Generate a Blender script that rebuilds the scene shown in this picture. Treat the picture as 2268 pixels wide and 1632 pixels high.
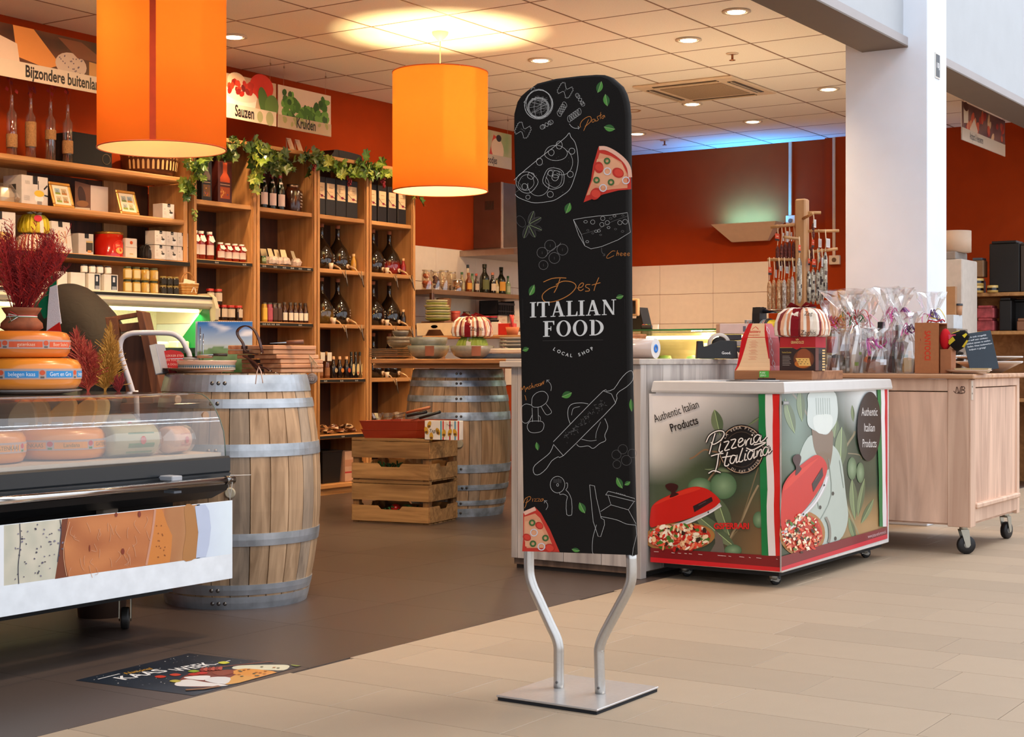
import bpy, math, random
from mathutils import Vector, Matrix, noise
rnd = random.Random(7)
PI = math.pi
C = bpy.context.scene.collection
for o in list(bpy.data.objects): bpy.data.objects.remove(o)

# ---------------- camera, world, sun, exposure ----------------
F, CX, HY, H = 3388.0, 1134.0, 800.0, 1.0          # focal length in pixels of the 2268 px frame, horizon row, eye height (m)
ANG = math.radians(33.4)
SA, CA = math.sin(ANG), math.cos(ANG)               # view axis = (CA, SA, 0), image right = (SA, -CA, 0)
cam = bpy.data.cameras.new('camera'); co = bpy.data.objects.new('camera', cam); C.objects.link(co)
cam.sensor_width = 36; cam.lens = 36 * F / 2268; cam.shift_y = -16 / 2268; cam.clip_start = .05
co.location = (0, 0, H)
co.rotation_euler = Vector((CA, SA, 0)).to_track_quat('-Z', 'Y').to_euler()
sc = bpy.context.scene; sc.camera = co
sc.view_settings.view_transform = 'Standard'; sc.view_settings.look = 'None'
sc.view_settings.exposure = 0.0; sc.view_settings.gamma = 1; sc.view_settings.use_curve_mapping = False
w = bpy.data.worlds.new('hall_daylight'); sc.world = w; w.use_nodes = True
bg = w.node_tree.nodes['Background']; bg.inputs[0].default_value = (.88, .92, 1, 1); bg.inputs[1].default_value = 1.6
def light(kind, name, loc, energy, color, tgt=None, **kw):
    l = bpy.data.lights.new(name, kind); l.energy = energy; l.color = color
    for k, v in kw.items(): setattr(l, k, v)
    o = bpy.data.objects.new(name, l); o.location = loc; C.objects.link(o)
    if tgt is not None: o.rotation_euler = (Vector(tgt) - Vector(loc)).to_track_quat('-Z', 'Y').to_euler()
    return o
light('SUN', 'skylight_sun', (4, -3, 8), 1.3, (1, .93, .84), tgt=(4 - .46*3, -3 + .25*3, 8 - .86*3), angle=math.radians(22))

# ---------------- pixel -> place helpers (real distances come from the plane given) ----------------
def _t(px): return (px - CX) / F
def PD(px, py, d):
    t = _t(px); return Vector((CA*d + SA*t*d, SA*d - CA*t*d, H + (HY - py) * d / F))
def PY(px, py, y): return PD(px, py, y / (SA - CA*_t(px)))
def PX(px, py, x): return PD(px, py, x / (CA + SA*_t(px)))
def PZ(px, py, z): return PD(px, py, (z - H) * F / (HY - py))
def XY(px, y): return PY(px, 800, y).x
def YX(px, x): return PX(px, 800, x).y

# ---------------- colours and materials ----------------
def lin(h):
    if not isinstance(h, str): return tuple(h)[:3]
    h = h.lstrip('#')
    if len(h) == 3: h = ''.join(q*2 for q in h)
    return tuple(((int(h[i:i+2], 16)/255 + .055)/1.055)**2.4 if int(h[i:i+2], 16) > 10 else int(h[i:i+2], 16)/3294 for i in (0, 2, 4))
MC = {}
def nodes(name):
    m = bpy.data.materials.new(name); m.use_nodes = True; return m, m.node_tree, m.node_tree.nodes['Principled BSDF']
def V(rough=.5, metal=0., var=.12, scale=18, bump=0., spec=.5, sub=0., coat=0.):
    """shared material: colour from the mesh's own colour attribute, with fine procedural variation"""
    k = ('V', rough, metal, var, scale, bump, spec, sub, coat)
    if k in MC: return MC[k]
    m, nt, b = nodes('paint_%d' % len(MC)); L = nt.links.new
    a = nt.nodes.new('ShaderNodeAttribute'); a.attribute_name = 'Col'
    tc = nt.nodes.new('ShaderNodeTexCoord'); n = nt.nodes.new('ShaderNodeTexNoise'); n.inputs['Scale'].default_value = scale; n.inputs['Detail'].default_value = 4
    L(tc.outputs['Object'], n.inputs['Vector'])
    mr = nt.nodes.new('ShaderNodeMapRange'); mr.inputs[1].default_value = .3; mr.inputs[2].default_value = .7; mr.inputs[3].default_value = 1 - var; mr.inputs[4].default_value = 1 + var * .6
    L(n.outputs[0], mr.inputs[0])
    x = nt.nodes.new('ShaderNodeMixRGB'); x.blend_type = 'MULTIPLY'; x.inputs[0].default_value = 1
    L(a.outputs['Color'], x.inputs[1]); L(mr.outputs[0], x.inputs[2]); L(x.outputs[0], b.inputs['Base Color'])
    b.inputs['Roughness'].default_value = rough; b.inputs['Metallic'].default_value = metal; b.inputs['Specular IOR Level'].default_value = spec
    if coat: b.inputs['Coat Weight'].default_value = coat
    if bump:
        bp = nt.nodes.new('ShaderNodeBump'); bp.inputs['Strength'].default_value = bump; bp.inputs['Distance'].default_value = .01
        L(n.outputs[0], bp.inputs['Height']); L(bp.outputs[0], b.inputs['Normal'])
    MC[k] = m; return m
def WOOD(c1, c2, axis=0, rough=.6, scale=6., fine=1., name='wood'):
    k = ('W', c1, c2, axis, rough, scale)
    if k in MC: return MC[k]
    m, nt, b = nodes(name); L = nt.links.new
    tc = nt.nodes.new('ShaderNodeTexCoord'); mp = nt.nodes.new('ShaderNodeMapping')
    s = [scale*4]*3; s[axis] = scale*.35; mp.inputs['Scale'].default_value = s
    oi = nt.nodes.new('ShaderNodeObjectInfo'); ad = nt.nodes.new('ShaderNodeVectorMath'); ad.operation = 'ADD'
    mu = nt.nodes.new('ShaderNodeMath'); mu.operation = 'MULTIPLY'; mu.inputs[1].default_value = 9
    L(oi.outputs['Random'], mu.inputs[0]); L(tc.outputs['Object'], ad.inputs[0]); L(mu.outputs[0], ad.inputs[1]); L(ad.outputs[0], mp.inputs['Vector'])
    n = nt.nodes.new('ShaderNodeTexNoise'); n.inputs['Scale'].default_value = 1; n.inputs['Detail'].default_value = 6; n.inputs['Distortion'].default_value = 1.2
    L(mp.outputs[0], n.inputs['Vector'])
    r = nt.nodes.new('ShaderNodeValToRGB'); r.color_ramp.elements[0].position = .3; r.color_ramp.elements[1].position = .66
    r.color_ramp.elements[0].color = (*lin(c1), 1); r.color_ramp.elements[1].color = (*lin(c2), 1)
    L(n.outputs[0], r.inputs[0])
    mr = nt.nodes.new('ShaderNodeMapRange'); mr.inputs[3].default_value = .82; mr.inputs[4].default_value = 1.12; L(oi.outputs['Random'], mr.inputs[0])
    x = nt.nodes.new('ShaderNodeMixRGB'); x.blend_type = 'MULTIPLY'; x.inputs[0].default_value = 1
    L(r.outputs[0], x.inputs[1]); L(mr.outputs[0], x.inputs[2]); L(x.outputs[0], b.inputs['Base Color'])
    b.inputs['Roughness'].default_value = rough
    bp = nt.nodes.new('ShaderNodeBump'); bp.inputs['Strength'].default_value = .25; bp.inputs['Distance'].default_value = .004
    L(n.outputs[0], bp.inputs['Height']); L(bp.outputs[0], b.inputs['Normal'])
    MC[k] = m; return m
def GLASS(c='#ffffff', rough=.03, alpha=.16, thin=True, name='clear_glass'):
    """thin clear sheet: mostly see-through with a glossy skin"""
    k = ('G', c, rough, alpha)
    if k in MC: return MC[k]
    m, nt, b = nodes(name); L = nt.links.new; out = nt.nodes['Material Output']
    tr = nt.nodes.new('ShaderNodeBsdfTransparent'); tr.inputs[0].default_value = (*lin(c), 1)
    b.inputs['Base Color'].default_value = (*lin(c), 1); b.inputs['Roughness'].default_value = rough
    lw = nt.nodes.new('ShaderNodeLayerWeight'); pw = nt.nodes.new('ShaderNodeMath'); pw.operation = 'POWER'; pw.inputs[1].default_value = 4; L(lw.outputs['Facing'], pw.inputs[0]); fr = nt.nodes.new('ShaderNodeMath'); fr.operation = 'MULTIPLY'; fr.inputs[1].default_value = .7; L(pw.outputs[0], fr.inputs[0])
    ad = nt.nodes.new('ShaderNodeMath'); ad.operation = 'ADD'; ad.inputs[1].default_value = alpha; ad.use_clamp = True
    L(fr.outputs[0], ad.inputs[0])
    g = nt.nodes.new('ShaderNodeBsdfGlossy'); g.inputs['Roughness'].default_value = rough
    mg = nt.nodes.new('ShaderNodeMixShader'); mg.inputs[0].default_value = .12; L(g.outputs[0], mg.inputs[1]); L(b.outputs[0], mg.inputs[2])
    mx = nt.nodes.new('ShaderNodeMixShader'); L(ad.outputs[0], mx.inputs[0]); L(tr.outputs[0], mx.inputs[1]); L(mg.outputs[0], mx.inputs[2]); L(mx.outputs[0], out.inputs[0])
    nz = nt.nodes.new('ShaderNodeTexNoise'); nz.inputs['Scale'].default_value = 30; bp = nt.nodes.new('ShaderNodeBump'); bp.inputs['Strength'].default_value = .02
    L(nz.outputs[0], bp.inputs['Height']); L(bp.outputs[0], g.inputs['Normal'])
    MC[k] = m; return m
def EMIT(c, s, name='glow'):
    k = ('E', c, s)
    if k in MC: return MC[k]
    m, nt, b = nodes(name); b.inputs['Base Color'].default_value = (*lin(c), 1); b.inputs['Emission Color'].default_value = (*lin(c), 1); b.inputs['Emission Strength'].default_value = s
    MC[k] = m; return m
MATTE, SATIN, GLOSS = V(.8, var=.1), V(.5, var=.08), V(.18, var=.05, coat=.3)
STEEL, CHROME = V(.35, 1., var=.06, scale=40), V(.12, 1., var=.02)
ROUGHM = V(.9, var=.25, scale=30, bump=.4)
PRINT, PRINTG = V(.7, var=.03), V(.3, var=.02, coat=.3)
FABRIC = V(.95, var=.1, scale=300, bump=.15, spec=.2)

# ---------------- mesh builder ----------------
class B:
    def __init__(s): s.v, s.f, s.c, s.sm = [], [], [], []
    def add(s, vs, fs, c='#888888', smooth=False):
        n = len(s.v); s.v += [tuple(v) for v in vs]
        cols = None
        if isinstance(c, list): cols = [lin(q) for q in c]           # one colour per vertex
        else: c = lin(c)
        for f in fs:
            s.f.append([n+i for i in f]); s.c.append([cols[i] for i in f] if cols else c); s.sm.append(smooth)
        return s
    def box(s, x0, y0, z0, x1, y1, z1, c='#888888'):
        vs = [(x, y, z) for z in (z0, z1) for y in (y0, y1) for x in (x0, x1)]
        return s.add(vs, [(0,2,3,1),(4,5,7,6),(0,1,5,4),(2,6,7,3),(0,4,6,2),(1,3,7,5)], c)
    def cbox(s, x0, y0, z0, x1, y1, z1, c='#888888', b=.004):
        """box with chamfered edges"""
        vs = []
        for sx in (0, 1):
            for sy in (0, 1):
                for sz in (0, 1):
                    X, Y, Z = (x0, x1)[sx], (y0, y1)[sy], (z0, z1)[sz]; bx, by, bz = b*(1-2*sx), b*(1-2*sy), b*(1-2*sz)
                    vs += [(X, Y+by, Z+bz), (X+bx, Y, Z+bz), (X+bx, Y+by, Z)]
        def i(a, b_, c_, k): return (a*4 + b_*2 + c_)*3 + k
        fs = [(i(0,0,0,0), i(0,0,1,0), i(0,1,1,0), i(0,1,0,0)), (i(1,0,0,0), i(1,1,0,0), i(1,1,1,0), i(1,0,1,0)),
              (i(0,0,0,1), i(1,0,0,1), i(1,0,1,1), i(0,0,1,1)), (i(0,1,0,1), i(0,1,1,1), i(1,1,1,1), i(1,1,0,1)),
              (i(0,0,0,2), i(0,1,0,2), i(1,1,0,2), i(1,0,0,2)), (i(0,0,1,2), i(1,0,1,2), i(1,1,1,2), i(0,1,1,2))]
        for a in (0, 1):
            for b_ in (0, 1):
                e = (i(a,b_,0,0), i(a,b_,1,0), i(a,b_,1,1), i(a,b_,0,1)); fs.append(e if a != b_ else e[::-1])
                e = (i(a,0,b_,0), i(a,1,b_,0), i(a,1,b_,2), i(a,0,b_,2)); fs.append(e if a == b_ else e[::-1])
                e = (i(0,a,b_,1), i(1,a,b_,1), i(1,a,b_,2), i(0,a,b_,2)); fs.append(e if a != b_ else e[::-1])
                for c_ in (0, 1):
                    e = (i(a,b_,c_,0), i(a,b_,c_,1), i(a,b_,c_,2)); fs.append(e if (a+b_+c_) % 2 else e[::-1])
        return s.add(vs, fs, c)
    def lathe(s, prof, n=20, o=(0,0,0), c='#888888', smooth=True, sx=1., sy=1., cap=True, axis='z', a0=0, a1=2*PI):
        full = abs(a1 - a0 - 2*PI) < 1e-6; m = n if full else n+1
        vs = []
        for r, z in prof:
            for k in range(m):
                a = a0 + (a1-a0)*k/n; p = (r*math.cos(a)*sx, r*math.sin(a)*sy, z)
                if axis == 'x': p = (p[2], p[0], p[1])
                if axis == 'y': p = (p[0], p[2], p[1])
                vs.append((p[0]+o[0], p[1]+o[1], p[2]+o[2]))
        fs = []
        for j in range(len(prof)-1):
            for k in range(n):
                k2 = (k+1) % m; fs.append((j*m+k, j*m+k2, (j+1)*m+k2, (j+1)*m+k))
        if axis == 'y': fs = [f[::-1] for f in fs]
        if isinstance(c, list): c = [q for q in c for _ in range(m)]
        s.add(vs, fs, c, smooth)
        if cap and full:
            cc = c if not isinstance(c, list) else None
            for j in (0, len(prof)-1):
                if prof[j][0] > 1e-5:
                    ring = [vs[j*m+k] for k in range(m)]
                    s.add(ring, [tuple(range(m)) if (j != 0) ^ (axis == 'y') else tuple(range(m))[::-1]], cc if cc else c[j*m])
        return s
    def tube(s, pts, r=.01, n=8, c='#888888', cap=True, flat=None):
        """swept round (or flat) bar along 3-D points; r may be a list"""
        pts = [Vector(p) for p in pts]; m = len(pts); rs = r if isinstance(r, (list, tuple)) else [r]*m
        vs = []; up = None
        for i, p in enumerate(pts):
            t = (pts[min(i+1, m-1)] - pts[max(i-1, 0)]).normalized()
            if up is None: up = Vector((0,0,1)) if abs(t.z) < .9 else Vector((1,0,0))
            u = t.cross(up).normalized(); up = u.cross(t).normalized()
            for k in range(n):
                a = 2*PI*k/n + (PI/n if flat else 0); q = p + u*math.cos(a)*rs[i]*(flat[0] if flat else 1) + up*math.sin(a)*rs[i]*(flat[1] if flat else 1); vs.append(q)
        fs = [(j*n+k, j*n+(k+1) % n, (j+1)*n+(k+1) % n, (j+1)*n+k) for j in range(m-1) for k in range(n)]
        if cap: fs += [tuple(range(n))[::-1], tuple(range((m-1)*n, m*n))]
        return s.add(vs, fs, c, n > 4)
    def ball(s, o, r, n=10, c='#888888', sc=(1,1,1)):
        prof = [(math.sin(PI*j/(n//2+1)), -math.cos(PI*j/(n//2+1))) for j in range(n//2+2)]; prof[0] = (1e-4, -1); prof[-1] = (1e-4, 1)
        b = B().lathe([(a*r, z*r) for a, z in prof], n, c=c, cap=False)
        b.v = [(x*sc[0]+o[0], y*sc[1]+o[1], z*sc[2]+o[2]) for x, y, z in b.v]; return s.join(b)
    def join(s, b, M=None):
        n = len(s.v); s.v += [tuple(M @ Vector(v)) for v in b.v] if M else b.v
        s.f += [[n+i for i in f] for f in b.f]; s.c += b.c; s.sm += b.sm; return s
    def xf(s, loc=(0,0,0), rz=0, rx=0, ry=0, sc=1):
        M = Matrix.Translation(loc) @ Matrix.Rotation(rz, 4, 'Z') @ Matrix.Rotation(ry, 4, 'Y') @ Matrix.Rotation(rx, 4, 'X') @ Matrix.Diagonal(((sc,)*3 if not isinstance(sc, tuple) else sc) + (1,))
        s.v = [tuple(M @ Vector(v)) for v in s.v]; return s
    def prism(s, poly, y0, y1, c='#888888'):
        """outline in x,z pulled along y"""
        n = len(poly); a = sum(poly[i][0]*poly[(i+1) % n][1]-poly[(i+1) % n][0]*poly[i][1] for i in range(n))
        if a < 0: poly = poly[::-1]
        vs = [(x, y0, z) for x, z in poly] + [(x, y1, z) for x, z in poly]
        fs = [tuple(range(n)), tuple(range(n, 2*n))[::-1]] + [(i, n+i, n+(i+1) % n, (i+1) % n) for i in range(n)]
        return s.add(vs, fs, c)
    def mesh(s, name='mesh'):
        me = bpy.data.meshes.new(name); me.from_pydata(s.v, [], s.f)
        col = me.color_attributes.new('Col', 'FLOAT_COLOR', 'CORNER'); buf = []
        for f, c in zip(s.f, s.c):
            if isinstance(c, list): 
                for q in c: buf += [*q, 1]
            else: buf += [*c, 1]*len(f)
        col.data.foreach_set('color', buf)
        me.polygons.foreach_set('use_smooth', s.sm); me.update(); return me

KW = ('label', 'category', 'group', 'kind')
def obj(name, b, m=None, parent=None, loc=(0,0,0), rz=0, label=None, kind=None, rot=None, bev=0):
    me = b.mesh(name) if isinstance(b, B) else b
    o = bpy.data.objects.new(name, me); C.objects.link(o); o.location = loc; o.rotation_euler = rot or (0, 0, rz)
    if m is not None and not me.materials:
        for q in (m if isinstance(m, (list, tuple)) else [m]): me.materials.append(q)
    if parent: o.parent = parent
    if label: o['label'] = label
    if kind: o['kind'] = kind
    if bev:
        md = o.modifiers.new('bevel', 'BEVEL'); md.width = bev; md.segments = 2; md.limit_method = 'ANGLE'
    return o
def tag(o, label, cat, group=None, kind=None):
    o['label'] = label; o['category'] = cat
    if group: o['group'] = group
    if kind: o['kind'] = kind
    return o
def thing(name, label, cat, loc=(0,0,0), rz=0, group=None, rot=None):
    o = bpy.data.objects.new(name, None); C.objects.link(o); o.location = loc; o.rotation_euler = rot or (0, 0, rz); o.empty_display_size = .05
    return tag(o, label, cat, group)
def one(name, label, cat, b, m, loc=(0,0,0), rz=0, group=None, rot=None, bev=0):
    return tag(obj(name, b, m, None, loc, rz, rot=rot, bev=bev), label, cat, group)
def struct(name, b, m, parent=None, loc=(0,0,0), bev=0):
    o = obj(name, b, m, parent, loc, bev=bev)
    if not parent: o['kind'] = 'structure'
    return o
def dup(root, loc, rz=0, label=None, group=None, sc=None, rot=None):
    r = root.copy(); C.objects.link(r); r.location = loc; r.rotation_euler = rot or (0, 0, rz)
    if sc: r.scale = (sc,)*3 if not isinstance(sc, tuple) else sc
    if label: r['label'] = label
    if group: r['group'] = group
    def rec(a, b):
        for ch in list(a.children):
            c = ch.copy(); C.objects.link(c); c.parent = b; rec(ch, c)
    rec(root, r); return r

# ---------------- flat print: coloured shapes on a surface ----------------
def smoothline(p, k=5, closed=False):
    n = len(p); out = []
    rng = range(n if closed else n-1)
    for i in rng:
        a, b, c, d = (p[(i-1) % n] if closed or i else p[0]), p[i], p[(i+1) % n], (p[(i+2) % n] if closed or i+2 < n else p[-1])
        for j in range(k):
            t = j/k; out.append(tuple(.5*((2*b[q])+(-a[q]+c[q])*t+(2*a[q]-5*b[q]+4*c[q]-d[q])*t*t+(-a[q]+3*b[q]-3*c[q]+d[q])*t**3) for q in range(len(b))))
    if not closed: out.append(tuple(p[-1]))
    return out
TXT = {}
def textmesh(s, bold=0):
    if (s, bold) not in TXT:
        cu = bpy.data.curves.new('lettering', 'FONT'); cu.body = s; cu.size = 1; cu.resolution_u = 3; cu.offset = bold; cu.fill_mode = 'FRONT'
        o = bpy.data.objects.new('lettering', cu); me = o.to_mesh()
        TXT[s, bold] = ([tuple(v.co)[:2] for v in me.vertices], [tuple(p.vertices) for p in me.polygons])
        o.to_mesh_clear(); bpy.data.objects.remove(o); bpy.data.curves.remove(cu)
    return TXT[s, bold]
class Art(B):
    """2-D drawing (x right, y up) laid on a plane: point = o + x*u + y*v + layer*n"""
    def __init__(s, o=(0,0,0), u=(1,0,0), v=(0,0,1), n=(0,-1,0), step=.0003, warp=None):
        super().__init__(); s.o, s.u, s.w, s.n = map(Vector, (o, u, v, n)); s.step = step; s.k = 1; s.warp = warp; s.fy = 1; s.mc = 0
    def up(s, k=1): s.k += k; return s
    def pt(s, x, y):
        k = (s.k+s.mc*.07)*s.step
        return s.warp(x, y, k) if s.warp else s.o + s.u*x + s.w*y + s.n*k
    def poly(s, pts, c):
        s.mc = (s.mc+1) % 13; n = len(pts); a = sum(pts[i][0]*pts[(i+1) % n][1]-pts[(i+1) % n][0]*pts[i][1] for i in range(n))
        if a < 0: pts = pts[::-1]; c = c[::-1] if isinstance(c, list) else c
        s.add([s.pt(*p) for p in pts], [tuple(range(n))], c); return s
    def rect(s, x0, y0, x1, y1, c): return s.poly([(x0,y0),(x1,y0),(x1,y1),(x0,y1)], c)
    def ell(s, x, y, rx, ry=None, c='#000000', a=0, n=20, c2=None):
        s.mc = (s.mc+1) % 13; ry = ry or rx; ca, sa = math.cos(a), math.sin(a)
        P = [(x+rx*math.cos(t)*ca-ry*math.sin(t)*sa, y+rx*math.cos(t)*sa+ry*math.sin(t)*ca) for t in [2*PI*i/n for i in range(n)]]
        if c2:
            s.add([s.pt(x, y)]+[s.pt(*p) for p in P], [(0, i+1, (i+1) % n+1) for i in range(n)], [c]+[c2]*n); return s
        return s.poly(P, c)
    def line(s, pts, w, c, closed=False, sm=0):
        s.mc = (s.mc+1) % 13
        if sm: pts = smoothline(pts, sm, closed)
        n = len(pts); L, R = [], []
        for i, p in enumerate(pts):
            a = pts[(i-1) % n] if closed or i else p; b = pts[(i+1) % n] if closed or i+1 < n else p
            dx, dy = b[0]-a[0], b[1]-a[1]; l = math.hypot(dx, dy) or 1; ww = (w if not isinstance(w, (list, tuple)) else w[0]+(w[1]-w[0])*i/(n-1))/2
            L.append(s.pt(p[0]-dy/l*ww, p[1]+dx/l*ww)); R.append(s.pt(p[0]+dy/l*ww, p[1]-dx/l*ww))
        m = n if closed else n-1
        s.add(L+R, [(n+i, n+(i+1) % n, (i+1) % n, i) for i in range(m)], c); return s
    def circ(s, x, y, r, w, c, ry=None, a=0):
        ry = ry or r; ca, sa = math.cos(a), math.sin(a)
        return s.line([(x+r*math.cos(t)*ca-ry*math.sin(t)*sa, y+r*math.cos(t)*sa+ry*math.sin(t)*ca) for t in [2*PI*i/20 for i in range(20)]], w, c, True)
    def text(s, t, x, y, h, c, wid=None, a=0, shear=0, bold=0, al='l', xs=1):
        vs, fs = textmesh(t, bold)
        if not vs: return s
        x0 = min(v[0] for v in vs); x1 = max(v[0] for v in vs)
        k = h/.72; kx = k*xs if wid is None else wid/(x1-x0); off = {'l': 0, 'c': .5, 'r': 1}[al]*(x1-x0)
        ca, sa = math.cos(a), math.sin(a); P = []
        for vx, vy in vs:
            X = (vx-x0-off)*kx + vy*k*shear; Y = vy*k; P.append(s.pt(x+X*ca-Y*sa, y+s.fy*(X*sa+Y*ca)))
        s.add(P, fs, c); return s
    def grid(s, x0, y0, x1, y1, nx, ny, fn):
        """photo-like printed picture: colour per grid point from fn(u,v)"""
        vs, cs = [], []
        for j in range(ny+1):
            for i in range(nx+1):
                u, v = i/nx, j/ny; vs.append(s.pt(x0+(x1-x0)*u, y0+(y1-y0)*v)); cs.append(fn(u, v))
        s.add(vs, [(j*(nx+1)+i, j*(nx+1)+i+1, (j+1)*(nx+1)+i+1, (j+1)*(nx+1)+i) for j in range(ny) for i in range(nx)], cs); return s
def mix(a, b, t): a, b = lin(a), lin(b); t = max(0, min(1, t)); return tuple(a[i]+(b[i]-a[i])*t for i in range(3))
def N2(x, y, z=0): return noise.noise((x, y, z))

def Pix(plane, val, zx=0, zy=0, zs=1, step=.0003):
    """drawing measured in photo pixels, laid on the real plane x=val or y=val"""
    f = PX if plane == 'x' else PY
    a = Art(step=step, warp=lambda x, y, k: f(zx+x/zs, zy+y/zs, val-k)); a.fy = -1; a.zs = zs; return a
SER = {
 'I': (.42, ['S.21']), 'T': (.80, ['S.40', 'B0,.93,.80,1', 'P0,1,0,.74,.05,.74,.09,.93', 'P.80,1,.80,.74,.75,.74,.71,.93']),
 'L': (.74, ['S.22', 'B.1,0,.74,.07', 'P.74,0,.74,.30,.70,.30,.62,.07']), 'F': (.72, ['S.22', 'B.1,.93,.70,1', 'P.70,1,.70,.74,.66,.74,.60,.93', 'B.3,.48,.52,.55', 'P.52,.38,.52,.66,.48,.66,.46,.38']),
 'A': (.96, ['P.40,1,.52,1,.20,0,.13,0', 'P.38,1,.55,1,.87,0,.65,0', 'B.22,.28,.72,.34', 'B.02,0,.33,.05', 'B.54,0,.96,.05']),
 'N': (.98, ['P.16,0,.23,0,.23,1,.16,1', 'P.06,1,.30,1,.86,0,.72,0', 'P.76,0,.83,0,.83,1,.76,1', 'B.04,0,.35,.05', 'B.66,.95,.96,1']),
 'O': (.90, ['O']), 'D': (.90, ['S.22', 'D'])}
def serifword(a, wd, x0, y0, x1, y1, h, c, gap=.06):
    tot = sum(SER[ch][0] for ch in wd)+gap*(len(wd)-1); dx, dy = (x1-x0)/tot, (y1-y0)/tot; X = 0
    def q(u, v): return (x0+dx*u, y0+dy*u-h*v)
    for ch in wd:
        wch, sh = SER[ch]
        for t in sh:
            n = [float(z) for z in t[1:].split(',')] if len(t) > 1 else []
            if t[0] == 'S': u = n[0]; L = [[u-.1,0,u+.1,0,u+.1,1,u-.1,1],[u-.2,0,u+.2,0,u+.2,.05,u-.2,.05],[u-.2,.95,u+.2,.95,u+.2,1,u-.2,1]]
            elif t[0] == 'B': L = [[n[0],n[1],n[2],n[1],n[2],n[3],n[0],n[3]]]
            elif t[0] == 'P': L = [n]
            else: L = []
            for l in L: a.poly([q(X+l[i], l[i+1]) for i in range(0, len(l), 2)], c)
            if t[0] in 'OD':
                m = 24; o_ = []; i_ = []
                for k in range(m+1 if t[0] == 'D' else m):
                    an = (-PI/2+PI*k/m) if t[0] == 'D' else 2*PI*k/m
                    if t[0] == 'O': o_.append(q(X+.45+.44*math.cos(an), .5+.52*math.sin(an))); i_.append(q(X+.45+.25*math.cos(an), .5+.47*math.sin(an)))
                    else: o_.append(q(X+.3+.58*math.cos(an), .5+.5*math.sin(an))); i_.append(q(X+.3+.38*math.cos(an), .5+.44*math.sin(an)))
                n_ = len(o_); e = n_ if t[0] == 'O' else n_-1
                a.add([a.pt(*p) for p in o_+i_], [(k, (k+1) % n_, n_+(k+1) % n_, n_+k) for k in range(e)], c)
        X += wch+gap
def leafart(a, x, y, l, w, ang, c1='#4f8f3a', c2='#2c5f28'):
    ca, sa = math.cos(ang), math.sin(ang)
    def q(u, v): return (x+u*ca-v*sa, y+u*sa+v*ca)
    top = [q(l*(t-.5), w/2*math.sin(PI*t)**.8) for t in [i/8 for i in range(9)]]; bot = [q(l*(t-.5), -w/2*math.sin(PI*t)**.8) for t in [i/8 for i in range(9)]]
    a.poly(top+[q(l*.5,0)]+[q(-l*.5,0)], c1); a.poly(bot+[q(0,0)], c2); a.up(); a.line([q(-l*.5,0), q(l*.5,0)], w*.04, '#b8d090'); a.k -= 1
def pizzatop(a, x, y, r, n, R, ry=.45, ang=0, seed=1):
    """scattered toppings of a pizza print"""
    cs = ['#c8281c','#e05038','#f2d9b0','#f5e8cc','#b01c14','#d86a4a','#fff4de','#7a3a20','#4a7a2c','#e8b080']
    ca, sa = math.cos(ang), math.sin(ang)
    for i in range(n):
        t = R.uniform(0, 2*PI); q = r*math.sqrt(R.random())
        u, v = q*math.cos(t), q*math.sin(t)*ry
        a.ell(x+u*ca-v*sa, y+u*sa+v*ca, r*R.uniform(.05,.13), r*R.uniform(.03,.07), R.choice(cs), R.uniform(0,3), 8); a.k += 1
    return a
def caster(parent, x, y, zt, r=.035, wd=.022, rz=0, zoff=0, col='#1c1c1e', fork='#8c8c88'):
    """swivel caster hanging below height zt, wheel resting at zoff"""
    cz = zoff+r
    b = B().cbox(-.035,-.035,zt-.006,.035,.035,zt,fork,b=.002).lathe([(.02,zt-.006),(.022,zt-.02),(.018,zt-.026)],14,c=fork)
    for s_ in (-1, 1): b.prism([(-.022,zt-.024),(.022,zt-.024),(.03,cz),(.02,cz-.012),(.006,cz-.01)], s_*wd*.75-.0015, s_*wd*.75+.0015, fork)
    b.box(-.022,-wd*.75,zt-.028,.022,wd*.75,zt-.022,fork)
    f_ = obj('caster', b, STEEL, parent, (x, y, 0), rz)
    wh = B().lathe([(r*.35,-wd*.5),(r*.95,-wd*.5),(r,-wd*.3),(r,wd*.3),(r*.95,wd*.5),(r*.35,wd*.5)], 24, c=col, axis='y').lathe([(r*.12,-wd*.56),(r*.34,-wd*.56),(r*.34,wd*.56),(r*.12,wd*.56)], 14, c='#9a9a98', axis='y')
    obj('wheel', wh, SATIN, f_, (.014, 0, cz)); return f_
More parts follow.
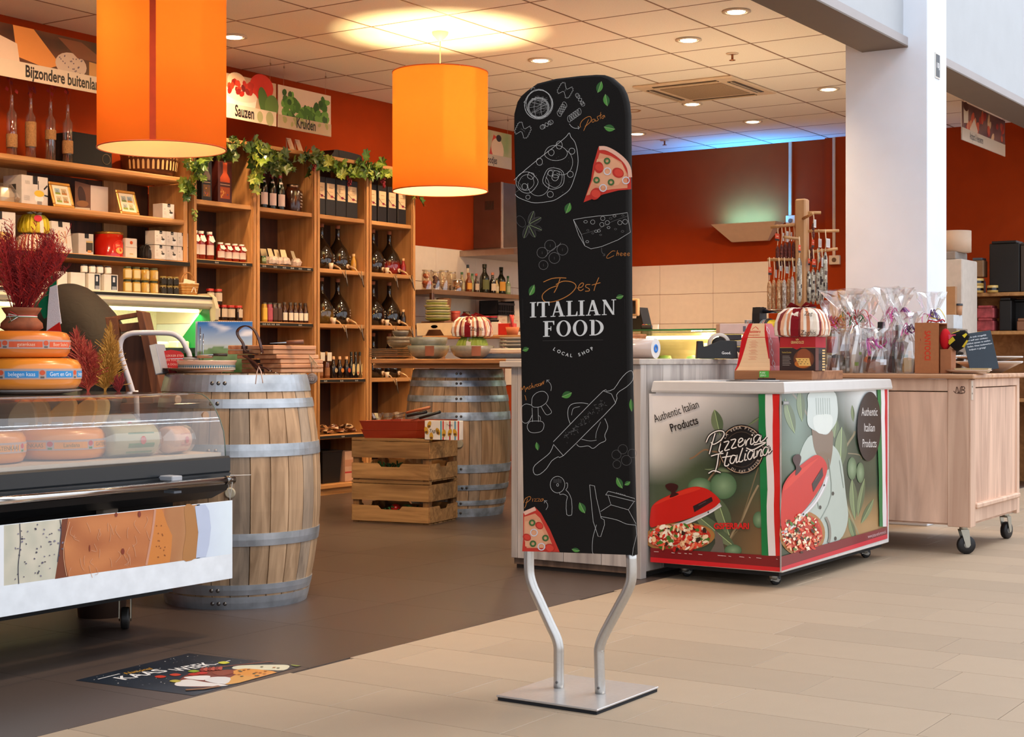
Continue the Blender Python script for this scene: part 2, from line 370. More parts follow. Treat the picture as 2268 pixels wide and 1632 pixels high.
# ---------------- room ----------------
YL, XB, ZC = 7.8, 13.9, 3.13                       # left wall, back wall, ceiling height
ORANGE = V(.9, var=.06, scale=6, bump=.05, spec=.15)
def tilemat(c, var, rough, name, scale=9):
    m, nt, b = nodes(name); L = nt.links.new
    tc = nt.nodes.new('ShaderNodeTexCoord'); n = nt.nodes.new('ShaderNodeTexNoise'); n.inputs['Scale'].default_value = scale; n.inputs['Detail'].default_value = 8
    n2 = nt.nodes.new('ShaderNodeTexNoise'); n2.inputs['Scale'].default_value = 260
    L(tc.outputs['Object'], n.inputs[0]); L(tc.outputs['Object'], n2.inputs[0]); oi = nt.nodes.new('ShaderNodeObjectInfo')
    r = nt.nodes.new('ShaderNodeMath'); r.operation = 'MULTIPLY_ADD'; r.inputs[1].default_value = .5; L(n.outputs[0], r.inputs[0]); L(oi.outputs['Random'], r.inputs[2])
    r2 = nt.nodes.new('ShaderNodeMath'); r2.operation = 'MULTIPLY_ADD'; r2.inputs[1].default_value = .5; L(n2.outputs[0], r2.inputs[0]); L(r.outputs[0], r2.inputs[2])
    mr = nt.nodes.new('ShaderNodeMapRange'); mr.inputs[1].default_value = .3; mr.inputs[2].default_value = 1.7; mr.inputs[3].default_value = 1-var; mr.inputs[4].default_value = 1+var; L(r2.outputs[0], mr.inputs[0])
    x = nt.nodes.new('ShaderNodeMixRGB'); x.blend_type = 'MULTIPLY'; x.inputs[0].default_value = 1; x.inputs[1].default_value = (*lin(c), 1)
    L(mr.outputs[0], x.inputs[2]); L(x.outputs[0], b.inputs['Base Color']); b.inputs['Roughness'].default_value = rough
    bp = nt.nodes.new('ShaderNodeBump'); bp.inputs['Strength'].default_value = .12; bp.inputs['Distance'].default_value = .002; L(n2.outputs[0], bp.inputs['Height']); L(bp.outputs[0], b.inputs['Normal'])
    return m
BEIGE = tilemat('#a18d76', .10, .62, 'beige_stone_tile'); BROWN = tilemat('#4c403a', .08, .36, 'brown_stone_tile'); GROUT = V(.9, var=.1, scale=50)
fl = struct('floor', B().box(-6, -8, -.05, 16, 3.3, -.005, '#8d7a66'), BEIGE)
offs = {}
tm = B().cbox(.0010, .0010, -.02, .2990, .5990, 0, b=.0012).mesh('floor_tile'); tm.materials.append(BEIGE)
def seen(x, y, m=.8):
    d = CA*x+SA*y; r = SA*x-CA*y
    return d > 3.4 and abs(r)/d < .335+m/d
for i in range(8, 38):
    x = .11-.3+.3*(i)+.0; o_ = [.488, .88, .15, .62, .30, 1.0][i % 6] % .6
    y = 3.3
    ys = []; y = o_+.6*round((3.3-o_)/.6)
    k = -2
    while True:
        y0 = o_+.6*k; k += 1
        if y0 >= 3.3: break
        if y0 < -1.2: continue
        y1 = min(y0+.6, 3.3)
        if y1-y0 < .02 or not seen(x+.15, y0+.3, 1.0) or x > 11.4: continue
        t = obj('floor_tile', tm, None, fl, (x, y0, 0))
        if y1-y0 < .599: t.scale.y = (y1-y0)/.6
fl2 = struct('floor', B().box(-6, 3.3, -.05, 16, 7.9, -.004, '#2e2622'), BROWN)
tm = B().box(.0008, .0008, -.02, .5992, .5992, 0).mesh('floor_tile'); tm.materials.append(BROWN)
for i in range(3, 24):
    for j in range(8):
        x, y = .2+.6*i, 3.3+.6*j
        if y > 7.7 or not seen(x+.3, y+.3, .8) or x > 13.8: continue
        t = obj('floor_tile', tm, None, fl2, (x, y, 0))
        if y+.6 > 7.8: t.scale.y = (7.8-y)/.6
for x in (): pass
wl = struct('wall_left', B().box(-4, YL, 0, XB+.2, YL+.15, ZC+.4, '#98350a'), ORANGE)
wb = struct('wall_back', B().box(XB, 3.0, 0, XB+.15, YL, ZC+.4, '#98350a').box(XB-.06, 3.2, 0, XB, YX(1832, XB), ZC, '#98350a'), ORANGE)
WT = V(.25, var=.03, coat=.2)
tl = B().cbox(.0015, -.008, .0015, .5985, 0, .2985, '#e6d6c2', b=.0015).mesh('wall_tile'); tl.materials.append(WT)
for i in range(7):
    for j in range(4): obj('wall_tile', tl, None, wl, (10.03-.6*0+.6*(i)-.0+.0, YL, .78+.3*j)) if 10.03+.6*i+.6 < XB+.3 else None
for i in range(3):
    for j in range(4): obj('wall_tile', tl, None, wb, (XB, 7.35+.6-.6*i-.0, .78+.3*j), rz=-PI/2)
# hall side: pillar, header beam, white wall above
WHITE = V(.7, var=.03, scale=5)
struct('pillar', B().cbox(9.12, 3.0, 0, 9.49, 3.52, 6, '#dfe5ee', b=.004), WHITE)
struct('trim_1', B().box(-4, 3.12, 2.915, 9.12, 3.41, 2.925, '#6b5f55').box(-4, 3.12, 2.925, 9.12, 3.41, 2.975, '#a8a2a2'), WHITE)
struct('trim_2', B().box(9.49, 3.12, 2.915, 16, 3.41, 2.925, '#6b5f55').box(9.49, 3.12, 2.925, 16, 3.41, 2.975, '#a8a2a2'), WHITE)
struct('wall_front', B().box(-4, 3.15, 2.975, 9.12, 3.41, 6, '#b4b8bc').box(9.49, 3.15, 2.975, 16, 3.41, 6, '#b4b8bc'), WHITE)
# shop's own side wall on the far left so the shop is a closed room
struct('wall_side', B().box(-4.1, 3.3, 0, -4, 7.8, 3.2, '#98350a'), ORANGE)
ce = struct('ceiling', B().box(-4, 3.41, ZC+.004, XB, YL, ZC+.1, '#6a4c38'), GROUT)
CT = V(.95, var=.05, scale=120, bump=.1)
tm = B().cbox(.005, .005, 0, .595, .595, .02, '#f4ece0', b=.002).mesh('ceiling_tile'); tm.materials.append(CT)
gy = [6.71-.6*k for k in range(-1, 6)]
for i in range(-4, 12):
    for y in gy:
        x = 7.04+.6*i; y1 = min(y+.6, YL); y0 = max(y, 3.41); x1 = min(x+.6, XB)
        d = CA*(x+.3)+SA*(y+.3)
        if (ZC-H)*F/d > 960 or y1-y0 < .05 or x1-x < .05: continue
        t = obj('ceiling_tile', tm, None, ce, (x, y0, ZC)); t.scale = ((x1-x)/.6, (y1-y0)/.6, 1)
rb = B()
for y in gy: rb.box(-4, y-.006, ZC-.0015, XB, y+.006, ZC+.004, '#8a6850') if 3.42 < y < 7.79 else None
for i in range(-4, 12): rb.box(7.04+.6*i-.005, 3.41, ZC-.001, 7.04+.6*i+.005, YL, ZC+.003, '#8a6850') if 7.04+.6*i < XB else None
obj('ceiling_grid', rb, SATIN, ce, kind='stuff')
for i, (y, lab) in enumerate(((.25,'near long strip lamp high under the hall roof'),(.95,'far long strip lamp high under the hall roof'))):
    t = thing('strip_lamp', lab, 'ceiling light', (3, y, 5.1), 0, 'hall strip lamps'); obj('housing', B().cbox(0,-.07,.0,11,.07,.06,'#c8ccd0',b=.004), SATIN, t); obj('tube', B().tube([(.05,0,-.02),(10.95,0,-.02)], .035, 8, '#eef6ff'), EMIT('#e4f0ff', 16, 'strip_tube'), t)
# ---------------- ceiling fittings ----------------
def spotlamp(px, py, tilt, i, lab):
    p = PZ(px, py, ZC); t = thing('downlight', lab, 'ceiling light', p, rz=tilt, group='recessed shop spotlights')
    obj('ring', B().lathe([(.062,0),(.085,-.002),(.088,-.008),(.066,-.011),(.062,0)], 24, c='#d9c7b2', cap=False), SATIN, t)
    obj('housing', B().lathe([(.062,-.006),(.058,-.001),(.02,-.0015)], 20, c='#b8a48c', cap=False), CHROME, t)
    obj('lamp_face', B().lathe([(.001,-.012),(.05,-.012),(.056,-.004)], 20, c='#fff2da', cap=False), EMIT('#ffe9c4', 14, 'lamp_face'), t)
    light('SPOT', 'downlight_beam', p+Vector((0,0,-.03)), SPOTW*(.3 if px == 1835 else 1), (1, .66, .36), tgt=p+Vector((math.cos(tilt)*.5, math.sin(tilt)*.5, -1.6)), spot_size=2.2, spot_blend=.9, shadow_soft_size=.05)
SPOTW = 118
for i, (px, py, ti, lab) in enumerate([(1631,24,1.,'square-looking recessed spotlight nearest the white header beam'), (1525,87,2.4,'tilted recessed spotlight above and left of the upper sprinkler'), (1197,132,2.8,'tilted recessed spotlight just above the black banner'),
      (1533,229,1.,'round recessed spotlight right in front of the air vent'), (1667,268,1.2,'recessed spotlight behind the air vent, towards the back wall'), (1835,196,.5,'recessed spotlight beside the white pillar'),
      (1411,295,1.5,'recessed spotlight touching the banner edge low in the ceiling'), (518,80,1.,'chrome recessed spotlight beside the left orange pendant lamp')]):
    spotlamp(px, py, ti, i, lab)
for px, py, dx in ((60, -260, 0), (700, -420, 0), (1250, -500, 0), (250, -120, 0), (1180,-180,0), (820, 60, 0)):  # added spots without fittings, extra light for the shop interior
    p = PZ(px, py, ZC) if py < 0 else Vector((9.4, 6.3, ZC))
    light('SPOT', 'added_spot', p+Vector((0,0,-.03)), SPOTW*1.1, (1, .66, .36), tgt=p+Vector((.3, .9, -1.5)), spot_size=2.2, spot_blend=.9, shadow_soft_size=.06)
for px, py, lab in ((1622,118,'sprinkler head hanging from the ceiling right of the spotlights'), (1472,310,'far small sprinkler head near the back wall')):
    p = PZ(px, py, ZC); t = thing('sprinkler', lab, 'sprinkler', p)
    obj('rosette', B().lathe([(.0,0),(.045,-.001),(.042,-.006),(.01,-.008)], 16, c='#d8c3ad'), SATIN, t)
    obj('nozzle', B().lathe([(.008,-.006),(.008,-.045),(.022,-.047),(.022,-.05),(.004,-.052)], 12, c='#b07a5a'), STEEL, t)
p = PZ(1562, 196, ZC); t = thing('air_vent', 'square cassette air vent with four slots in the ceiling', 'air vent', (8.24+.6*4-.0+.3, 0, ZC))
t.location = (PZ(1562,196,ZC).x, PZ(1562,196,ZC).y, ZC)
obj('cover', B().cbox(-.42,-.42,-.02,.42,.42,0,'#d9c2a6', b=.008), SATIN, t)
obj('grille', B().box(-.26,-.26,-.026,.26,.26,-.02,'#a58c70'), V(.8, var=.3, scale=150), t)
for k in range(4):
    b = B().box(-.27,-.375,-.024,.27,-.315,-.0195,'#4a3a2a').box(-.27,-.35,-.03,.27,-.343,-.02,'#cfb898').xf(rz=k*PI/2); obj('air_slot', b, SATIN, t)
p = PZ(1402, 245, ZC); one('ceiling_ring', 'small round ceiling ring half hidden behind the banner', 'ceiling ring', B().lathe([(.05,0),(.06,-.006),(.07,0)], 20, c='#b98a62', cap=False), SATIN, p)
# ---------------- pendant lamps ----------------
def shade_mat():
    m, nt, b = nodes('orange_lamp_fabric'); L = nt.links.new; out = nt.nodes['Material Output']
    d = nt.nodes.new('ShaderNodeBsdfDiffuse'); tr = nt.nodes.new('ShaderNodeBsdfTranslucent'); mx = nt.nodes.new('ShaderNodeMixShader'); mx.inputs[0].default_value = .5
    d.inputs[0].default_value = (*lin('#d96a28'), 1); tr.inputs[0].default_value = (.66,.215,.05,1)
    wv = nt.nodes.new('ShaderNodeTexNoise'); wv.inputs['Scale'].default_value = 400; bp = nt.nodes.new('ShaderNodeBump'); bp.inputs['Strength'].default_value = .1
    L(wv.outputs[0], bp.inputs['Height']); L(bp.outputs[0], d.inputs['Normal'])
    L(d.outputs[0], mx.inputs[1]); L(tr.outputs[0], mx.inputs[2]); L(mx.outputs[0], out.inputs[0]); return m
SHADE = shade_mat(); LINER = V(.9, var=.02)
def lining_mat():
    m, nt, b = nodes('white_lamp_lining'); L = nt.links.new; out = nt.nodes['Material Output']
    d = nt.nodes.new('ShaderNodeBsdfDiffuse'); tr = nt.nodes.new('ShaderNodeBsdfTranslucent'); mx = nt.nodes.new('ShaderNodeMixShader'); mx.inputs[0].default_value = .4
    d.inputs[0].default_value = (.9,.88,.62,1); tr.inputs[0].default_value = (1,.85,.55,1); L(d.outputs[0], mx.inputs[1]); L(tr.outputs[0], mx.inputs[2]); L(mx.outputs[0], out.inputs[0]); return m
LINE = lining_mat()
def pendant(x, y, z0, h, r, lab, seam, pw):
    t = thing('pendant_lamp', lab, 'lamp', (x, y, ZC), group=None); zb, zt = z0-ZC, z0-ZC+h
    obj('lamp_shade', B().lathe([(r,zb),(r,zt)], 64, c='#e07030', cap=False), SHADE, t)
    obj('shade_lining', B().lathe([(r-.004,zb),(r-.004,zt)], 64, c='#f4e6c4', cap=False), LINE, t)
    b = B()
    for z in (zb, zt): obj('shade_hoop', B().lathe([(r-.003,z-.003),(r+.003,z-.003),(r+.003,z+.003),(r-.003,z+.003),(r-.003,z-.003)], 64, c='#c04a18', cap=False), SATIN, t)
    if seam is not None:
        obj('seam', B().lathe([(r+.0015,zb),(r+.0015,zt)], 3, c='#a83208', cap=False, a0=seam, a1=seam+.095), V(.8), t)
    obj('ceiling_cup', B().lathe([(.055,0),(.05,-.02),(.012,-.06)], 20, c='#f0d9a0'), SATIN, t)
    obj('cord', B().tube([(0,0,-.05),(0,0,zt-.05)], .004, 6, '#e8d8b0'), SATIN, t)
    b = B()
    for k in range(3): b.tube([(0,0,zt-.04),(r*math.cos(k*2.094),r*math.sin(k*2.094),zt-.005)], .003, 5, '#d8c8a8')
    obj('wire_frame', b, STEEL, t)
    obj('bulb', B().ball((0,0,zt-.24), .035, 12, '#fff0d0'), EMIT('#ffe2a8', 30, 'bulb'), t)
    light('POINT', 'pendant_bulb', (x, y, z0+h-.24+.0), pw, (1, .80, .38), shadow_soft_size=.06)
pendant(PD(975,0,9.9).x, PD(975,0,9.9).y, 2.10, .765, .308, 'far orange drum pendant lamp hanging left of the banner', None, 105)
q = PD(359,0,7.5); pendant(q.x, q.y, 2.04, .86, .31, 'near large orange drum pendant lamp with a dark seam at upper left', -2.52, 37)
# ---------------- banner stand ----------------
XS = 3.915
t = thing('banner_stand', 'tall black fabric banner on two bent silver poles with a square base plate', 'banner stand', (3.925, 2.35, 0))
def rel(o, t): o.parent = t; o.matrix_parent_inverse = Matrix.Translation(-t.location) if t.rotation_euler.z == 0 else (Matrix.Translation(t.location) @ Matrix.Rotation(t.rotation_euler.z, 4, 'Z')).inverted(); return o
def wobj(name, b, m, t, **k): o = obj(name, b, m, None, **k); rel(o, t); return o
wobj('base_plate', B().cbox(3.74,2.178,.010,4.11,2.522,.016,'#c9c5c2',b=.0015), V(.3,.55,var=.05,scale=60), t)
wobj('rubber_pad', B().cbox(3.743,2.181,0,4.107,2.519,.010,'#14161c',b=.001), MATTE, t)
POLE = V(.33, .85, var=.04, scale=120)
for pts in ([(1172,1205),(1172,1265),(1179,1296),(1192,1325),(1219,1384),(1232,1412),(1237,1432),(1237.5,1450),(1237.5,1534)], [(1398,1228),(1398.5,1278),(1391,1304),(1378,1330),(1344,1393),(1332,1419),(1327.5,1436),(1327,1452),(1329.5,1543)]):
    P3 = [PX(x, y, 3.93) for x, y in pts]; P3[-1].z = .016
    P3 = smoothline([tuple(p) for p in P3], 4)
    o = wobj('pole', B().tube(P3, .0158, 20, '#c8c6c2'), POLE, t)
    wobj('screw', B().lathe([(.004,0),(.004,.004),(.001,.006)], 8, c='#9a9a9a', axis='x').xf(loc=(P3[-1][0]-.02, P3[-1][1]-.004, .035)), CHROME, t)
out = [(1158.7,1221),(1154,934),(1152,794),(1146.5,658),(1138.5,386),(1136,300),(1136.5,251),(1143.6,224),(1152,211),(1164,200.5),(1187,184),(1228,173.5),(1282,167),(1318,164.5),(1336,165),(1350,170),(1373,190),(1381,206),(1386,225),(1389,252),(1390,369),(1391,651),(1393,824),(1397,1008),(1403,1230)]
def ring(dx, ins):
    cx, cy = 1268, 700; R = []
    for x, y in out:
        s_ = 1 if y < 1200 else 0
        X = x + (ins if x < cx else -ins)*(1 if abs(x-cx) > 40 else .5); Y = y + (ins*1.2 if y < 260 else (-ins*.4 if y > 1200 else 0))
        R.append(PX(X, Y, XS) + Vector((dx, 0, 0)))
    return R
rings = [ring(0, 4.5), ring(.0035, 1.2), ring(.009, 0), ring(.024, 0), ring(.03, 1.5), ring(.033, 5)]
n = len(out); vs = [v for r_ in rings for v in r_]; b = B()
fs = [(j*n+i, j*n+(i+1) % n, (j+1)*n+(i+1) % n, (j+1)*n+i) for j in range(len(rings)-1) for i in range(n)]
b.add(vs, fs, '#14110f', True); b.add(rings[0], [tuple(range(n))], '#14110f'); b.add(rings[-1], [tuple(range(n))[::-1]], '#14110f')
cov = wobj('fabric_cover', b, V(.85, var=.12, scale=200, bump=.1, spec=.25), t)
WHT, ORG, DIM = '#c9c9c6', '#c47a34', '#6a6866'
a = Pix('x', XS, 1120, 150, 2.967)
def L(a, pts, w=2.2, c=WHT, closed=False, sm=4):
    p = [(pts[i], pts[i+1]) for i in range(0, len(pts), 2)]; a.line(p, w, c, closed, sm)
R = random.Random(3)
# pasta nest
for i in range(4): a.circ(220+R.uniform(-5,5), 235+R.uniform(-8,8), 84+i*3, 1.8, WHT, 96+R.uniform(-4,6), .2*i)
for i in range(3): a.circ(215, 262, 62+i*5, 2, WHT, 60+i*4)
for i in range(26):
    an = R.uniform(0, 2*PI); p, q = (215+60*math.cos(an), 250+70*math.sin(an)), (215+60*math.cos(an+R.uniform(1.6,2.9)), 250+62*math.sin(an+R.uniform(1.6,2.9)))
    a.line([p, ((p[0]+q[0])/2+R.uniform(-14,14), (p[1]+q[1])/2+R.uniform(-14,14)), q], 1.3, DIM if i % 3 else WHT, sm=3)
L(a, [130,215,118,228,135,232], sm=0); L(a, [165,145,178,128,192,135], sm=0)
def bow(x, y, k, an):
    ca, sa = math.cos(an), math.sin(an); P = []
    for u, v in [(0,-14),(-20,-34),(-26,-46),(-30,-38),(-34,-46),(-38,-36),(-44,-40),(-44,-28),(-50,-24),(-44,-16),(-50,-8),(-44,0),(-50,8),(-44,16),(-50,26),(-42,30),(-42,40),(-34,36),(-30,46),(-24,36),(-10,14)]: P.append((u*k, v*k))
    P += [(-u, v*-1) for u, v in P]; P = [(x+u*ca-v*sa, y+u*sa+v*ca) for u, v in P]; a.line(P, 2, WHT, True)
    for i in range(5): a.line([(x+(R.uniform(-26,26))*ca, y+R.uniform(-20,20)), (x+R.uniform(-4,4), y+R.uniform(-4,4))], 1, DIM)
bow(391, 148, .95, .15+PI/2-1.2); bow(113, 410, 1.0, .25+.2)
def curl(pts, n, w):
    p0, p1 = pts; dx, dy = p1[0]-p0[0], p1[1]-p0[1]; l = math.hypot(dx, dy); nx, ny = -dy/l, dx/l
    for s_ in (0, PI):
        a.line([(p0[0]+dx*t+nx*w*math.sin(t*n*PI+s_), p0[1]+dy*t+ny*w*math.sin(t*n*PI+s_)) for t in [i/30 for i in range(31)]], 1.9, WHT)
    a.ell(p0[0], p0[1], w*.8, c='#2a2826'); a.circ(p0[0], p0[1], w, 1.6, WHT); a.circ(p1[0], p1[1], w, 1.6, WHT)
curl(((470,180),(508,240)), 3, 12); curl(((240,390),(298,358)), 3, 14)
def fus(p0, p1, w, n):
    dx, dy = p1[0]-p0[0], p1[1]-p0[1]; l = math.hypot(dx, dy); nx, ny = -dy/l, dx/l
    for i in range(n):
        c_ = (p0[0]+dx*(i+.5)/n, p0[1]+dy*(i+.5)/n); a.ell(c_[0], c_[1], 2, c='#141210'); a.circ(c_[0], c_[1], w, 1.7, WHT, l/n*.75, math.atan2(dy, dx)-PI/2+.6)
fus((348,308),(392,236),20,5); fus((412,340),(490,284),22,6)
L(a, [418,368,435,388,458,398,482,395], 2.4); L(a, [474,384,485,393,476,404], 2.4, sm=0)
# Pasta lettering
L(a, [492,392,490,372,505,345,540,322,560,325,560,350,540,372,520,385], 3.4, ORG); L(a, [545,340,530,375,512,414], 3.4, ORG)
L(a, [588,338,572,340,566,354,576,358,588,342,590,354], 3, ORG); L(a, [612,318,602,322,604,334,610,340,600,350,594,348], 3, ORG); L(a, [625,292,622,320,622,338], 3, ORG); L(a, [610,318,632,308], 3, ORG); L(a, [646,312,634,320,632,332,642,332,648,312,652,326], 3, ORG)
for x, y, l, w, g in ((617,127,78,42,-1.25),(662,213,80,42,1.4),(682,396,74,46,.2),(409,922,74,44,-1.2),(172,1458,72,38,-1.1),(750,1505,50,30,-.3)): leafart(a, x, y, l, w, g)
# big pizza half
L(a, [55,738,130,670,240,580,330,510,395,455,418,428,428,455,455,490,472,560,474,640,450,730,420,800,370,840,320,870,260,882,190,888,130,872,80,850,62,830], 2.8, sm=3)
L(a, [62,738,100,770,90,800,60,820], 2, DIM)
def wob(x, y, r, w=2.2, k=.12, ry=None, c=WHT, n=9):
    a.line([(x+r*(1+R.uniform(-k,k))*math.cos(2*PI*i/n), y+(ry or r)*(1+R.uniform(-k,k))*math.sin(2*PI*i/n)) for i in range(n)], w, c, True, 3)
wob(140,750,68,2.4,.1); wob(135,752,50,1.8,.15); wob(165,710,22); wob(125,782,20); wob(315,728,72,2.6); wob(315,728,56,1.8,.2); wob(296,692,18,2); wob(325,722,20,2.4); wob(330,700,24,1.6)
wob(330,560,74,2.2,.06,50); wob(300,556,20); wob(352,508,20,2.2,.05,26); wob(222,618,20,2.2,.05,24); wob(435,548,20,2.4,.04); wob(425,700,20,2.2,.04); wob(293,832,20,2.2,.04); wob(146,850,14,2,.05)
a.line([(215+70*math.cos(t/10), 770+72*math.sin(t/10)) for t in range(-8, 34)], 2, WHT); a.line([(370+70*math.cos(t/10), 620+84*math.sin(t/10)) for t in range(-12, 22)], 2, WHT)
for i in range(60):
    x = R.uniform(90,440); y = R.uniform(480,860)
    if y > 790-.86*(x-55)-20 and (x-215)**2+(y-650)**2 < 250**2: a.line([(x, y), (x+R.uniform(-8,8), y+R.uniform(-6,6))], 1.5, DIM)
# cheese block
L(a, [445,998,520,985,600,975,690,968,800,952,806,1000,820,1080,740,1130,630,1175,560,1190,520,1170,480,1100,445,998], 2.4, sm=0); L(a, [445,998,497,1095,520,1170], 2, sm=0); L(a, [497,1095,600,1066,700,1010,800,975], 1.8, DIM, sm=0)
for x, y, r_ in ((785,1012,16),(750,1018,14),(722,1060,8),(768,1075,9),(676,1050,10),(612,1072,11),(594,1074,11),(572,1088,7),(624,1098,7),(536,1143,10),(632,1030,14),(668,1018,14),(572,1014,14),(525,1012,12),(638,990,14),(690,990,9),(715,974,10),(770,970,8),(540,1068,8)): a.circ(x, y, r_, 1.7, WHT if r_ > 9 else DIM, r_*(1 if r_ > 12 else .7))
L(a, [630,1182,632,1210,650,1232], 2, DIM); L(a, [638,1236,652,1234,650,1220], 2, DIM, sm=0)
L(a, [720,1205,700,1205,670,1232,664,1250,680,1250,712,1234], 3, ORG); L(a, [735,1200,728,1236], 3, ORG, sm=0); L(a, [730,1222,742,1216,740,1234], 3, ORG)
for x in (752, 776, 800): L(a, [x+2,1228,x+14,1222,x+8,1216,x-1,1224,x+6,1236,x+16,1230], 2.6, ORG)
# herb, tomatoes
for an in (-1.2,-.5,.4,1.1,1.9): leafart(a, 150+52*math.cos(an), 1030+52*math.sin(an), 84, 40, an, '#1b1816', '#191614'); a.line([(150,1030),(150+95*math.cos(an), 1030+95*math.sin(an))], 1.5, DIM); a.circ(150+52*math.cos(an), 1030+50*math.sin(an), 42, 1.5, DIM, 18, an)
a.circ(100,1010,40,1.5,DIM,26,1.)
for x, y, r_ in ((292,1168,36),(240,1215,35),(373,1195,36),(320,1250,36),(248,1296,30)): a.circ(x, y, r_, 1.8, '#8a8886'); a.line([(x,y-8),(x,y+10)],1.2,DIM)
L(a, [262,1240,300,1200,350,1165,362,1150], 2.4, '#8a8886')
# Best lettering (orange script)
L(a, [248,1408,300,1386,352,1380,398,1382], 5, ORG); L(a, [358,1384,338,1440,318,1478], 5, ORG); L(a, [330,1425,380,1402,440,1410,462,1440,420,1490,340,1530,270,1540,242,1518,246,1485,290,1450,340,1432], 5, ORG)
L(a, [470,1448,500,1440,512,1420,500,1414,482,1432,480,1458,496,1464,512,1452], 4.5, ORG); L(a, [556,1424,530,1426,526,1440,548,1452,548,1466,522,1468], 4.5, ORG); L(a, [612,1378,590,1430,580,1466], 4.5, ORG); L(a, [566,1428,622,1412], 4.5, ORG)
# pizza slice (upper right)
def slice_(a, P, crust, R, pts):
    a.poly(P, '#e8a67c'); a.up(); a.line(crust, 26*a.zs/2.967, '#e9b49a', sm=4); a.up()
    for x, y, r_ in pts[0]: a.ell(x, y, r_, r_*.8, '#c02a1c', R.uniform(0,3), 16); a.up(); a.ell(x+r_*.1, y, r_*.75, r_*.6, '#d8402c', .4, 14); a.up()
    for x, y in pts[1]: a.circ(x, y, 17*a.zs/2.967, 9*a.zs/2.967, '#3d5f2c'); a.circ(x, y, 11*a.zs/2.967, 3*a.zs/2.967, '#6f9450')
    for x, y in pts[2]: a.circ(x, y, 22*a.zs/2.967, 7*a.zs/2.967, '#d8d4d8')
a.up()
a.poly([(512,884),(560,742),(575,640),(610,520),(640,514),(700,540),(760,580),(800,620),(822,680),(826,798),(740,806),(640,832),(570,862)], '#c6301f'); a.up()
a.poly([(530,840),(572,730),(592,640),(618,560),(690,580),(760,620),(800,700),(800,790),(700,798),(620,812)], '#e0946c'); a.up()
slice_(a, [(600,600),(700,590),(770,640),(790,700),(740,770),(640,790),(570,760)], [(614,528),(660,530),(720,560),(780,610),(810,660),(818,720)], R, ([(612,655,38),(738,690,40),(590,828,42)], [(666,612),(597,738),(692,752)], [(668,680),(790,740),(640,790)]))

A1 = a
a = Pix('x', XS, 1130, 640, 2.72)
serifword(a, 'ITALIAN', 118, 172, 640, 154, 92, '#dcdcd8', .05); serifword(a, 'FOOD', 196, 288, 565, 278, 94, '#dcdcd8', .10)
for q in (75, 690): a.line([(q, 60), (q+2, 205)], 1, '#33302e')
a.line([(195,312),(560,306)], 1.6, '#4a4644')
for i, ch in enumerate('LOCAL SHOP'):
    u = i/9; x = 262+u*236; y = 362+math.sin(PI*u)*42-u*4; a.text(ch, x, y+8, 20, '#d8d8d4', a=-(.62*math.cos(PI*u)), al='c', bold=.015)
# Mushroom lettering + drawing
L(a, [62,616,66,590,74,606,84,584,90,604,92,620], 3, ORG); L(a, [96,670,92,650,88,640], 3, ORG); L(a, [98,592,98,606,106,590,110,604], 2.6, ORG); L(a, [124,582,114,588,122,598,112,604], 2.6, ORG); L(a, [130,566,130,598,136,582,142,596], 2.6, ORG); L(a, [148,594,150,578,158,576], 2.6, ORG)
for x in (163, 176): a.circ(x, 580-(x-163)*.3, 6, 2.4, ORG, 7)
L(a, [184,584,186,564,190,578,196,558,200,574,204,552], 2.6, ORG); L(a, [245,614,248,590,240,568,222,550], 2); L(a, [220,562,220,548,236,549], 2, sm=0)
L(a, [130,690,135,650,165,622,205,618,228,645,220,680,190,705,160,712,135,708,128,690], 2.2); L(a, [185,706,215,755,240,752,248,735,215,690], 2); L(a, [132,715,135,800], 2, sm=0); L(a, [168,712,170,800], 2, sm=0)
L(a, [105,815,120,798,150,795,190,798,204,820,190,855,150,866,118,860,103,835,105,815], 2.2); L(a, [128,700,95,692,68,712,64,750,72,795,95,808,118,790,132,760], 2.2); L(a, [168,760,180,770,182,792], 1.8)
# rolling pin over dough
L(a, [260,920,400,775,560,614,580,616,625,602,660,550,700,505,730,492,740,510,738,550,700,590,660,615,640,640,632,690,480,845,320,1004,290,1010,250,1035,220,1080,180,1115,150,1118,138,1090,150,1060,200,1020,240,985,260,940], 2.6, sm=2); L(a, [260,935,320,1004], 2.2, sm=0); L(a, [562,614,610,632,636,688], 2.2, sm=0)
L(a, [362,812,348,770,350,720,375,692,430,686,470,692], 2.4); L(a, [370,760,380,720,420,708], 1.8); L(a, [400,935,420,950,470,945,500,960,540,930,575,912,570,880,588,830,570,780], 2.4); L(a, [430,905,480,915,520,910], 1.8); L(a, [545,800,520,860,515,900], 1.6)
for i in range(90):
    u = R.random(); x = 340+u*220+R.gauss(0,10); y = 890-u*200+R.gauss(0,14); a.line([(x, y), (x+R.uniform(-9,9), y+R.uniform(-9,9)), (x+R.uniform(-9,9), y+R.uniform(-9,9))], 1.1, '#8a8886' if i % 2 else DIM)
for x, y, r_ in ((678,965,28),(640,998,28),(700,1032,30),(735,990,26),(643,1056,24)): a.circ(x, y, r_, 1.6, DIM)
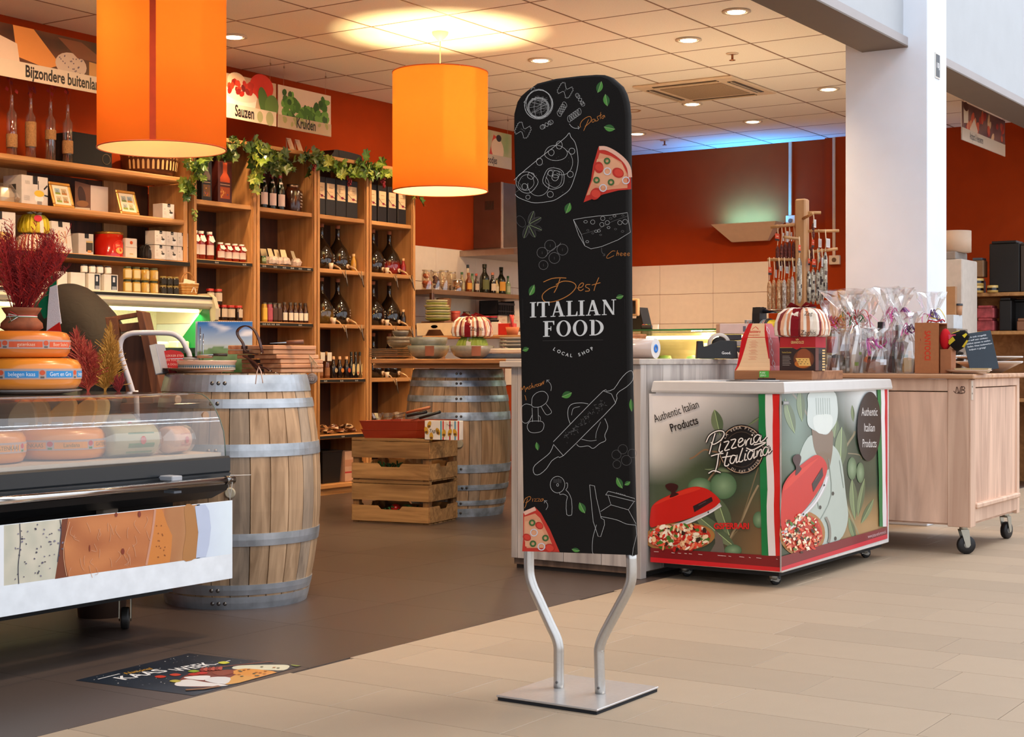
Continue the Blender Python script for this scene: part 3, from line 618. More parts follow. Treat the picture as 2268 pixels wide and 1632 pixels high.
# pizza cutter, peel, milk can
a.circ(285,1178,44,2.2,WHT,50); a.circ(286,1180,6,2,WHT,8)
for i in range(10): a.line([(262+i*5,1140+R.uniform(0,6)),(262+i*5,1168)],1,DIM)
L(a, [335,1170,345,1168,345,1195,335,1210,350,1225,370,1270,372,1350,365,1362,340,1358,338,1280,345,1250,320,1235,300,1238,298,1228], 2.2, sm=2)
L(a, [478,1180,500,1400,530,1490,545,1492,568,1420,566,1390,548,1380,520,1260,508,1186,478,1180], 2.2, sm=0); L(a, [520,1420,498,1500,495,1580,505,1598], 2)
L(a, [575,1240,590,1218,620,1225,750,1262,752,1280,600,1243,575,1240], 2.2, sm=0); L(a, [590,1245,607,1300,545,1340], 2, sm=0); L(a, [745,1282,712,1330,758,1415], 2, sm=0); L(a, [607,1300,712,1330], 2); L(a, [545,1370,640,1390,700,1415,758,1422], 2.2); L(a, [758,1424,762,1480,742,1560,735,1612], 2, sm=0)
for x in range(640, 700, 12): a.line([(x, 1225+(x-640)*.27), (x+6, 1232+(x-640)*.27)], 3, '#9a9896')
L(a, [215,1330,226,1310,222,1290,208,1276], 2); L(a, [206,1290,206,1274,222,1276], 2, sm=0)
L(a, [80,1290,92,1262,118,1250,124,1262,108,1280,92,1288], 3, ORG); L(a, [104,1262,95,1300,86,1320], 3, ORG); L(a, [136,1262,134,1280], 2.6, ORG, sm=0)
for x in (143, 163): L(a, [x,1264-(x-143)*.1,x+16,1262,x+2,1280,x+18,1278], 2.6, ORG, sm=0)
L(a, [196,1262,184,1268,184,1278,194,1276,198,1262,200,1274], 2.6, ORG)
for x, y, l, w, g in ((93,363,40,28,-.35),(341,637,66,42,-.4),(163,947,50,24,1.4),(730,700,76,26,1.5),(659,1168,74,38,1.1),(706,1170,40,26,-.5),(434,1318,72,40,1.1),(395,1572,50,26,.2),(130,12,60,36,-1.1),(660,46,44,28,-.2)): leafart(a, x, y, l, w, g)
a.up(); a.poly([(78,1352),(110,1330),(150,1314),(185,1350),(240,1450),(298,1584),(72,1580),(78,1500)], '#c6301f'); a.up(); a.poly([(84,1372),(150,1352),(180,1380),(225,1470),(262,1560),(100,1560),(82,1500)], '#e0946c'); a.up()
slice_(a, [(90,1400),(160,1390),(230,1520),(200,1560),(90,1550)], [(84,1352),(115,1338),(152,1322)], R, ([(175,1425,26),(100,1495,26),(235,1560,32)], [(132,1408),(212,1500),(137,1534)], [(143,1467),(188,1552)]))
A1.join(a); wobj('banner_print', A1, PRINT, cov)
# ---------------- barrels ----------------
OAK = WOOD('#85684a', '#b89876', 2, .6, 5., name='oak_stave'); OAKD = WOOD('#786858', '#a8937c', 2, .65, 5., name='grey_oak_stave')
HOOP = V(.42, .75, var=.35, scale=9); HOOPB = V(.5, .6, var=.5, scale=14)
def brad(z, h=.95, r0=.29, r1=.352): u = (z-h/2)/(h/2); return r0+(r1-r0)*(1-u*u)
def barrel(lab, x, y, hoops, hcol, bung, rot, dark=False, nst=26):
    t = thing('wine_barrel', lab, 'barrel', (x, y, 0), 0, 'oak wine barrels used as tables')
    da = 2*PI/nst; zs = [i*.95/12 for i in range(13)]; b = B(); g = .0022
    vs = []
    for z in zs:
        r = brad(z)
        for a, rr in ((-da/2, r-.012), (-da/2+g/r, r-.0008), (0, r+.0004), (da/2-g/r, r-.0008), (da/2, r-.012)): vs.append((rr*math.cos(a), rr*math.sin(a), z))
    b.add(vs, [(j*5+k, j*5+k+1, (j+1)*5+k+1, (j+1)*5+k) for j in range(12) for k in range(4)], '#a88460')
    b.add([vs[0], vs[1], vs[3], vs[4], ((brad(0)-.03)*math.cos(da/2), (brad(0)-.03)*math.sin(da/2), 0), ((brad(0)-.03)*math.cos(da/2), -(brad(0)-.03)*math.sin(da/2), 0)], [(0,1,2,3,4,5)], '#a88460')
    b.add([vs[60], vs[61], vs[63], vs[64], ((brad(0)-.03)*math.cos(da/2), (brad(0)-.03)*math.sin(da/2), .95), ((brad(0)-.03)*math.cos(da/2), -(brad(0)-.03)*math.sin(da/2), .95)], [(0,1,2,3,4,5)], '#a88460')
    me = b.mesh('stave'); me.materials.append(OAK); me2 = me.copy(); me2.materials.clear(); me2.materials.append(OAKD)
    for k in range(nst): obj('stave', me2 if k % 4 == 1 or k % 7 == 3 else me, None, t, rz=k*da+rot)
    obj('barrel_head', B().lathe([(.001,.925),(.272,.925),(.272,.90)], 32, c='#9a7a58', smooth=False, cap=False), OAK, t)
    obj('barrel_base', B().lathe([(.001,.02),(.272,.02)], 32, c='#6a5238', smooth=False, cap=False), OAK, t)
    for i, (z0, z1, nr) in enumerate(hoops):
        ho = obj('hoop', B().lathe([(brad(z0)-.002,z0),(brad(z0)+.0035,z0),(brad((z0+z1)/2)+.0045,(z0+z1)/2),(brad(z1)+.0035,z1),(brad(z1)-.002,z1)], 64, c=hcol, cap=False, smooth=False), HOOPB if dark else HOOP, t)
        for k in range(nr):
            a = rot+3.75+k*.085+(.11 if i in (2,) else 0)+i*.0; zc = (z0+z1)/2; r = brad(zc)+.004
            if bung is None: a -= .0
            obj('rivet', B().lathe([(.0085,0),(.007,.004),(.003,.006)], 10, c='#6e6a66', axis='x'), STEEL, ho, (r*math.cos(a), r*math.sin(a), zc), a)
    if bung:
        a, z, br = bung; r = brad(z); obj('bung', B().lathe([(br,-.004),(br,.006),(br*.8,.01)], 22, c='#a8a08c', axis='x'), MATTE, t, (r*math.cos(a), r*math.sin(a), z), a)
    return t
BX, BY = 4.745, 4.52
barrel('large oak wine barrel beside the glass cheese counter, topped with cutting boards', BX, BY, [(0,.05,3),(.058,.10,2),(.258,.309,1),(.616,.667,2),(.811,.848,2),(.877,.945,3)], '#b4bcc4', (3.83, .475, .022), -.17)
CXB, CYB = 8.24, 5.86
barrel('oak wine barrel with blotchy blue-grey hoops under the plank table', CXB, CYB, [(0,.054,2),(.074,.106,2),(.173,.207,2),(.285,.338,2),(.621,.673,2),(.74,.78,2),(.838,.876,2),(.895,.945,2)], '#b0c2d6', (3.72+.05, .475, .03), -.02, dark=True)
# ---------------- fruit crates ----------------
CRW = WOOD('#7a5630', '#b88c58', 0, .75, 5., name='crate_wood'); CRD = WOOD('#5a3c22', '#8a6238', 2, .75, 5., name='crate_post')
def crate(z, lab):
    c0 = Vector((7.505, 5.555, z)); rz = math.radians(-80)
    t = thing('fruit_crate', lab, 'crate', c0, rz, 'stacked wooden fruit crates'); Wd, D, Hh = .53, .39, .262
    for y in (.022, D-.022):
        for x in (.022, Wd-.022): obj('corner_post', B().box(-.02+(-Wd+x),y-.02,.0,-Wd+x+.02,y+.02,Hh), CRD, t)
    def slat(x0, x1, y, z0, z1, notch, rot):
        L_ = x1-x0
        if notch: pts = [(0,z0),(L_,z0),(L_,z1),(L_*.66,z1),(L_*.62,z1-.022),(L_*.38,z1-.022),(L_*.34,z1),(0,z1)]
        else: pts = [(0,z0),(L_,z0),(L_,z1),(0,z1)]
        return pts
    for k, (z0, z1, nt_) in enumerate(((.012,.108,True),(.142,.243,False))):
        for y in (-.007, D): obj('slat', B().prism(slat(0,Wd,0,z0,z1,nt_,0), 0, .007, '#a0784a'), CRW, t, (-Wd, y, 0))
        for x in (-Wd-.007, .0): obj('slat', B().prism(slat(0,D,0,z0,z1,nt_,0), 0, .007, '#a0784a').xf(rz=PI/2, loc=(.007,0,0)), CRW, t, (x, 0, 0))
    for y in (-.006, D-.03): obj('rim_batten', B().box(-Wd-.004,y,.247,.004,y+.036,Hh), CRW, t)
    for k in range(6): obj('bottom_slat', B().box(-Wd,.005+k*.064,0,0,.06+k*.064,.008), CRW, t)
    return t
crate(0, 'lower wooden fruit crate on the shop floor with vegetables inside'); crate(.262, 'upper wooden fruit crate, stacked under the terracotta tray')
R = random.Random(5)
def cr(x, y, z): return Vector((7.505, 5.555, z)) + Matrix.Rotation(math.radians(-80), 3, 'Z') @ Vector((x, y, 0))
def greens(x, y, z, lab, n=60, s=.12):
    b = B()
    for i in range(n):
        p = Vector((R.uniform(-s,s), R.uniform(-s*.6,s*.6), R.uniform(0,.07))); q = p+Vector((R.uniform(-.05,.05), R.uniform(-.05,.02), R.uniform(.0,.04)))
        b.tube([p, (p+q)/2+Vector((0,0,.012)), q], [.004,.006,.001], 4, R.choice(['#1f4a24','#2c5e2e','#173c1e','#3f7a3c']))
    one('leafy_greens', lab, 'vegetable', b, MATTE, cr(x, y, z), -1.4)
greens(-.33, .12, .275, 'dark green leafy herbs inside the upper crate'); greens(-.2, .12, .012, 'dark green leaves low inside the bottom crate', 60, .14)
for x, y, z, r, lab in ((-.17,.06,.275,.036,'shiny red tomato seen through the gap of the upper crate'), (-.42,.08,.02,.035,'red tomato at the left in the bottom crate'), (-.26,.06,.06,.032,'red tomato half under leaves in the bottom crate')):
    tt = thing('tomato', lab, 'tomato', cr(x, y, z+r)); obj('fruit', B().ball((0,0,0), r, 14, '#c01c10', (1,1,.85)), GLOSS, tt)
    b = B()
    for k in range(5): b.tube([(0,0,r*.8),(math.cos(k*1.26)*r*.6, math.sin(k*1.26)*r*.6, r*.78)], [.002,.001], 4, '#2c5e22')
    obj('stalk', b, MATTE, tt)
gb = B().ball((0,0,.03), .034, 12, '#d8ccb8', (1,1,.85)).tube([(0,0,.05),(.01,0,.09)], [.008,.005], 6, '#cfc0a0')
one('garlic_bulb', 'pale garlic bulb in the gap at the side of the bottom crate', 'garlic', gb, MATTE, cr(-.05,.12,.045))
# terracotta tray with lids, knives and box on the crates
TC = V(.35, var=.08, scale=10, coat=.2)
t = thing('terracotta_tray', 'stack of glazed terracotta baking dishes on the crates', 'dish', cr(-.24,.2,.524), math.radians(-80))
for k, (z0, h_, w_) in enumerate(((0,.055,.23),(.048,.06,.238))):
    obj('baking_dish', B().lathe([(w_*1.25,z0),(w_*1.35,z0+h_-.008),(w_*1.39,z0+h_),(w_*1.33,z0+h_),(w_*1.2,z0+.02),(.001,z0+.02)], 4, sy=.72, c='#8a2a10', smooth=False).xf(rz=PI/4, sc=(1,.72,1)), TC, t, bev=.006)
def knife(lab, p, q, hc='#15171a', br=.011, parent=None, grp='kitchen knives'):
    p, q = Vector(p), Vector(q); m_ = p.lerp(q, .5); t = thing('knife', lab, 'knife', m_, group=grp)
    obj('handle', B().tube([m_-m_, q-m_], [br, br*1.15], 6, hc, flat=(1,.7)), SATIN, t); obj('blade', B().tube([p-m_, m_-m_], [.002, br*1.2], 4, '#9a9a98', flat=(1,.25)), CHROME, t)
for i, (a_, b_, hc, lab) in enumerate((((850,925),(952,902),'#a86440','wooden handled knife lying on the terracotta dishes'), ((860,930),(945,912),'#16181a','black handled knife nearest the wooden handled one'), ((884,940),(975,912),'#16181a','black handled knife pointing furthest right on the dishes'))):
    knife(lab, PX(a_[0], a_[1]-0, 7.66), PX(b_[0], b_[1], 7.72), hc, .012)
t = thing('snack_box', 'printed carton with yellow biscuits hanging at the crate corner', 'carton', PX(941, 975, 7.50), math.radians(-80)); 
t.location = PX(941, 973, 7.49)
obj('carton', B().cbox(0,0,0,.235,.05,.115,'#e6ded8',b=.002), SATIN, t)
a = Art((0,0,0), step=.0004); a.rect(0,0,.235,.115,'#e0dcd8').up()
for x, c in ((.105,'#3a9ab0'),(.12,'#c83a30'),(.14,'#d8d0c8'),(.165,'#b83030'),(.2,'#3a88b0'),(.222,'#c83a30')): a.rect(x,0,x+.009,.115,c)
a.up()
for x, y in ((.03,.09),(.09,.05),(.045,.02),(.13,.04),(.17,.045),(.205,.045),(.012,.055)): a.ell(x,y,.013,.024,'#c89a2c',R.uniform(-.5,.5),12); a.k += 1; a.ell(x,y-.01,.01,.008,'#6a4a1c',0,10)
a.up(); a.text('Tagliè',.03,.045,.02,'#2a221c',shear=.2); a.text('Tagliè',.15,.085,.012,'#2a221c')
obj('carton_print', a, PRINT, t)
# ---------------- plank counter ----------------
PL = WOOD('#978d87', '#c0b6ae', 2, .7, 3.5, name='whitewashed_plank'); PLT = WOOD('#a89c94', '#c8bcb0', 1, .6, 3.5, name='whitewashed_top'); DKW = WOOD('#5a4638', '#7c6250', 2, .7, 4., name='dark_wood')  # carcass wood is a darker brown than the planks
t = thing('wooden_counter', 'whitewashed plank sales counter standing behind the pizzeria freezer', 'counter', (6.18, 3.38, 0))
def P0(*a): return a
b = B().box(.012,.012,.02,1.5,.69,.97,'#7c6250'); obj('carcass', b, DKW, t)
ys = [4.08, 4.045, YX(1247,6.18), YX(1331,6.18), YX(1412,6.18), 3.38]
obj('corner_post', B().cbox(0,.665,.05,.04,.70,.985,b=.002), PL, t)
for i in range(1, 5): obj('plank', B().cbox(0,ys[i+1]-3.38+.0015,.05,.014,ys[i]-3.38-.0015,.985,b=.002), PL, t)
for i in range(1, 1): pass
obj('corner_post', B().cbox(-.003,-.014,.0,.05,.02,.985,b=.002), PL, t)
xs = [6.23, 6.37, XY(1463,3.38), XY(1508,3.38), XY(1550,3.38), XY(1590,3.38), 7.24, 7.45, 7.68]
for i in range(len(xs)-1): obj('plank', B().cbox(xs[i]-6.18+.0015,-.013,.03,xs[i+1]-6.18-.0015,0,.985,b=.002), PL, t)
obj('kick_board', B().box(.02,.02,0,1.45,.68,.05,'#241c16'), MATTE, t)
obj('worktop', B().cbox(-.02,-.018,.985,1.52,.72,1.012,b=.003), PLT, t)
obj('worktop_edge', B().cbox(-.03,.45,.972,.0,.75,1.0,b=.003), PLT, t)
# plank table over the barrel
TT = WOOD('#8a5a36', '#c08a5c', 1, .6, 4., name='table_plank')
t = thing('plank_table', 'thick plank tabletop carried by the second barrel, full of crockery', 'table', (7.82, 4.1, 0))
obj('tabletop', B().cbox(0,-.0,.985,.34,YX(820,7.82)-4.1,1.015,b=.004), TT, t); obj('tabletop', B().cbox(.344,0,.985,.70,YX(820,7.82)-4.1+.2,1.015,b=.004), TT, t)
obj('under_board', B().cbox(.05,.3,.955,.66,YX(832,7.9)-4.1,.984,b=.004), TT, t)
obj('cross_rail', B().cbox(.03,.05,.90,.07,1.0,.95,b=.003), TT, t)
for y in (.06,): 
    for x in (.05, .6): obj('table_leg', B().cbox(x,y,0,x+.06,y+.06,.955,b=.003), TT, t)
TT_Z = 1.015
# ---------------- pizzeria chest freezer ----------------
FX, FY, FX2, FY2, FZ0, FZ1 = 6.25, 2.70, 7.60, 3.33, .073, .862
t = thing('chest_freezer', 'white chest freezer wrapped in Italian pizzeria pictures on casters', 'freezer', (FX, FY, 0))
wobj('cabinet', B().cbox(FX,FY,FZ0,FX2,FY2,FZ1,'#e8e6e4',b=.004), SATIN, t)
wobj('underframe', B().box(FX+.03,FY+.03,FZ0-.022,FX2-.03,FY2-.03,FZ0+.002,'#131416'), MATTE, t)
b = B(); o_ = .012
def frame_(b, z0, z1, o0, o1, inn, c):
    for (x0, y0, x1, y1) in ((FX-o0,FY-o0,FX2+o0,FY+inn),(FX-o0,FY2-inn,FX2+o0,FY2+o0),(FX-o0,FY+inn,FX+inn,FY2-inn),(FX2-inn,FY+inn,FX2+o0,FY2-inn)): b.box(x0,y0,z0,x1,y1,z1,c)
outr = [(FX-o_,FY-o_),(FX2+o_,FY-o_),(FX2+o_,FY2+o_),(FX-o_,FY2+o_)]
def rr(o0, z): return [(FX-o0,FY-o0,z),(FX2+o0,FY-o0,z),(FX2+o0,FY2+o0,z),(FX-o0,FY2+o0,z)]
rs = [rr(0,.858), rr(.012,.858), rr(.014,.866), rr(.008,.905), rr(.004,.909), rr(-.05,.909), rr(-.052,.895)]
b.add([p for r_ in rs for p in r_], [(j*4+i, j*4+(i+1) % 4, (j+1)*4+(i+1) % 4, (j+1)*4+i) for j in range(6) for i in range(4)], '#ccc8c4')
wobj('top_frame', b, V(.4, .1, var=.03), t)
wobj('sliding_lid', B().cbox(FX+.05,FY+.05,.893,(FX+FX2)/2+.03,FY2-.05,.899,'#c4ccd0',b=.001), GLASS('#dfeaee', .05, .35), t)
wobj('sliding_lid', B().cbox((FX+FX2)/2-.03,FY+.05,.885,FX2-.05,FY2-.05,.891,'#c4ccd0',b=.001), GLASS('#dfeaee', .05, .35), t)
wobj('lid_rail', B().box((FX+FX2)/2-.03,FY+.05,.891,(FX+FX2)/2+.0,FY2-.05,.903,'#3a3c40'), SATIN, t)
def fz_pizza(a, x, y, rx, ry, n, R):
    a.ell(x, y, rx*1.1, ry*1.1, '#c89a5c', -.05, 28, c2='#a8743c'); a.up(); a.ell(x, y, rx*.97, ry*.95, '#c8402c', -.05, 24); a.up()
    for i in range(n):
        th = R.uniform(0,6.28); q = math.sqrt(R.random())*.95
        a.ell(x+rx*q*math.cos(th), y+ry*q*math.sin(th), rx*R.uniform(.04,.13), rx*R.uniform(.03,.07), R.choice(['#d83a28','#f6e6c8','#f0c898','#e8583c','#b81c14','#fff2dc','#e89068','#4a7a2c','#3a2418','#f4d8b0']), R.uniform(0,3), 7); a.k += .12
def lidart(a, pts, rim, knob, lat, dark, R):
    a.up(); a.line(rim, 30, '#c8c4c4', sm=5); a.up(); a.line([(x, y+10) for x, y in rim], 8, '#e8e8ea', sm=5); a.up(); a.poly(smoothline(pts, 5, True), '#c81e14'); a.up()
    a.poly(smoothline(dark, 4, True), '#d8321f'); a.up(); a.poly(smoothline(knob, 3, True), '#3a1412'); a.up(); a.poly(lat, '#2c1a1c'); a.up()
    (x0, y0), (x1, y1) = lat[0], lat[1]; a.line([(x0*.7+x1*.3, y0*.7+y1*.3+14), (x0*.3+x1*.7, y0*.3+y1*.7+14)], 5, '#5a4446')
    for x, y in rim[2::2]: a.k += 1; a.ell(x, y, 5, 7, '#241c1c')
# left face (x = FX)
R = random.Random(11)
a = Pix('x', FX, 1400, 820, 3.263)
def bgL(u, v):     # blurred olive grove
    n_ = N2(u*3, v*3, 1.3)
    c = mix('#3c4436', '#5f6c4c', .5+n_)
    c = mix(c, '#e6e0dc', max(0, 1-math.hypot(u*.75, (v)*1.5)*1.35)*1.6)
    c = mix(c, '#d6cfc4', max(0, 1-math.hypot((u-.05)*2.2, (v-.33)*3)*1.3)*1.0)
    c = mix(c, '#26301f', max(0, 1-math.hypot((u-.55)*2.0, (v-.45)*2.2))*.9)
    c = mix(c, '#80603c', max(0, 1-math.hypot((u-.9)*2.4, (v-1.0)*2.2))*1.2)
    return c
def tL(x): return 170 if False else 168
c0, c1 = (122, 168), (1066, 172); d0, d1 = (130, 1285), (1068, 1345)
class Q_(Art): pass
def quad(a, P, nx, ny, fn):
    vs, cs = [], []
    for j in range(ny+1):
        for i in range(nx+1):
            u, v = i/nx, j/ny; x = (P[0][0]*(1-u)+P[1][0]*u)*(1-v)+(P[3][0]*(1-u)+P[2][0]*u)*v; y = (P[0][1]*(1-u)+P[1][1]*u)*(1-v)+(P[3][1]*(1-u)+P[2][1]*u)*v
            vs.append(a.pt(x, y)); cs.append(fn(u, v))
    a.add(vs, [(j*(nx+1)+i, j*(nx+1)+i+1, (j+1)*(nx+1)+i+1, (j+1)*(nx+1)+i) for j in range(ny) for i in range(nx)], cs)
quad(a, [c0, c1, d1, d0], 40, 44, bgL); a.up()
a.line([(415,640),(450,625),(520,575),(570,585),(625,600),(630,680),(560,780),(548,800)], 12, '#8a6a4c', sm=4); a.line([(912,830),(860,930),(790,1090),(730,1170),(690,1260),(670,1210)], 14, '#9a8868', sm=4); a.line([(640,1210),(690,1240),(740,1180),(780,1110),(912,700)], 8, '#7a6a4c', sm=4); a.up()
for x, y, l, w_, g in ((615,375,190,85,1.35),(690,720,330,34,.03),(655,1050,300,110,1.25),(590,1150,420,100,.7),(895,360,150,20,-.6)): leafart(a, x, y, l, w_, g, '#6f7c5a', '#566548')
a.up()
for x, y, rx, ry in ((490,840,86,64),(660,835,96,96),(915,1080,42,60),(730,1300,62,42)): a.ell(x, y, rx, ry, '#86a37c', 0, 26, c2='#4a6a48'); a.up()
fz_pizza(a, 340, 1205, 235, 95, 230, R); a.k = 8
a.poly([(600,1150),(650,1210),(668,1300),(668,1330),(560,1320),(600,1250)], '#6c6258')
lidart(a, [(132,1040),(150,975),(230,920),(420,846),(520,850),(590,890),(632,935),(628,960),(560,1010),(380,1080),(200,1120),(132,1130)], [(132,1165),(200,1155),(300,1130),(420,1088),(550,1026),(640,970)], [(240,830),(280,815),(330,830),(325,860),(310,880),(338,895),(272,920),(285,880),(255,860)], [(440,982),(575,914),(583,945),(450,1025)], [(160,975),(230,925),(420,850),(490,860),(300,920)], R)
a.k = 16; quad(a, [(132,1283),(1068,1343),(1068,1428),(132,1352)], 1, 1, lambda u, v: lin('#7c1418')); a.up(); quad(a, [(132,1350),(1068,1425),(1068,1455),(132,1385)], 1, 1, lambda u, v: lin('#d01c24'))
a.k = 17
for x0, x1, c in ((912,968,'#127a3e'),(962,1024,'#ece4e2'),(1014,1066,'#d8201a')): a.poly([(x0, 172)]+[(x0+22*0+R.uniform(-5,5)+j*2.1, 172+j*115) for j in range(1,10)]+[(x0+24, 1336+(x0-912)*.07),(x1+20 if x1 < 1060 else x1+2, 1340)]+[(x1+R.uniform(-5,5)+ (j*2.1 if x1 < 1060 else 0), 172+j*115) for j in range(9,0,-1)]+[(x1,172)], c); a.k += 1
a.up(); a.text('Authentic Italian', 165, 378, 60, '#181412', wid=None, a=.33, xs=.62); a.text('Products', 285, 445, 60, '#181412', a=.30, xs=.70, bold=.012)
a.ell(790, 572, 168, 180, '#14100e', 0, 40); a.up(); a.circ(790, 572, 158, 5, '#c8a888', 170); a.circ(790,572,118,3,'#5a4a3c',128); a.up()
for i, ch in enumerate('LA VERA PIZZA'):
    th = 2.55-i*.15; a.text(ch, 790+136*math.cos(th), 572-148*math.sin(th)+0, 22, '#d8c8b8', a=th-PI/2, al='c')
for i, ch in enumerate('DI EAT BETTER'):
    th = -2.05+i*.13; a.text(ch, 790+148*math.cos(th), 572-160*math.sin(th)+8, 20, '#d8c8b8', a=th+PI/2, al='c')
a.up(2)
def script(a, pts, w, c='#f0eae2', bk='#14100e'):
    p = [(pts[i], pts[i+1]) for i in range(0, len(pts), 2)]
    a.line(p, w*2.6, bk, sm=4); a.k += 2; a.line(p, w, c, sm=4); a.k -= 2
for pts in ([600,455,575,540,558,605],[535,520,560,470,610,440,655,440,665,465,640,505,590,535,570,520],[640,530,628,580,640,592,655,580],[662,520,700,515,668,578,705,570],[712,505,750,500,718,562,755,556],[765,530,800,505,790,490,772,505,768,545,785,550,808,532],[812,530,818,500,822,545,830,510,850,490],[862,490,856,530,868,535,880,522],[930,475,905,465,880,490,885,520,905,515,932,470,925,515,950,505,972,480],
    [570,620,620,605,660,600],[625,605,615,680,600,735],[552,745,590,725,640,740],[690,590,668,680,690,690,700,675],[650,630,725,618],[755,620,725,615,708,650,715,672,735,665,760,612,752,665,772,655],[800,560,772,650,790,660,802,648],[820,600,812,648,830,645],[880,590,855,580,835,615,842,642,862,635,885,580,878,635,895,622],[905,580,900,625,915,585,935,572,928,620,945,612],[985,560,962,555,945,585,950,612,970,605,990,550,985,600,1008,575],[825,560,870,575,930,545,965,520,880,540]): script(a, pts, 8)
a.k += 3; a.ell(642,505,6,c='#f0eae2'); a.ell(868,468,6,c='#f0eae2'); a.ell(828,580,6,c='#f0eae2')
a.text('GSFERRARI', 590, 1145, 42, '#d42020', wid=255, bold=.04, a=.0)
for i in range(16): x = R.uniform(140,1060); a.k += .1; a.line([(x, 1300+x*.06), (x+R.uniform(10,40), 1302+x*.063)], 3, '#e8d8d4')
AL = a
# right face (y = FY)
a = Pix('y', FY, 1400, 820, 3.263)
def bgR(u, v):
    c = mix('#4a5a44', '#2c3a28', .5+N2(u*4, v*4, 7)); c = mix(c, '#e8ecea', max(0, 1-math.hypot((u-.95)*2.2, v*2.5))*1.7); c = mix(c, '#a8c4b8', max(0, 1-math.hypot((u-.15)*5, (v-.2)*2.5))*.4)
    return mix(c, '#b08c5c', max(0, 1-math.hypot((u-.85)*2., (v-1)*3.2))*1.3)
quad(a, [(1080,170),(1843,118),(1845,1135),(1080,1345)], 36, 40, bgR); a.up()
a.line([(1160,170),(1220,240),(1270,330)], 14, '#8a8474', sm=3); a.line([(1500,640),(1560,530),(1600,470),(1610,440)], 14, '#8a8064', sm=3); a.line([(1560,600),(1640,610),(1660,640)], 8, '#8a8064', sm=3); a.line([(1540,950),(1580,1050),(1640,1190)], 10, '#9a9470', sm=3); a.up()
for x, y, l, w_, g in ((1140,330,260,70,1.3),(1220,250,240,60,1.5),(1510,560,300,90,1.6),(1595,310,120,26,1.5),(1600,930,300,60,1.5),(1655,920,280,44,1.75),(1700,1020,200,44,-1.1),(1470,420,140,50,1.7),(1590,1150,180,44,1.3)): leafart(a, x, y, l, w_, g, '#7c8c66', '#5c6c4c')
a.up()
# cook in white cap and jacket
a.poly(smoothline([(1215,600),(1290,470),(1380,520),(1450,540),(1510,640),(1545,900),(1560,1080),(1500,1225),(1360,1260),(1240,1100),(1200,800)], 4, True), '#b4c0b6'); a.up()
a.poly(smoothline([(1300,380),(1330,440),(1440,430),(1452,520),(1440,640),(1410,720),(1330,600),(1305,500)], 4, True), '#7c6650'); a.up()
a.poly(smoothline([(1285,160),(1450,148),(1485,250),(1480,360),(1440,430),(1400,465),(1330,440),(1270,390),(1270,260)], 4, True), '#c8d2cc'); a.up()
for x in range(1330, 1430, 16): a.line([(x, 200),(x+4, 320)], 5, '#a0aca4', sm=0)
a.poly(smoothline([(1320,330),(1430,320),(1450,380),(1420,450),(1350,455),(1312,400)], 4, True), '#d8dfd8'); a.up()
for x, y in ((1452,890),(1360,990),(1470,1215)): a.ell(x, y, 9, 14, '#3a3a34')
a.line([(1420,640),(1440,900),(1360,1080)], 5, '#8a968c', sm=3); a.line([(1500,650),(1530,850)], 5, '#98a498'); a.line([(1300,700),(1350,1000)], 5, '#98a498')
for x, y, rx, ry in ((1590,710,33,82),(1650,740,28,74)): a.ell(x, y, rx, ry, '#8fa682', 0, 22, c2='#54704c'); a.up()
fz_pizza(a, 1230, 1180, 150, 150, 200, R); a.k = 14
a.line([(1400,1060),(1425,1120),(1430,1200),(1420,1245)], 18, '#8a867c', sm=3); a.up()
lidart(a, [(1082,900),(1110,800),(1180,720),(1300,625),(1350,615),(1395,655),(1410,720),(1370,830),(1270,980),(1160,1100),(1082,1150)], [(1084,1180),(1150,1130),(1240,1040),(1330,940),(1390,830),(1410,760)], [(1165,625),(1200,605),(1222,625),(1218,660),(1210,690),(1225,715),(1180,762),(1185,700),(1165,660)], [(1300,820),(1375,700),(1382,760),(1310,880)], [(1100,870),(1140,780),(1300,660),(1340,640),(1220,760)], R)
a.k = 22; quad(a, [(1080,1345),(1846,1130),(1846,1185),(1080,1425)], 1, 1, lambda u, v: lin('#7c1420')); a.up(); quad(a, [(1080,1423),(1846,1183),(1846,1215),(1080,1450)], 1, 1, lambda u, v: lin('#d01c34'))
a.k = 23
for x0, x1, c in ((1772,1800,'#127a3e'),(1797,1826,'#ece8ea'),(1824,1845,'#c82030')): a.poly([(x0,122)]+[(x0+R.uniform(-3,3)+j*1.8,122+j*112) for j in range(1,9)]+[(x0+16,1130),(min(x1+16,1846),1128)]+[(min(x1+R.uniform(-3,3)+j*1.8,1846),122+j*112) for j in range(8,0,-1)]+[(x1,120)], c); a.k += 1
a.up(); a.ell(1714, 405, 86, 250, '#221a18', .03, 40); a.up()
for s_, y, w_ in (('Authentic',328,115),('Italian',442,76),('Products',556,100)): a.text(s_, 1716, y, 62, '#e0dcd8', wid=w_, al='c')
a.text('www.pizza-and-more.nl', 1706, 1213, 24, '#d8b8bc', wid=134, a=.28); a.rect(1092, 222, 1136, 248, '#6a6a64'); a.up(); a.rect(1097, 228, 1131, 242, '#9a9a94')
AL.join(a); wobj('picture_wrap', AL, V(.35, var=.02, coat=.15), t)
for x, y in ((FX+.10,FY+.09),(FX+.12,FY2-.09),(FX2-.12,FY+.09),(FX2-.12,FY2-.09)):
    c_ = caster(t, x-FX, y-FY, FZ0-.022, .026, .018, -.5, 0); c_.children[0].location.z = .026
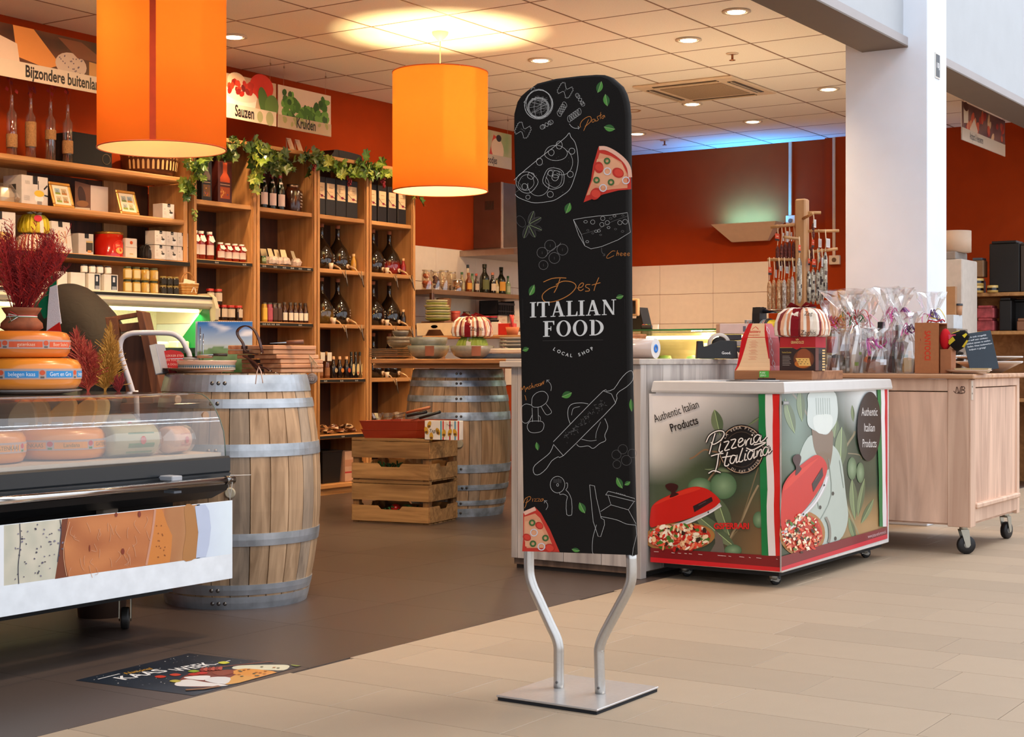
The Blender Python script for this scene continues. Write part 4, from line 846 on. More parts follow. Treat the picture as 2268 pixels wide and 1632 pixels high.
# ---------------- wooden trolley ----------------
CX0, CY0, CX1, CY1 = 7.86, 2.365, 8.80, 4.0
PK = WOOD('#b4907a', '#e2bca2', 2, .6, 2.6, name='pale_plywood'); PKT = WOOD('#a8744c', '#d0a27c', 1, .5, 3., name='trolley_top'); PKR = WOOD('#c29c84', '#dfbca2', 2, .6, 3., name='trolley_frame')
t = thing('wooden_trolley', 'pale wooden display trolley on black casters with a branded NB mark', 'trolley', (CX0, CY0, 0))
wobj('side_panel', B().box(CX0+.006,CY0+.10,.16,CX0+.02,CY1-.05,.84), PK, t); wobj('side_panel', B().box(CX0+.09,CY0+.008,.235,CX1-.05,CY0+.02,.86), PK, t)
wobj('side_panel', B().box(CX1-.02,CY0+.03,.16,CX1-.006,CY1-.05,.88), PK, t); wobj('side_panel', B().box(CX0+.05,CY1-.02,.16,CX1-.05,CY1-.006,.88), PK, t)
for x0, x1, y0, y1 in ((CX0,CX0+.035,CY0+.004,CY0+.115),(CX0,CX0+.05,CY1-.06,CY1),(CX1-.05,CX1,CY0,CY0+.04),(CX1-.05,CX1,CY1-.05,CY1)): wobj('corner_post', B().cbox(x0,y0,.144,x1,y1,.909,b=.003), PKR, t)
wobj('corner_post', B().cbox(CX0,CY0-.006,.144,CX0+.085,CY0+.004,.905,b=.002), PKR, t)
wobj('top_rail', B().cbox(CX0,CY0+.115,.845,CX0+.03,CY1-.06,.908,b=.002), PKR, t); wobj('top_rail', B().cbox(CX0+.087,CY0,.865,CX1-.05,CY0+.025,.908,b=.002), PKR, t)
wobj('bottom_rail', B().cbox(CX0+.087,CY0-.002,.165,CX1-.05,CY0+.025,.235,b=.002), PKR, t); wobj('bottom_ledge', B().cbox(CX0+.087,CY0-.018,.235,CX1-.04,CY0+.02,.262,b=.006), PKR, t)
wobj('floor_board', B().box(CX0+.02,CY0+.02,.15,CX1-.02,CY1-.02,.17), PKR, t)
k_ = 0; xx = CX0-.03
for x0, x1 in ((CX0-.03,8.16),(8.163,8.48),(8.483,CX1+.02)): wobj('top_board', B().cbox(x0,CY0-.03,.909,x1,CY1+.05,.934,b=.006), PKT, t)
wobj('corner_bracket', B().cbox(CX0+.002,CY0-.009,.80,CX0+.035,CY0-.006,.90,'#c8b4a0',b=.001).box(CX0+.012,CY0-.0105,.83,CX0+.02,CY0-.009,.838,'#7a6a5a').box(CX0+.012,CY0-.0105,.865,CX0+.02,CY0-.009,.873,'#7a6a5a'), SATIN, t)
a = Pix('x', CX0, 1940, 780, 3.399); L(a, [585,292,600,302,608,262,616,275,622,304,632,292,640,262,650,262,640,300], 6, '#4a2c1c'); L(a, [640,262,662,260,668,276,650,284,668,290,664,306,640,306,612,304], 6, '#4a2c1c'); L(a, [595,308,640,312,662,306], 4, '#4a2c1c')
wobj('brand_mark', a, PRINT, t)
for x, y, rz in ((CX0+.06,CY0+.05,-.9),(CX1-.07,CY0+.06,-.2),(CX0+.07,CY1-.08,.4),(CX1-.07,CY1-.08,.4)): caster(t, x-CX0, y-CY0, .15, .048, .03, rz, 0, '#18181a', '#b8b8ae')
TZ = .934
# cheese-week floor sticker
cs = [PZ(167,1507,0), PZ(430,1541,0), PZ(663,1473,0), PZ(418,1447,0)]
o0 = cs[0]; u_ = (cs[3]-cs[0]); v_ = (cs[1]-cs[0]); lu, lv = u_.length, v_.length
a = Art(o0+Vector((0,0,.0008)), u_/lu, (v_*-1)/lv, (0,0,1), .0001)
a.grid(0,-lv,lu,0,16,10,lambda u, v: mix('#141a24','#26303c', .5+N2(u*4,v*4)*.6)); a.up()
R = random.Random(2)
for i in range(120): a.ell(R.uniform(.02,lu-.02), -R.uniform(.01,lv-.02), R.uniform(.0008,.003), c=R.choice(['#d8d4cc','#8a8c90']), n=6)
sticker = a
print('sticker', lu, lv)
def SK(px, py):      # photo pixel -> sticker coordinates
    p = PZ(px, py, 0)-o0; return (p.dot(u_)/lu, p.dot(v_)/-lv)
def z3(x, y): return SK(100+x/2.835, 1400+y/2.835)
def zl(pts): return [z3(pts[i], pts[i+1]) for i in range(0, len(pts), 2)]
a.up(); a.line(zl([325,297,455,262]), .006, '#e8e6e2'); a.line(zl([1020,205,1118,178]), .006, '#e8e6e2')
p, q = z3(488,303), z3(752,246); a.text('KAAS', p[0], p[1], .062, '#f0eeea', wid=(Vector(q)-Vector(p)).length, a=math.atan2(q[1]-p[1], q[0]-p[0]), bold=.012)
p, q = z3(815,250), z3(1040,203); a.text('WEEK', p[0], p[1], .062, '#f0eeea', wid=(Vector(q)-Vector(p)).length*.98, a=math.atan2(q[1]-p[1], q[0]-p[0]), bold=.012)
p = z3(500,266); q = z3(655,232); a.text('National', p[0], p[1], .03, '#d8a030', wid=(Vector(q)-Vector(p)).length, a=math.atan2(q[1]-p[1], q[0]-p[0]), shear=.3)
def blob(pts, c): a.up(); a.poly([(min(max(x_, .003), lu-.003), max(min(y_, -.003), .003-lv)) for x_, y_ in smoothline(zl(pts), 3, True)], c)
blob([800,330,880,262,1100,240,1250,240,1240,300,1000,350,860,350], '#7c3420'); blob([1140,235,1170,212,1400,208,1475,215,1440,245,1300,240], '#d8d4b8'); blob([1130,262,1210,232,1425,262,1290,298], '#dc9440')
blob([1090,335,1150,275,1275,298,1180,325], '#d89c48'); blob([840,292,900,280,1000,280,960,308], '#e8e2dc'); blob([970,312,1010,288,1120,292,1090,335], '#dcd8d4'); blob([792,325,860,302,960,320,1110,345,900,350,800,345], '#e4dcd4'); blob([1010,255,1110,240,1140,262,1060,280], '#8a3c24')
for x, y, c in ((700,284,'#c83820'),(790,272,'#c84028'),(790,314,'#b8a840'),(900,270,'#b82c1c'),(950,262,'#c02c20'),(1080,195,'#c8c840'),(900,250,'#8aa030'),(1520,212,'#8a9440')): blob([x-36,y,x,y-9,x+36,y,x,y+9], c)
for i in range(6): blob([935+i*22,245-i*1.5,950+i*22,228-i*1.5,962+i*22,232-i*1.5,958+i*22,252-i*1.5], '#b8503c' if i % 2 else '#8a2c20')
a.up(); a.line(zl([855,375,960,368,1060,350]), .02, '#8a5a34'); a.line(zl([1050,225,1380,188]), .006, '#a04a30')
for i in range(16): a.ell(*z3(R.uniform(1160,1420), R.uniform(215,292)), .006, c='#5c6048' if i % 2 else '#b8702c', n=6)
one('floor_sticker', 'dark cheese week advertising sticker with white lettering on the brown floor', 'floor sticker', a, PRINTG)
# ---------------- glass cheese counter in front on the left ----------------
GX0, GX1 = 2.3, 4.13
t = thing('cheese_counter', 'chilled cheese counter with a curved glass front and black base', 'display counter', (GX1, 3.98, 0))
def extr(prof, x0, x1, c, smooth=True, caps=True):
    b = B(); n = len(prof); vs = [(x0, y, z) for y, z in prof]+[(x1, y, z) for y, z in prof]
    b.add(vs, [(i, i+1, n+i+1, n+i) for i in range(n-1)], c, smooth)
    if caps: b.add(vs[:n], [tuple(range(n))], c); b.add(vs[n:], [tuple(range(n))[::-1]], c)
    return b
gp = [(3.986,.652),(3.988,.69),(3.995,.74),(4.013,.783),(4.032,.815),(4.054,.844),(4.075,.862),(4.10,.875),(4.135,.881),(4.18,.882)]
CURVED = GLASS('#f4f2ee', .05, .15, name='curved_glass')
wobj('front_glass', extr(gp, GX0, GX1-.004, '#dde', caps=False), CURVED, t)
wobj('glass_edge', B().tube([(GX1-.004, y, z) for y, z in gp], .0022, 5, '#5a6a60'), SATIN, t)
wobj('side_glass', B().add([(GX1-.008, y, z) for y, z in gp]+[(GX1-.008,4.72,.882),(GX1-.008,4.72,.652)], [tuple(range(12))], '#dde'), CURVED, t)
wobj('top_panel', B().cbox(GX0,4.18,.874,GX1,4.76,.882,'#6a6460',b=.001), GLASS('#e8e0d8', .06, .45, name='top_glass'), t)
for i, xx in enumerate((GX1-.05, GX1-.12)): wobj('glass_clamp', B().lathe([(.016,0),(.016,.006),(.004,.008)], 16, c='#a8886c', axis='y').xf(loc=(xx-.02, 4.02+.07*i, .80+.06*i)), SATIN, t)
base = [(4.02,.652),(3.972,.652),(3.965,.645),(3.965,.598),(3.97,.594),(3.964,.590),(3.964,.575),(3.969,.571),(3.962,.566),(3.964,.55),(3.985,.525),(4.06,.492),(4.16,.478),(4.72,.478),(4.72,.652)]
wobj('base_front', extr(base, GX0, GX1, '#1c2126', smooth=False), V(.32, var=.05, coat=.2), t)
wobj('display_deck', B().box(GX0+.01,4.0,.652,GX1-.012,4.72,.664,'#c8b8a4'), SATIN, t)
wobj('back_panel', B().box(GX0+.01,4.715,.652,GX1-.012,4.74,.874,'#8a7868'), SATIN, t)
wobj('plinth', B().box(GX0,4.2,.14,GX1-.06,4.72,.48,'#0c0d0f'), MATTE, t)
wobj('side_bracket', B().cbox(3.99-.3,4.15,.36,4.0-.3+.06,4.19,.48,'#b8a894',b=.003), SATIN, t)
RY, RZ_ = 3.90, .571
wobj('bumper_rail', B().tube([(GX0-.05,RY,RZ_),(4.07,RY,RZ_)], .0145, 18, '#c8c4c0').lathe([(.0165,4.035),(.0165,4.075),(.006,4.078)], 16, (0,RY,RZ_), '#8a8884', axis='x'), CHROME, t)
for x in (3.78, 3.0): wobj('rail_bracket', B().cbox(x,RY+.004,RZ_+.012,x+.05,3.985,RZ_+.03,'#9aa0a8',b=.003).box(x+.005,RY,RZ_-.03,x+.04,RY+.05,RZ_-.022,'#5a6068'), SATIN, t)
caster(t, 3.99-GX1, 4.366-3.98, .145, .041, .028, -2.4, 0, '#242220', '#9a9484').children[0].name = 'wheel'
caster(t, 2.5-GX1, 4.366-3.98, .145, .041, .028, -2.0, 0, '#242220', '#9a9484')
# cheese picture board hanging from the rail
t = thing('hanging_picture_board', 'long white board printed with cheese close-ups hanging from the chrome rail', 'sign', (4.07, RY, .5))
xr = XY(515, RY)
wobj('board', B().cbox(GX0,RY,.213,xr,RY+.005,.496,'#dfe6ec',b=.0008), SATIN, t)
a = Pix('y', RY, 0, 860, 2.914, .0002)
def gq(x0, t0, b0, x1, t1, b1, fn, nx=16, ny=12): quad(a, [(x0,t0),(x1,t1),(x1,b1),(x0,b0)], nx, ny, fn)
def tp(x): return 884-x*.1077          # top edge of the board in this crop
def bt(x): return 1486-x*.173
def mid(x): return 1277-x*.1405
gq(-200, tp(-200)+4, mid(-200), 25, tp(25)+4, mid(25), lambda u, v: lin('#e2e6ea'), 2, 2)
gq(25, tp(25)+3, mid(25), 400, tp(400)+3, mid(400), lambda u, v: mix('#cfc8b4','#b9b8a6', .5+N2(u*5,v*3)), 20, 12)
gq(400, tp(400)+3, mid(400), 1060, tp(1060)+3, mid(1060), lambda u, v: mix('#a25a30','#c27a46', .6+N2(u*3,v*3,2)), 20, 12)
gq(1060, tp(1060)+3, mid(1060), 1290, tp(1290)+3, mid(1290), lambda u, v: mix('#a4683c','#b88a5c', u+N2(u*3,v*2)*.3), 12, 8)
gq(1270, tp(1270)+3, mid(1270), 1495, tp(1495)+3, mid(1495), lambda u, v: mix('#c4d0e4','#d6e4ee', u*1.2), 8, 6)
a.up(); a.poly([(400,845),(440,838),(415,1000),(420,1120),(440,1216),(355,1230),(372,1120),(385,1000)], '#6e3418'); a.up(); a.poly([(1000,778),(1045,778),(1080,880),(1112,950),(1105,1050),(1095,1123),(940,1143),(975,950)], '#c67a34'); a.up(); a.line([(1002,780),(985,920),(945,1140)], 14, '#c08a70', sm=3)
a.poly(smoothline([(1245,755),(1265,840),(1278,920),(1275,1020),(1262,1095),(1180,1105),(1200,930),(1190,765)], 3, True), '#a87440'); a.up(); a.poly([(1325,748),(1350,790),(1362,900),(1350,1010),(1330,1085),(1265,1095),(1280,930),(1258,760)], '#b4c0d8')
a.up(2); a.line([(128,872),(132,1000),(118,1150),(122,1262)], 5, '#3c3c4c', sm=4); a.line([(388,848),(395,930),(372,1120)], 5, '#3a3848', sm=3); R = random.Random(4)
for i in range(70): x = R.uniform(60,400); y = R.uniform(tp(x)+15, mid(x)-20); a.ell(x+R.gauss(0,4), y, R.uniform(3,9), R.uniform(3,7), R.choice(['#5a5668','#3c3a4a','#7a7688']), R.uniform(0,3), 7) if (abs(x-130) < 40 or x > 220) else None
for x, y, rx, ry in ((579,1032,4,22),(793,1052,11,20),(750,815,9,14),(900,812,10,20)): a.ell(x, y, rx, ry, '#7a2c14')
for i in range(30): x = R.uniform(440,960); y = R.uniform(tp(x)+40, mid(x)-30); a.line([(x, y),(x+R.uniform(-20,20), y+R.uniform(20,50)),(x+R.uniform(-30,30), y+R.uniform(40,90))], 2.4, '#c89878', sm=3)
for i in range(16): a.ell(R.uniform(1010,1070), R.uniform(860,1090), 4, 5, '#8a4c20', n=6)
a.line([(430,1210),(412,1100),(415,1000),(450,860)], 4, '#d0a07c', sm=3)
wobj('board_print', a, V(.35, var=.02), t)
b = B().tube([(xr-.012,RY+.002,.493),(4.058,RY-.016,.575),(4.062,RY,.588),(4.066,RY+.016,.572),(xr-.01,RY+.003,.493)], .0012, 5, '#d8d4cc').tube([(4.06,RY,.588),(4.10,RY+.0,.585),(4.16,RY-.01,.583)], .0012, 5, '#d8d4cc')
wobj('string', b, MATTE, t)
# things in the counter
GOUDA = V(.28, var=.06, scale=6, coat=.4)
def wheelprof(r, h): return [(.001,0),(r*.78,0),(r*.92,h*.06),(r*.985,h*.22),(r,h*.5),(r*.985,h*.78),(r*.92,h*.94),(r*.78,h),(.001,h)]
def cheese(lab, loc, r, h, col, band=None, half=None, rz=0, grp=None, cut='#e8c070'):
    t = thing('gouda_cheese', lab, 'cheese', loc, rz, grp); a0, a1 = half or (0, 2*PI)
    obj('rind', B().lathe(wheelprof(r, h), 40, c=col, a0=a0, a1=a1, cap=False), GOUDA, t)
    if half:
        pr = wheelprof(r, h)
        for an in (a0, a1): obj('cut_face', B().add([(q*math.cos(an), q*math.sin(an), z) for q, z in pr], [tuple(range(len(pr)))], cut), SATIN, t)
    if band: band(t, r, h)
    return t
def bandart(words, c1, c2, tcol, red='#c8502c'):
    def f(t, r, h):
        a = Art(step=.0004, warp=lambda x, y, k: Vector(((r*.999+k)*math.cos(x/r), (r*.999+k)*math.sin(x/r), y)))
        lo, hi = h*.34, h*.67; m = 60
        for i in range(m): x0 = i*2*PI*r/m; x1 = (i+1)*2*PI*r/m; a.rect(x0, lo, x1, hi, '#b09a94')
        a.up(); u = 0; L_ = 2*PI*r; i = 0
        while u < L_-.13:
            for j in range(6): a.rect(u+.115*j/6, lo+h*.05, u+.115*(j+1)/6, hi-h*.07, c1)
            a.up(); w_ = words[i % len(words)]; a.text(w_, u+.058, lo+h*.10, h*.13, tcol, al='c', xs=.9); a.k -= 1
            a.ell(u+.128, (lo+hi)/2+h*.04, .010, .009, red, 0, 10); a.rect(u+.121, lo+.003, u+.135, lo+h*.09, c2); u += .142; i += 1
        obj('label_band', a, PRINT, t)
    return f
blue = bandart(['Gert en Gre','belegen kaas'], '#2f88c8', '#5a5450', '#e4ecf4'); orange = bandart(['Boer Stolwijk','gatenkaas'], '#d4552c', '#5a5450', '#f0c8a8')
green = bandart(['Landana','GATENKAAS'], '#d89040', '#4a7a34', '#7a6a28', '#b83c3c')
IN = 'cheeses inside the glass counter'
cheese('half orange cheese with green label band at the centre of the glass counter', Vector((*PD(128,0,5.29)[:2], .665)), .165, .105, '#d88a34', green, None, .5, IN)
cheese('whole orange cheese at the left edge of the glass counter', Vector((*PD(-40,0,5.04)[:2], .665)), .14, .105, '#d88a34', green, None, 1.2, IN)
def wedge(lab, px, d, z, w_, h, c, rz, lean=.0):
    t = thing('cheese_wedge', lab, 'cheese', Vector((*PD(px,0,d)[:2], z)), rz, IN)
    P = smoothline([(0,0),(w_,0),(w_*1.02,h*.45),(w_*.8,h*.86),(w_*.45,h),(w_*.12,h*.8),(-.01,h*.4)], 3, True)
    obj('wedge', B().prism([(x+lean*z_, z_) for x, z_ in P], 0, .045, c), SATIN, t, bev=.004); obj('price_ticket', B().box(w_*.2,-.004,.0,w_*.8,-.001,.02,'#e8e4e0'), PRINT, t)
for i, (px, c, ln, lab) in enumerate(((22,'#e0c8a0',.1,'pale cheese piece furthest left in the upper row of the glass counter'), (52,'#ecc890',.1,'pinkish yellow cheese piece second from left in the upper row'), (98,'#f0c47c',.45,'leaning yellow cheese slice with white ticket'), (142,'#e8b868',.5,'leaning yellow cheese slice with speckled top'), (168,'#eed090',.5,'pale cheese slice right of the speckled one'))):
    wedge(lab, px, 5.50+.025*i, .76, .085, .105, c, -1.0, ln)
for px, lab in ((60,'wooden riser holding the upper row of cheese slices'),): one('riser', lab, 'shelf', B().cbox(-.30,-.02,0,.33,.14,.095,'#a89078',b=.003), SATIN, Vector((*PD(95,0,5.55)[:2], .665)), 0)
WRAP = GLASS('#ffffff', .08, .22, name='cling_film')
def parcel(lab, px, d, r, L_, c, c2, rz):
    t = thing('wrapped_loaf', lab, 'packaged cheese', Vector((*PD(px,0,d)[:2], .666+r)), rz, IN); R = random.Random(px)
    obj('food', B().lathe([(.001,-L_/2),(r*.8,-L_/2),(r*.97,-L_/2+.01),(r*.97,L_/2-.01),(r*.8,L_/2),(.001,L_/2)], 18, c=c, axis='x'), SATIN, t)
    b = B(); pr = []
    for i in range(9): pr.append((r*(1.02+R.uniform(0,.05)) if 0 < i < 8 else r*.3, -L_/2-.03+i*(L_+.06)/8))
    b.lathe(pr, 14, c='#ffffff', axis='x', smooth=False, cap=False); obj('cling_film', b, WRAP, t)
    a = Art(step=.0008, warp=lambda x, y, k: Vector((x, -(r*.98+k)*math.cos(y), (r*.98+k)*math.sin(y)))); a.rect(-L_*.2,-.9,L_*.35,-.3,c2); a.rect(-L_*.2,-.3,L_*.35,.5,c2); a.up(); a.ell(L_*.1,.0,.012,.25,'#c85040'); obj('label', a, PRINT, t)
parcel('clear wrapped cheese roll with a green label in the glass counter', 285, 5.38, .058, .20, '#b8b088', '#4f7a34', -.1)
parcel('pink wrapped cheese roll at the right end of the glass counter', 385, 5.55, .05, .11, '#e0b498', '#d89a80', .2)
parcel('small wrapped cheese on top behind the green labelled roll', 265, 5.7, .04, .12, '#c8bca0', '#5f8a48', .0); bpy.data.objects['wrapped_loaf.002'].location.z += .06
# scale plate, cheese wheels, vase, grass
pc = PD(62, 0, 5.50)
one('serving_plate', 'grey round plate under the lower orange cheese wheel', 'plate', B().lathe([(.001,0),(.12,0),(.185,.012),(.19,.016),(.001,.014)], 40, c='#8c8a8a'), GLOSS, (pc.x, pc.y, .8825))
cheese('lower orange Gouda wheel with blue label band on the counter top', (pc.x, pc.y, .899), .186, .112, '#e0882c', blue, None, 2.84, 'stacked Gouda wheels')
pc2 = PD(50, 0, 5.50)
cheese('upper orange Gouda wheel with orange label band, under the clay vase', (pc2.x, pc2.y, 1.0115), .166, .096, '#d87a2c', orange, None, 2.9, 'stacked Gouda wheels')
pv = PD(48, 0, 5.52); vt = thing('clay_vase', 'terracotta vase with a tricolour ribbon holding dark red grass', 'vase', (pv.x, pv.y, 1.108))
obj('body', B().lathe([(.055,0),(.075,.012),(.072,.03),(.055,.048),(.052,.056),(.062,.07),(.07,.084),(.064,.085),(.048,.06),(.02,.05)], 28, c='#8c4c2c', cap=False), V(.8, var=.3, scale=25, bump=.2), vt)
for dz, c in ((0,'#2c6a3c'),(.0028,'#e8e4dc'),(.0056,'#b82c24')): obj('ribbon', B().lathe([(.0545,.049+dz),(.0545,.0518+dz)], 28, c=c, cap=False), SATIN, vt)
b = B().tube([(-.0,-.055,.055),(-.03,-.07,.06),(-.02,-.072,.035),(.0,-.06,.05)], .0016, 5, '#d8d0c8').tube([(0,-.055,.055),(-.025,-.07,.07)], .0016, 5, '#b82c24').tube([(0,-.055,.055),(-.03,-.07,.03)], .0016, 5, '#2c6a3c').xf(rz=-.9); obj('ribbon_bow', b, SATIN, vt)
R = random.Random(9); b = B()
RV = Vector((SA,-CA,0))
for px, py, sp in ((0,520,30),(14,505,22),(30,540,25),(90,520,28),(112,512,24),(125,530,22),(75,560,22),(140,545,14)):
    for k in range(22):
        tip = PD(px+R.gauss(0,sp*.8), py+R.uniform(-18,70), 5.52+R.uniform(-.1,.1)); root = Vector((pv.x, pv.y, 1.16))+RV*R.uniform(-.03,.03); mid_ = root.lerp(tip, .5)+Vector((0,0,R.uniform(0,.03)))
        c = R.choice(['#9a1618','#ac1c18','#7c1014','#b8281e']); b.tube([root, mid_, tip], [.0012,.001,.0006], 3, c, cap=False)
        for j in range(46):
            q = R.uniform(.28,1); p = (root.lerp(mid_, q*2) if q < .5 else mid_.lerp(tip, q*2-1)); e = p+Vector((R.gauss(0,.011), R.gauss(0,.011), R.uniform(.004,.022)))
            b.add([p, e, e+Vector((.0012,-.0012,.0022)), p+Vector((.0013,-.0013,.0))], [(0,1,2,3)], c)
tag(obj('dried_grass', b, MATTE), 'fluffy dark red dried grass standing in the terracotta vase', 'dried grass', kind='stuff')
# tricolour flag
d_ = 5.85; t = thing('tricolour_flag', 'green, white and red cloth flag hanging behind the red grass', 'flag', PD(118,735,d_))
def fl_(pts, c, dd=0):
    b = B(); P = [PD(x, y, d_+dd)-PD(118,735,d_) for x, y in pts]; Q = [p+Vector((CA,SA,0))*.004 for p in P]; n = len(P)
    b.add(P+Q, [tuple(range(n)), tuple(range(n,2*n))[::-1]]+[(i,(i+1)%n,n+(i+1)%n,n+i) for i in range(n)], c); return b
obj('green_cloth', fl_([(125,604),(118,606),(108,622),(104,650),(84,672),(94,700),(98,706),(106,700),(110,640),(125,630)], '#0f6a44', .006), FABRIC, t); obj('white_cloth', fl_([(110,636),(126,630),(131,680),(136,716),(103,734),(106,680)], '#dcd8dc'), FABRIC, t); obj('red_cloth', fl_([(103,733),(132,713),(136,738),(102,742)], '#c4241c', -.001), FABRIC, t)
obj('flag_pole', B().tube([PD(126,600,5.87)-PD(118,735,d_), PD(118,872,5.87)-PD(118,735,d_)], .004, 6, '#b08860'), SATIN, t)
# pampas plumes
def plume(lab, base, tips, cols, n, seed, d):
    R = random.Random(seed); b = B(); root = PD(base[0], base[1], d)
    for px, py, sp in tips:
        tip = PD(px, py, d)
        b.tube([Vector((root.x, root.y, .87)), root, tip], [.003,.003,.001], 4, cols[0])
        for k in range(n):
            q = R.uniform(.12,1); p = root.lerp(tip, q); wdt = sp*(math.sin(PI*min(1,q*.9+.1))**.6)*.0017; e = p+RV*R.gauss(0,wdt*.8)+Vector((CA,SA,0))*R.gauss(0,wdt*.5)+Vector((0,0,R.uniform(.015,.04)))
            c = R.choice(cols); b.add([p, e, e+Vector((.0006,-.0006,.003)), p+Vector((.0016,-.0016,0))], [(0,1,2,3)], c)
    tag(obj('pampas_plume', b, MATTE), lab, 'dried grass', 'coloured pampas plumes', kind='stuff')
plume('coral red pampas plume behind the cheese wheels', (195,872), [(168,742,20),(185,765,20),(200,775,16),(212,800,14),(190,800,22)], ['#c04838','#a83430','#d06a50'], 700, 1, 6.0)
plume('golden yellow pampas plume beside the red one', (232,872), [(245,728,15),(250,760,17),(225,790,18),(262,775,12),(240,800,20)], ['#c08a34','#a87828','#d4a04c'], 700, 2, 6.02)
plume('short dark red plume right of the yellow plume', (262,872), [(272,845,8),(258,850,8)], ['#a02c2c','#7c2020'], 200, 3, 6.0)
pt = PD(225, 0, 6.02); one('floor_vase', 'tall dark floor vase behind the cheese counter holding the plumes', 'vase', B().lathe([(.001,0),(.09,0),(.12,.3),(.10,.7),(.07,.82),(.085,.87),(.06,.87),(.05,.8)], 24, c='#3a2a24', cap=False), SATIN, (pt.x, pt.y+.0, 0))
# white tube chair behind the counter
d_ = 6.98; t = thing('tube_chair', 'white metal tube chair whose rounded back shows behind the counter', 'chair', Vector((*PD(340,0,d_)[:2], 0)), 0)
o3 = Vector((*PD(340,0,d_)[:2], 0)); pts = [(303,905),(295,872),(287,845),(276,812),(268,785),(266,765),(272,748),(288,739),(310,737),(360,737),(385,740),(402,752),(413,772),(420,790)]
P3 = [PD(x, y, d_)-o3 for x, y in pts]; P3 = [Vector((P3[0].x, P3[0].y, 0))]+P3+[PD(426,840,d_)-o3, PD(428,905,d_)-o3]; P3.append(Vector((P3[-1].x, P3[-1].y, 0)))
obj('back_frame', B().tube(smoothline([tuple(p) for p in P3], 5), .0125, 12, '#d4d2dc'), GLOSS, t)
sv = Vector((CA, SA, 0)); L0, R0_ = P3[0], P3[-1]
obj('seat', B().add([L0+Vector((0,0,.44)), R0_+Vector((0,0,.44)), R0_+sv*-.0+Vector((0,0,.47)), L0+Vector((0,0,.47)), L0+sv*.38+Vector((0,0,.44)), R0_+sv*.38+Vector((0,0,.44)), R0_+sv*.38+Vector((0,0,.47)), L0+sv*.38+Vector((0,0,.47))], [(0,1,2,3),(4,7,6,5),(0,4,5,1),(3,2,6,7),(0,3,7,4),(1,5,6,2)], '#7a5c40'), SATIN, t)
for e in (L0, R0_): obj('leg', B().tube([e+sv*.37+Vector((0,0,.44)), e+sv*.37], .0125, 10, '#d4d2dc'), GLOSS, t)
# brown wooden rack behind
d_ = 7.45; DK = WOOD('#4a2818', '#7c4a2c', 2, .6, 4., name='dark_board'); t = thing('wooden_rack', 'dark brown wooden board rack leaning behind the white chair', 'rack', Vector((*PD(320,0,d_)[:2], 0)), math.radians(-56.6)); R0 = o3
def rk(pts, y0, y1, nm): obj(nm, B().prism([((px-320)*d_/F, 1+(800-py)*d_/F) for px, py in pts], y0, y1, '#6a3c24'), DK, t, bev=.002)
rk([(312,688),(326,692),(374,892),(350,892),(334,800)], -.10, .06, 'side_board'); rk([(262,740),(330,745),(352,892),(275,892)], .05, .065, 'back_board'); rk([(235,703),(312,690),(314,700),(237,713)], -.0, .04, 'top_bar'); rk([(235,703),(262,703),(268,760),(246,770)], -.02,.02,'side_block'); rk([(262,718),(318,712),(322,730),(268,735)], 0,.03,'cross_bar'); rk([(275,892),(374,892),(374,1250),(275,1250)], -.08,.06,'lower_board')
# leaning book and red card
def camface(px, d): return Vector((*PD(px,0,d)[:2], 0))
fc = ANG-PI/2
fcr = math.radians(33.4)-PI/2     # front (-y) faces the camera
t = thing('recipe_book', 'grey recipe book leaning against the brown board on the barrel', 'book', camface(362, 6.3)+Vector((0,0,.951)), fcr, rot=(0,-.22,fcr))
obj('cover', B().cbox(-.034,0,0,-.004,.16,.125,'#9a9ca4',b=.002), SATIN, t); obj('pages', B().box(-.031,-.001,.004,-.008,.157,.123,'#d8d4cc'), MATTE, t)
t = thing('red_card', 'red card with white capitals behind the big bowl', 'card', camface(384, 6.42)+Vector((0,0,.951)), fcr)
obj('card', B().prism(smoothline([(-.05,0),(.045,0),(.045,.06),(.03,.09),(-.05,.09)], 2, True), 0, .002, '#b81c18'), SATIN, t)
a = Art((0,0,0)); 
for i, s_ in enumerate(('LEKKER ETEN','EN TOCH','LA DOLCE','VITA')): a.text(s_, -.03, .068-.018*i, .009, '#e8b8a8')
obj('card_print', a, PRINT, t)
# crockery on the barrel
pb = camface(442, 6.36); one('large_bowl', 'large shallow cream bowl on the near barrel', 'bowl', B().lathe([(.001,0),(.09,0),(.10,.008),(.140,.018),(.149,.021),(.142,.020),(.095,.006),(.001,.005)], 40, c='#c8a184'), GLOSS, pb+Vector((0,0,.951)))
t = thing('patterned_dish', 'cream dish with a blue zigzag band sitting in the large bowl', 'dish', camface(458, 6.36)+Vector((0,0,.957)))
obj('dish', B().lathe([(.001,0),(.112,.0),(.115,.028),(.123,.042),(.124,.047),(.117,.046),(.108,.02),(.001,.018)], 40, c='#d8b49c'), GLOSS, t)
a = Art(step=.0005, warp=lambda x, y, k: Vector(((.1165+k)*math.cos(x), (.1165+k)*math.sin(x), y)))
for i in range(72): x = i*2*PI/72; s_ = 2*PI/72; a.rect(x, .008, x+s_, .030, '#dcd0bc'); 
a.up()
for i in range(72): x = i*2*PI/72; s_ = 2*PI/72; a.poly([(x,.026),(x+s_,.026),(x+s_/2,.012)], '#2a6a84'); a.poly([(x,.028),(x+s_,.028),(x+s_,.0295),(x,.0295)], '#2c2a24')
obj('zigzag_band', a, PRINT, t)
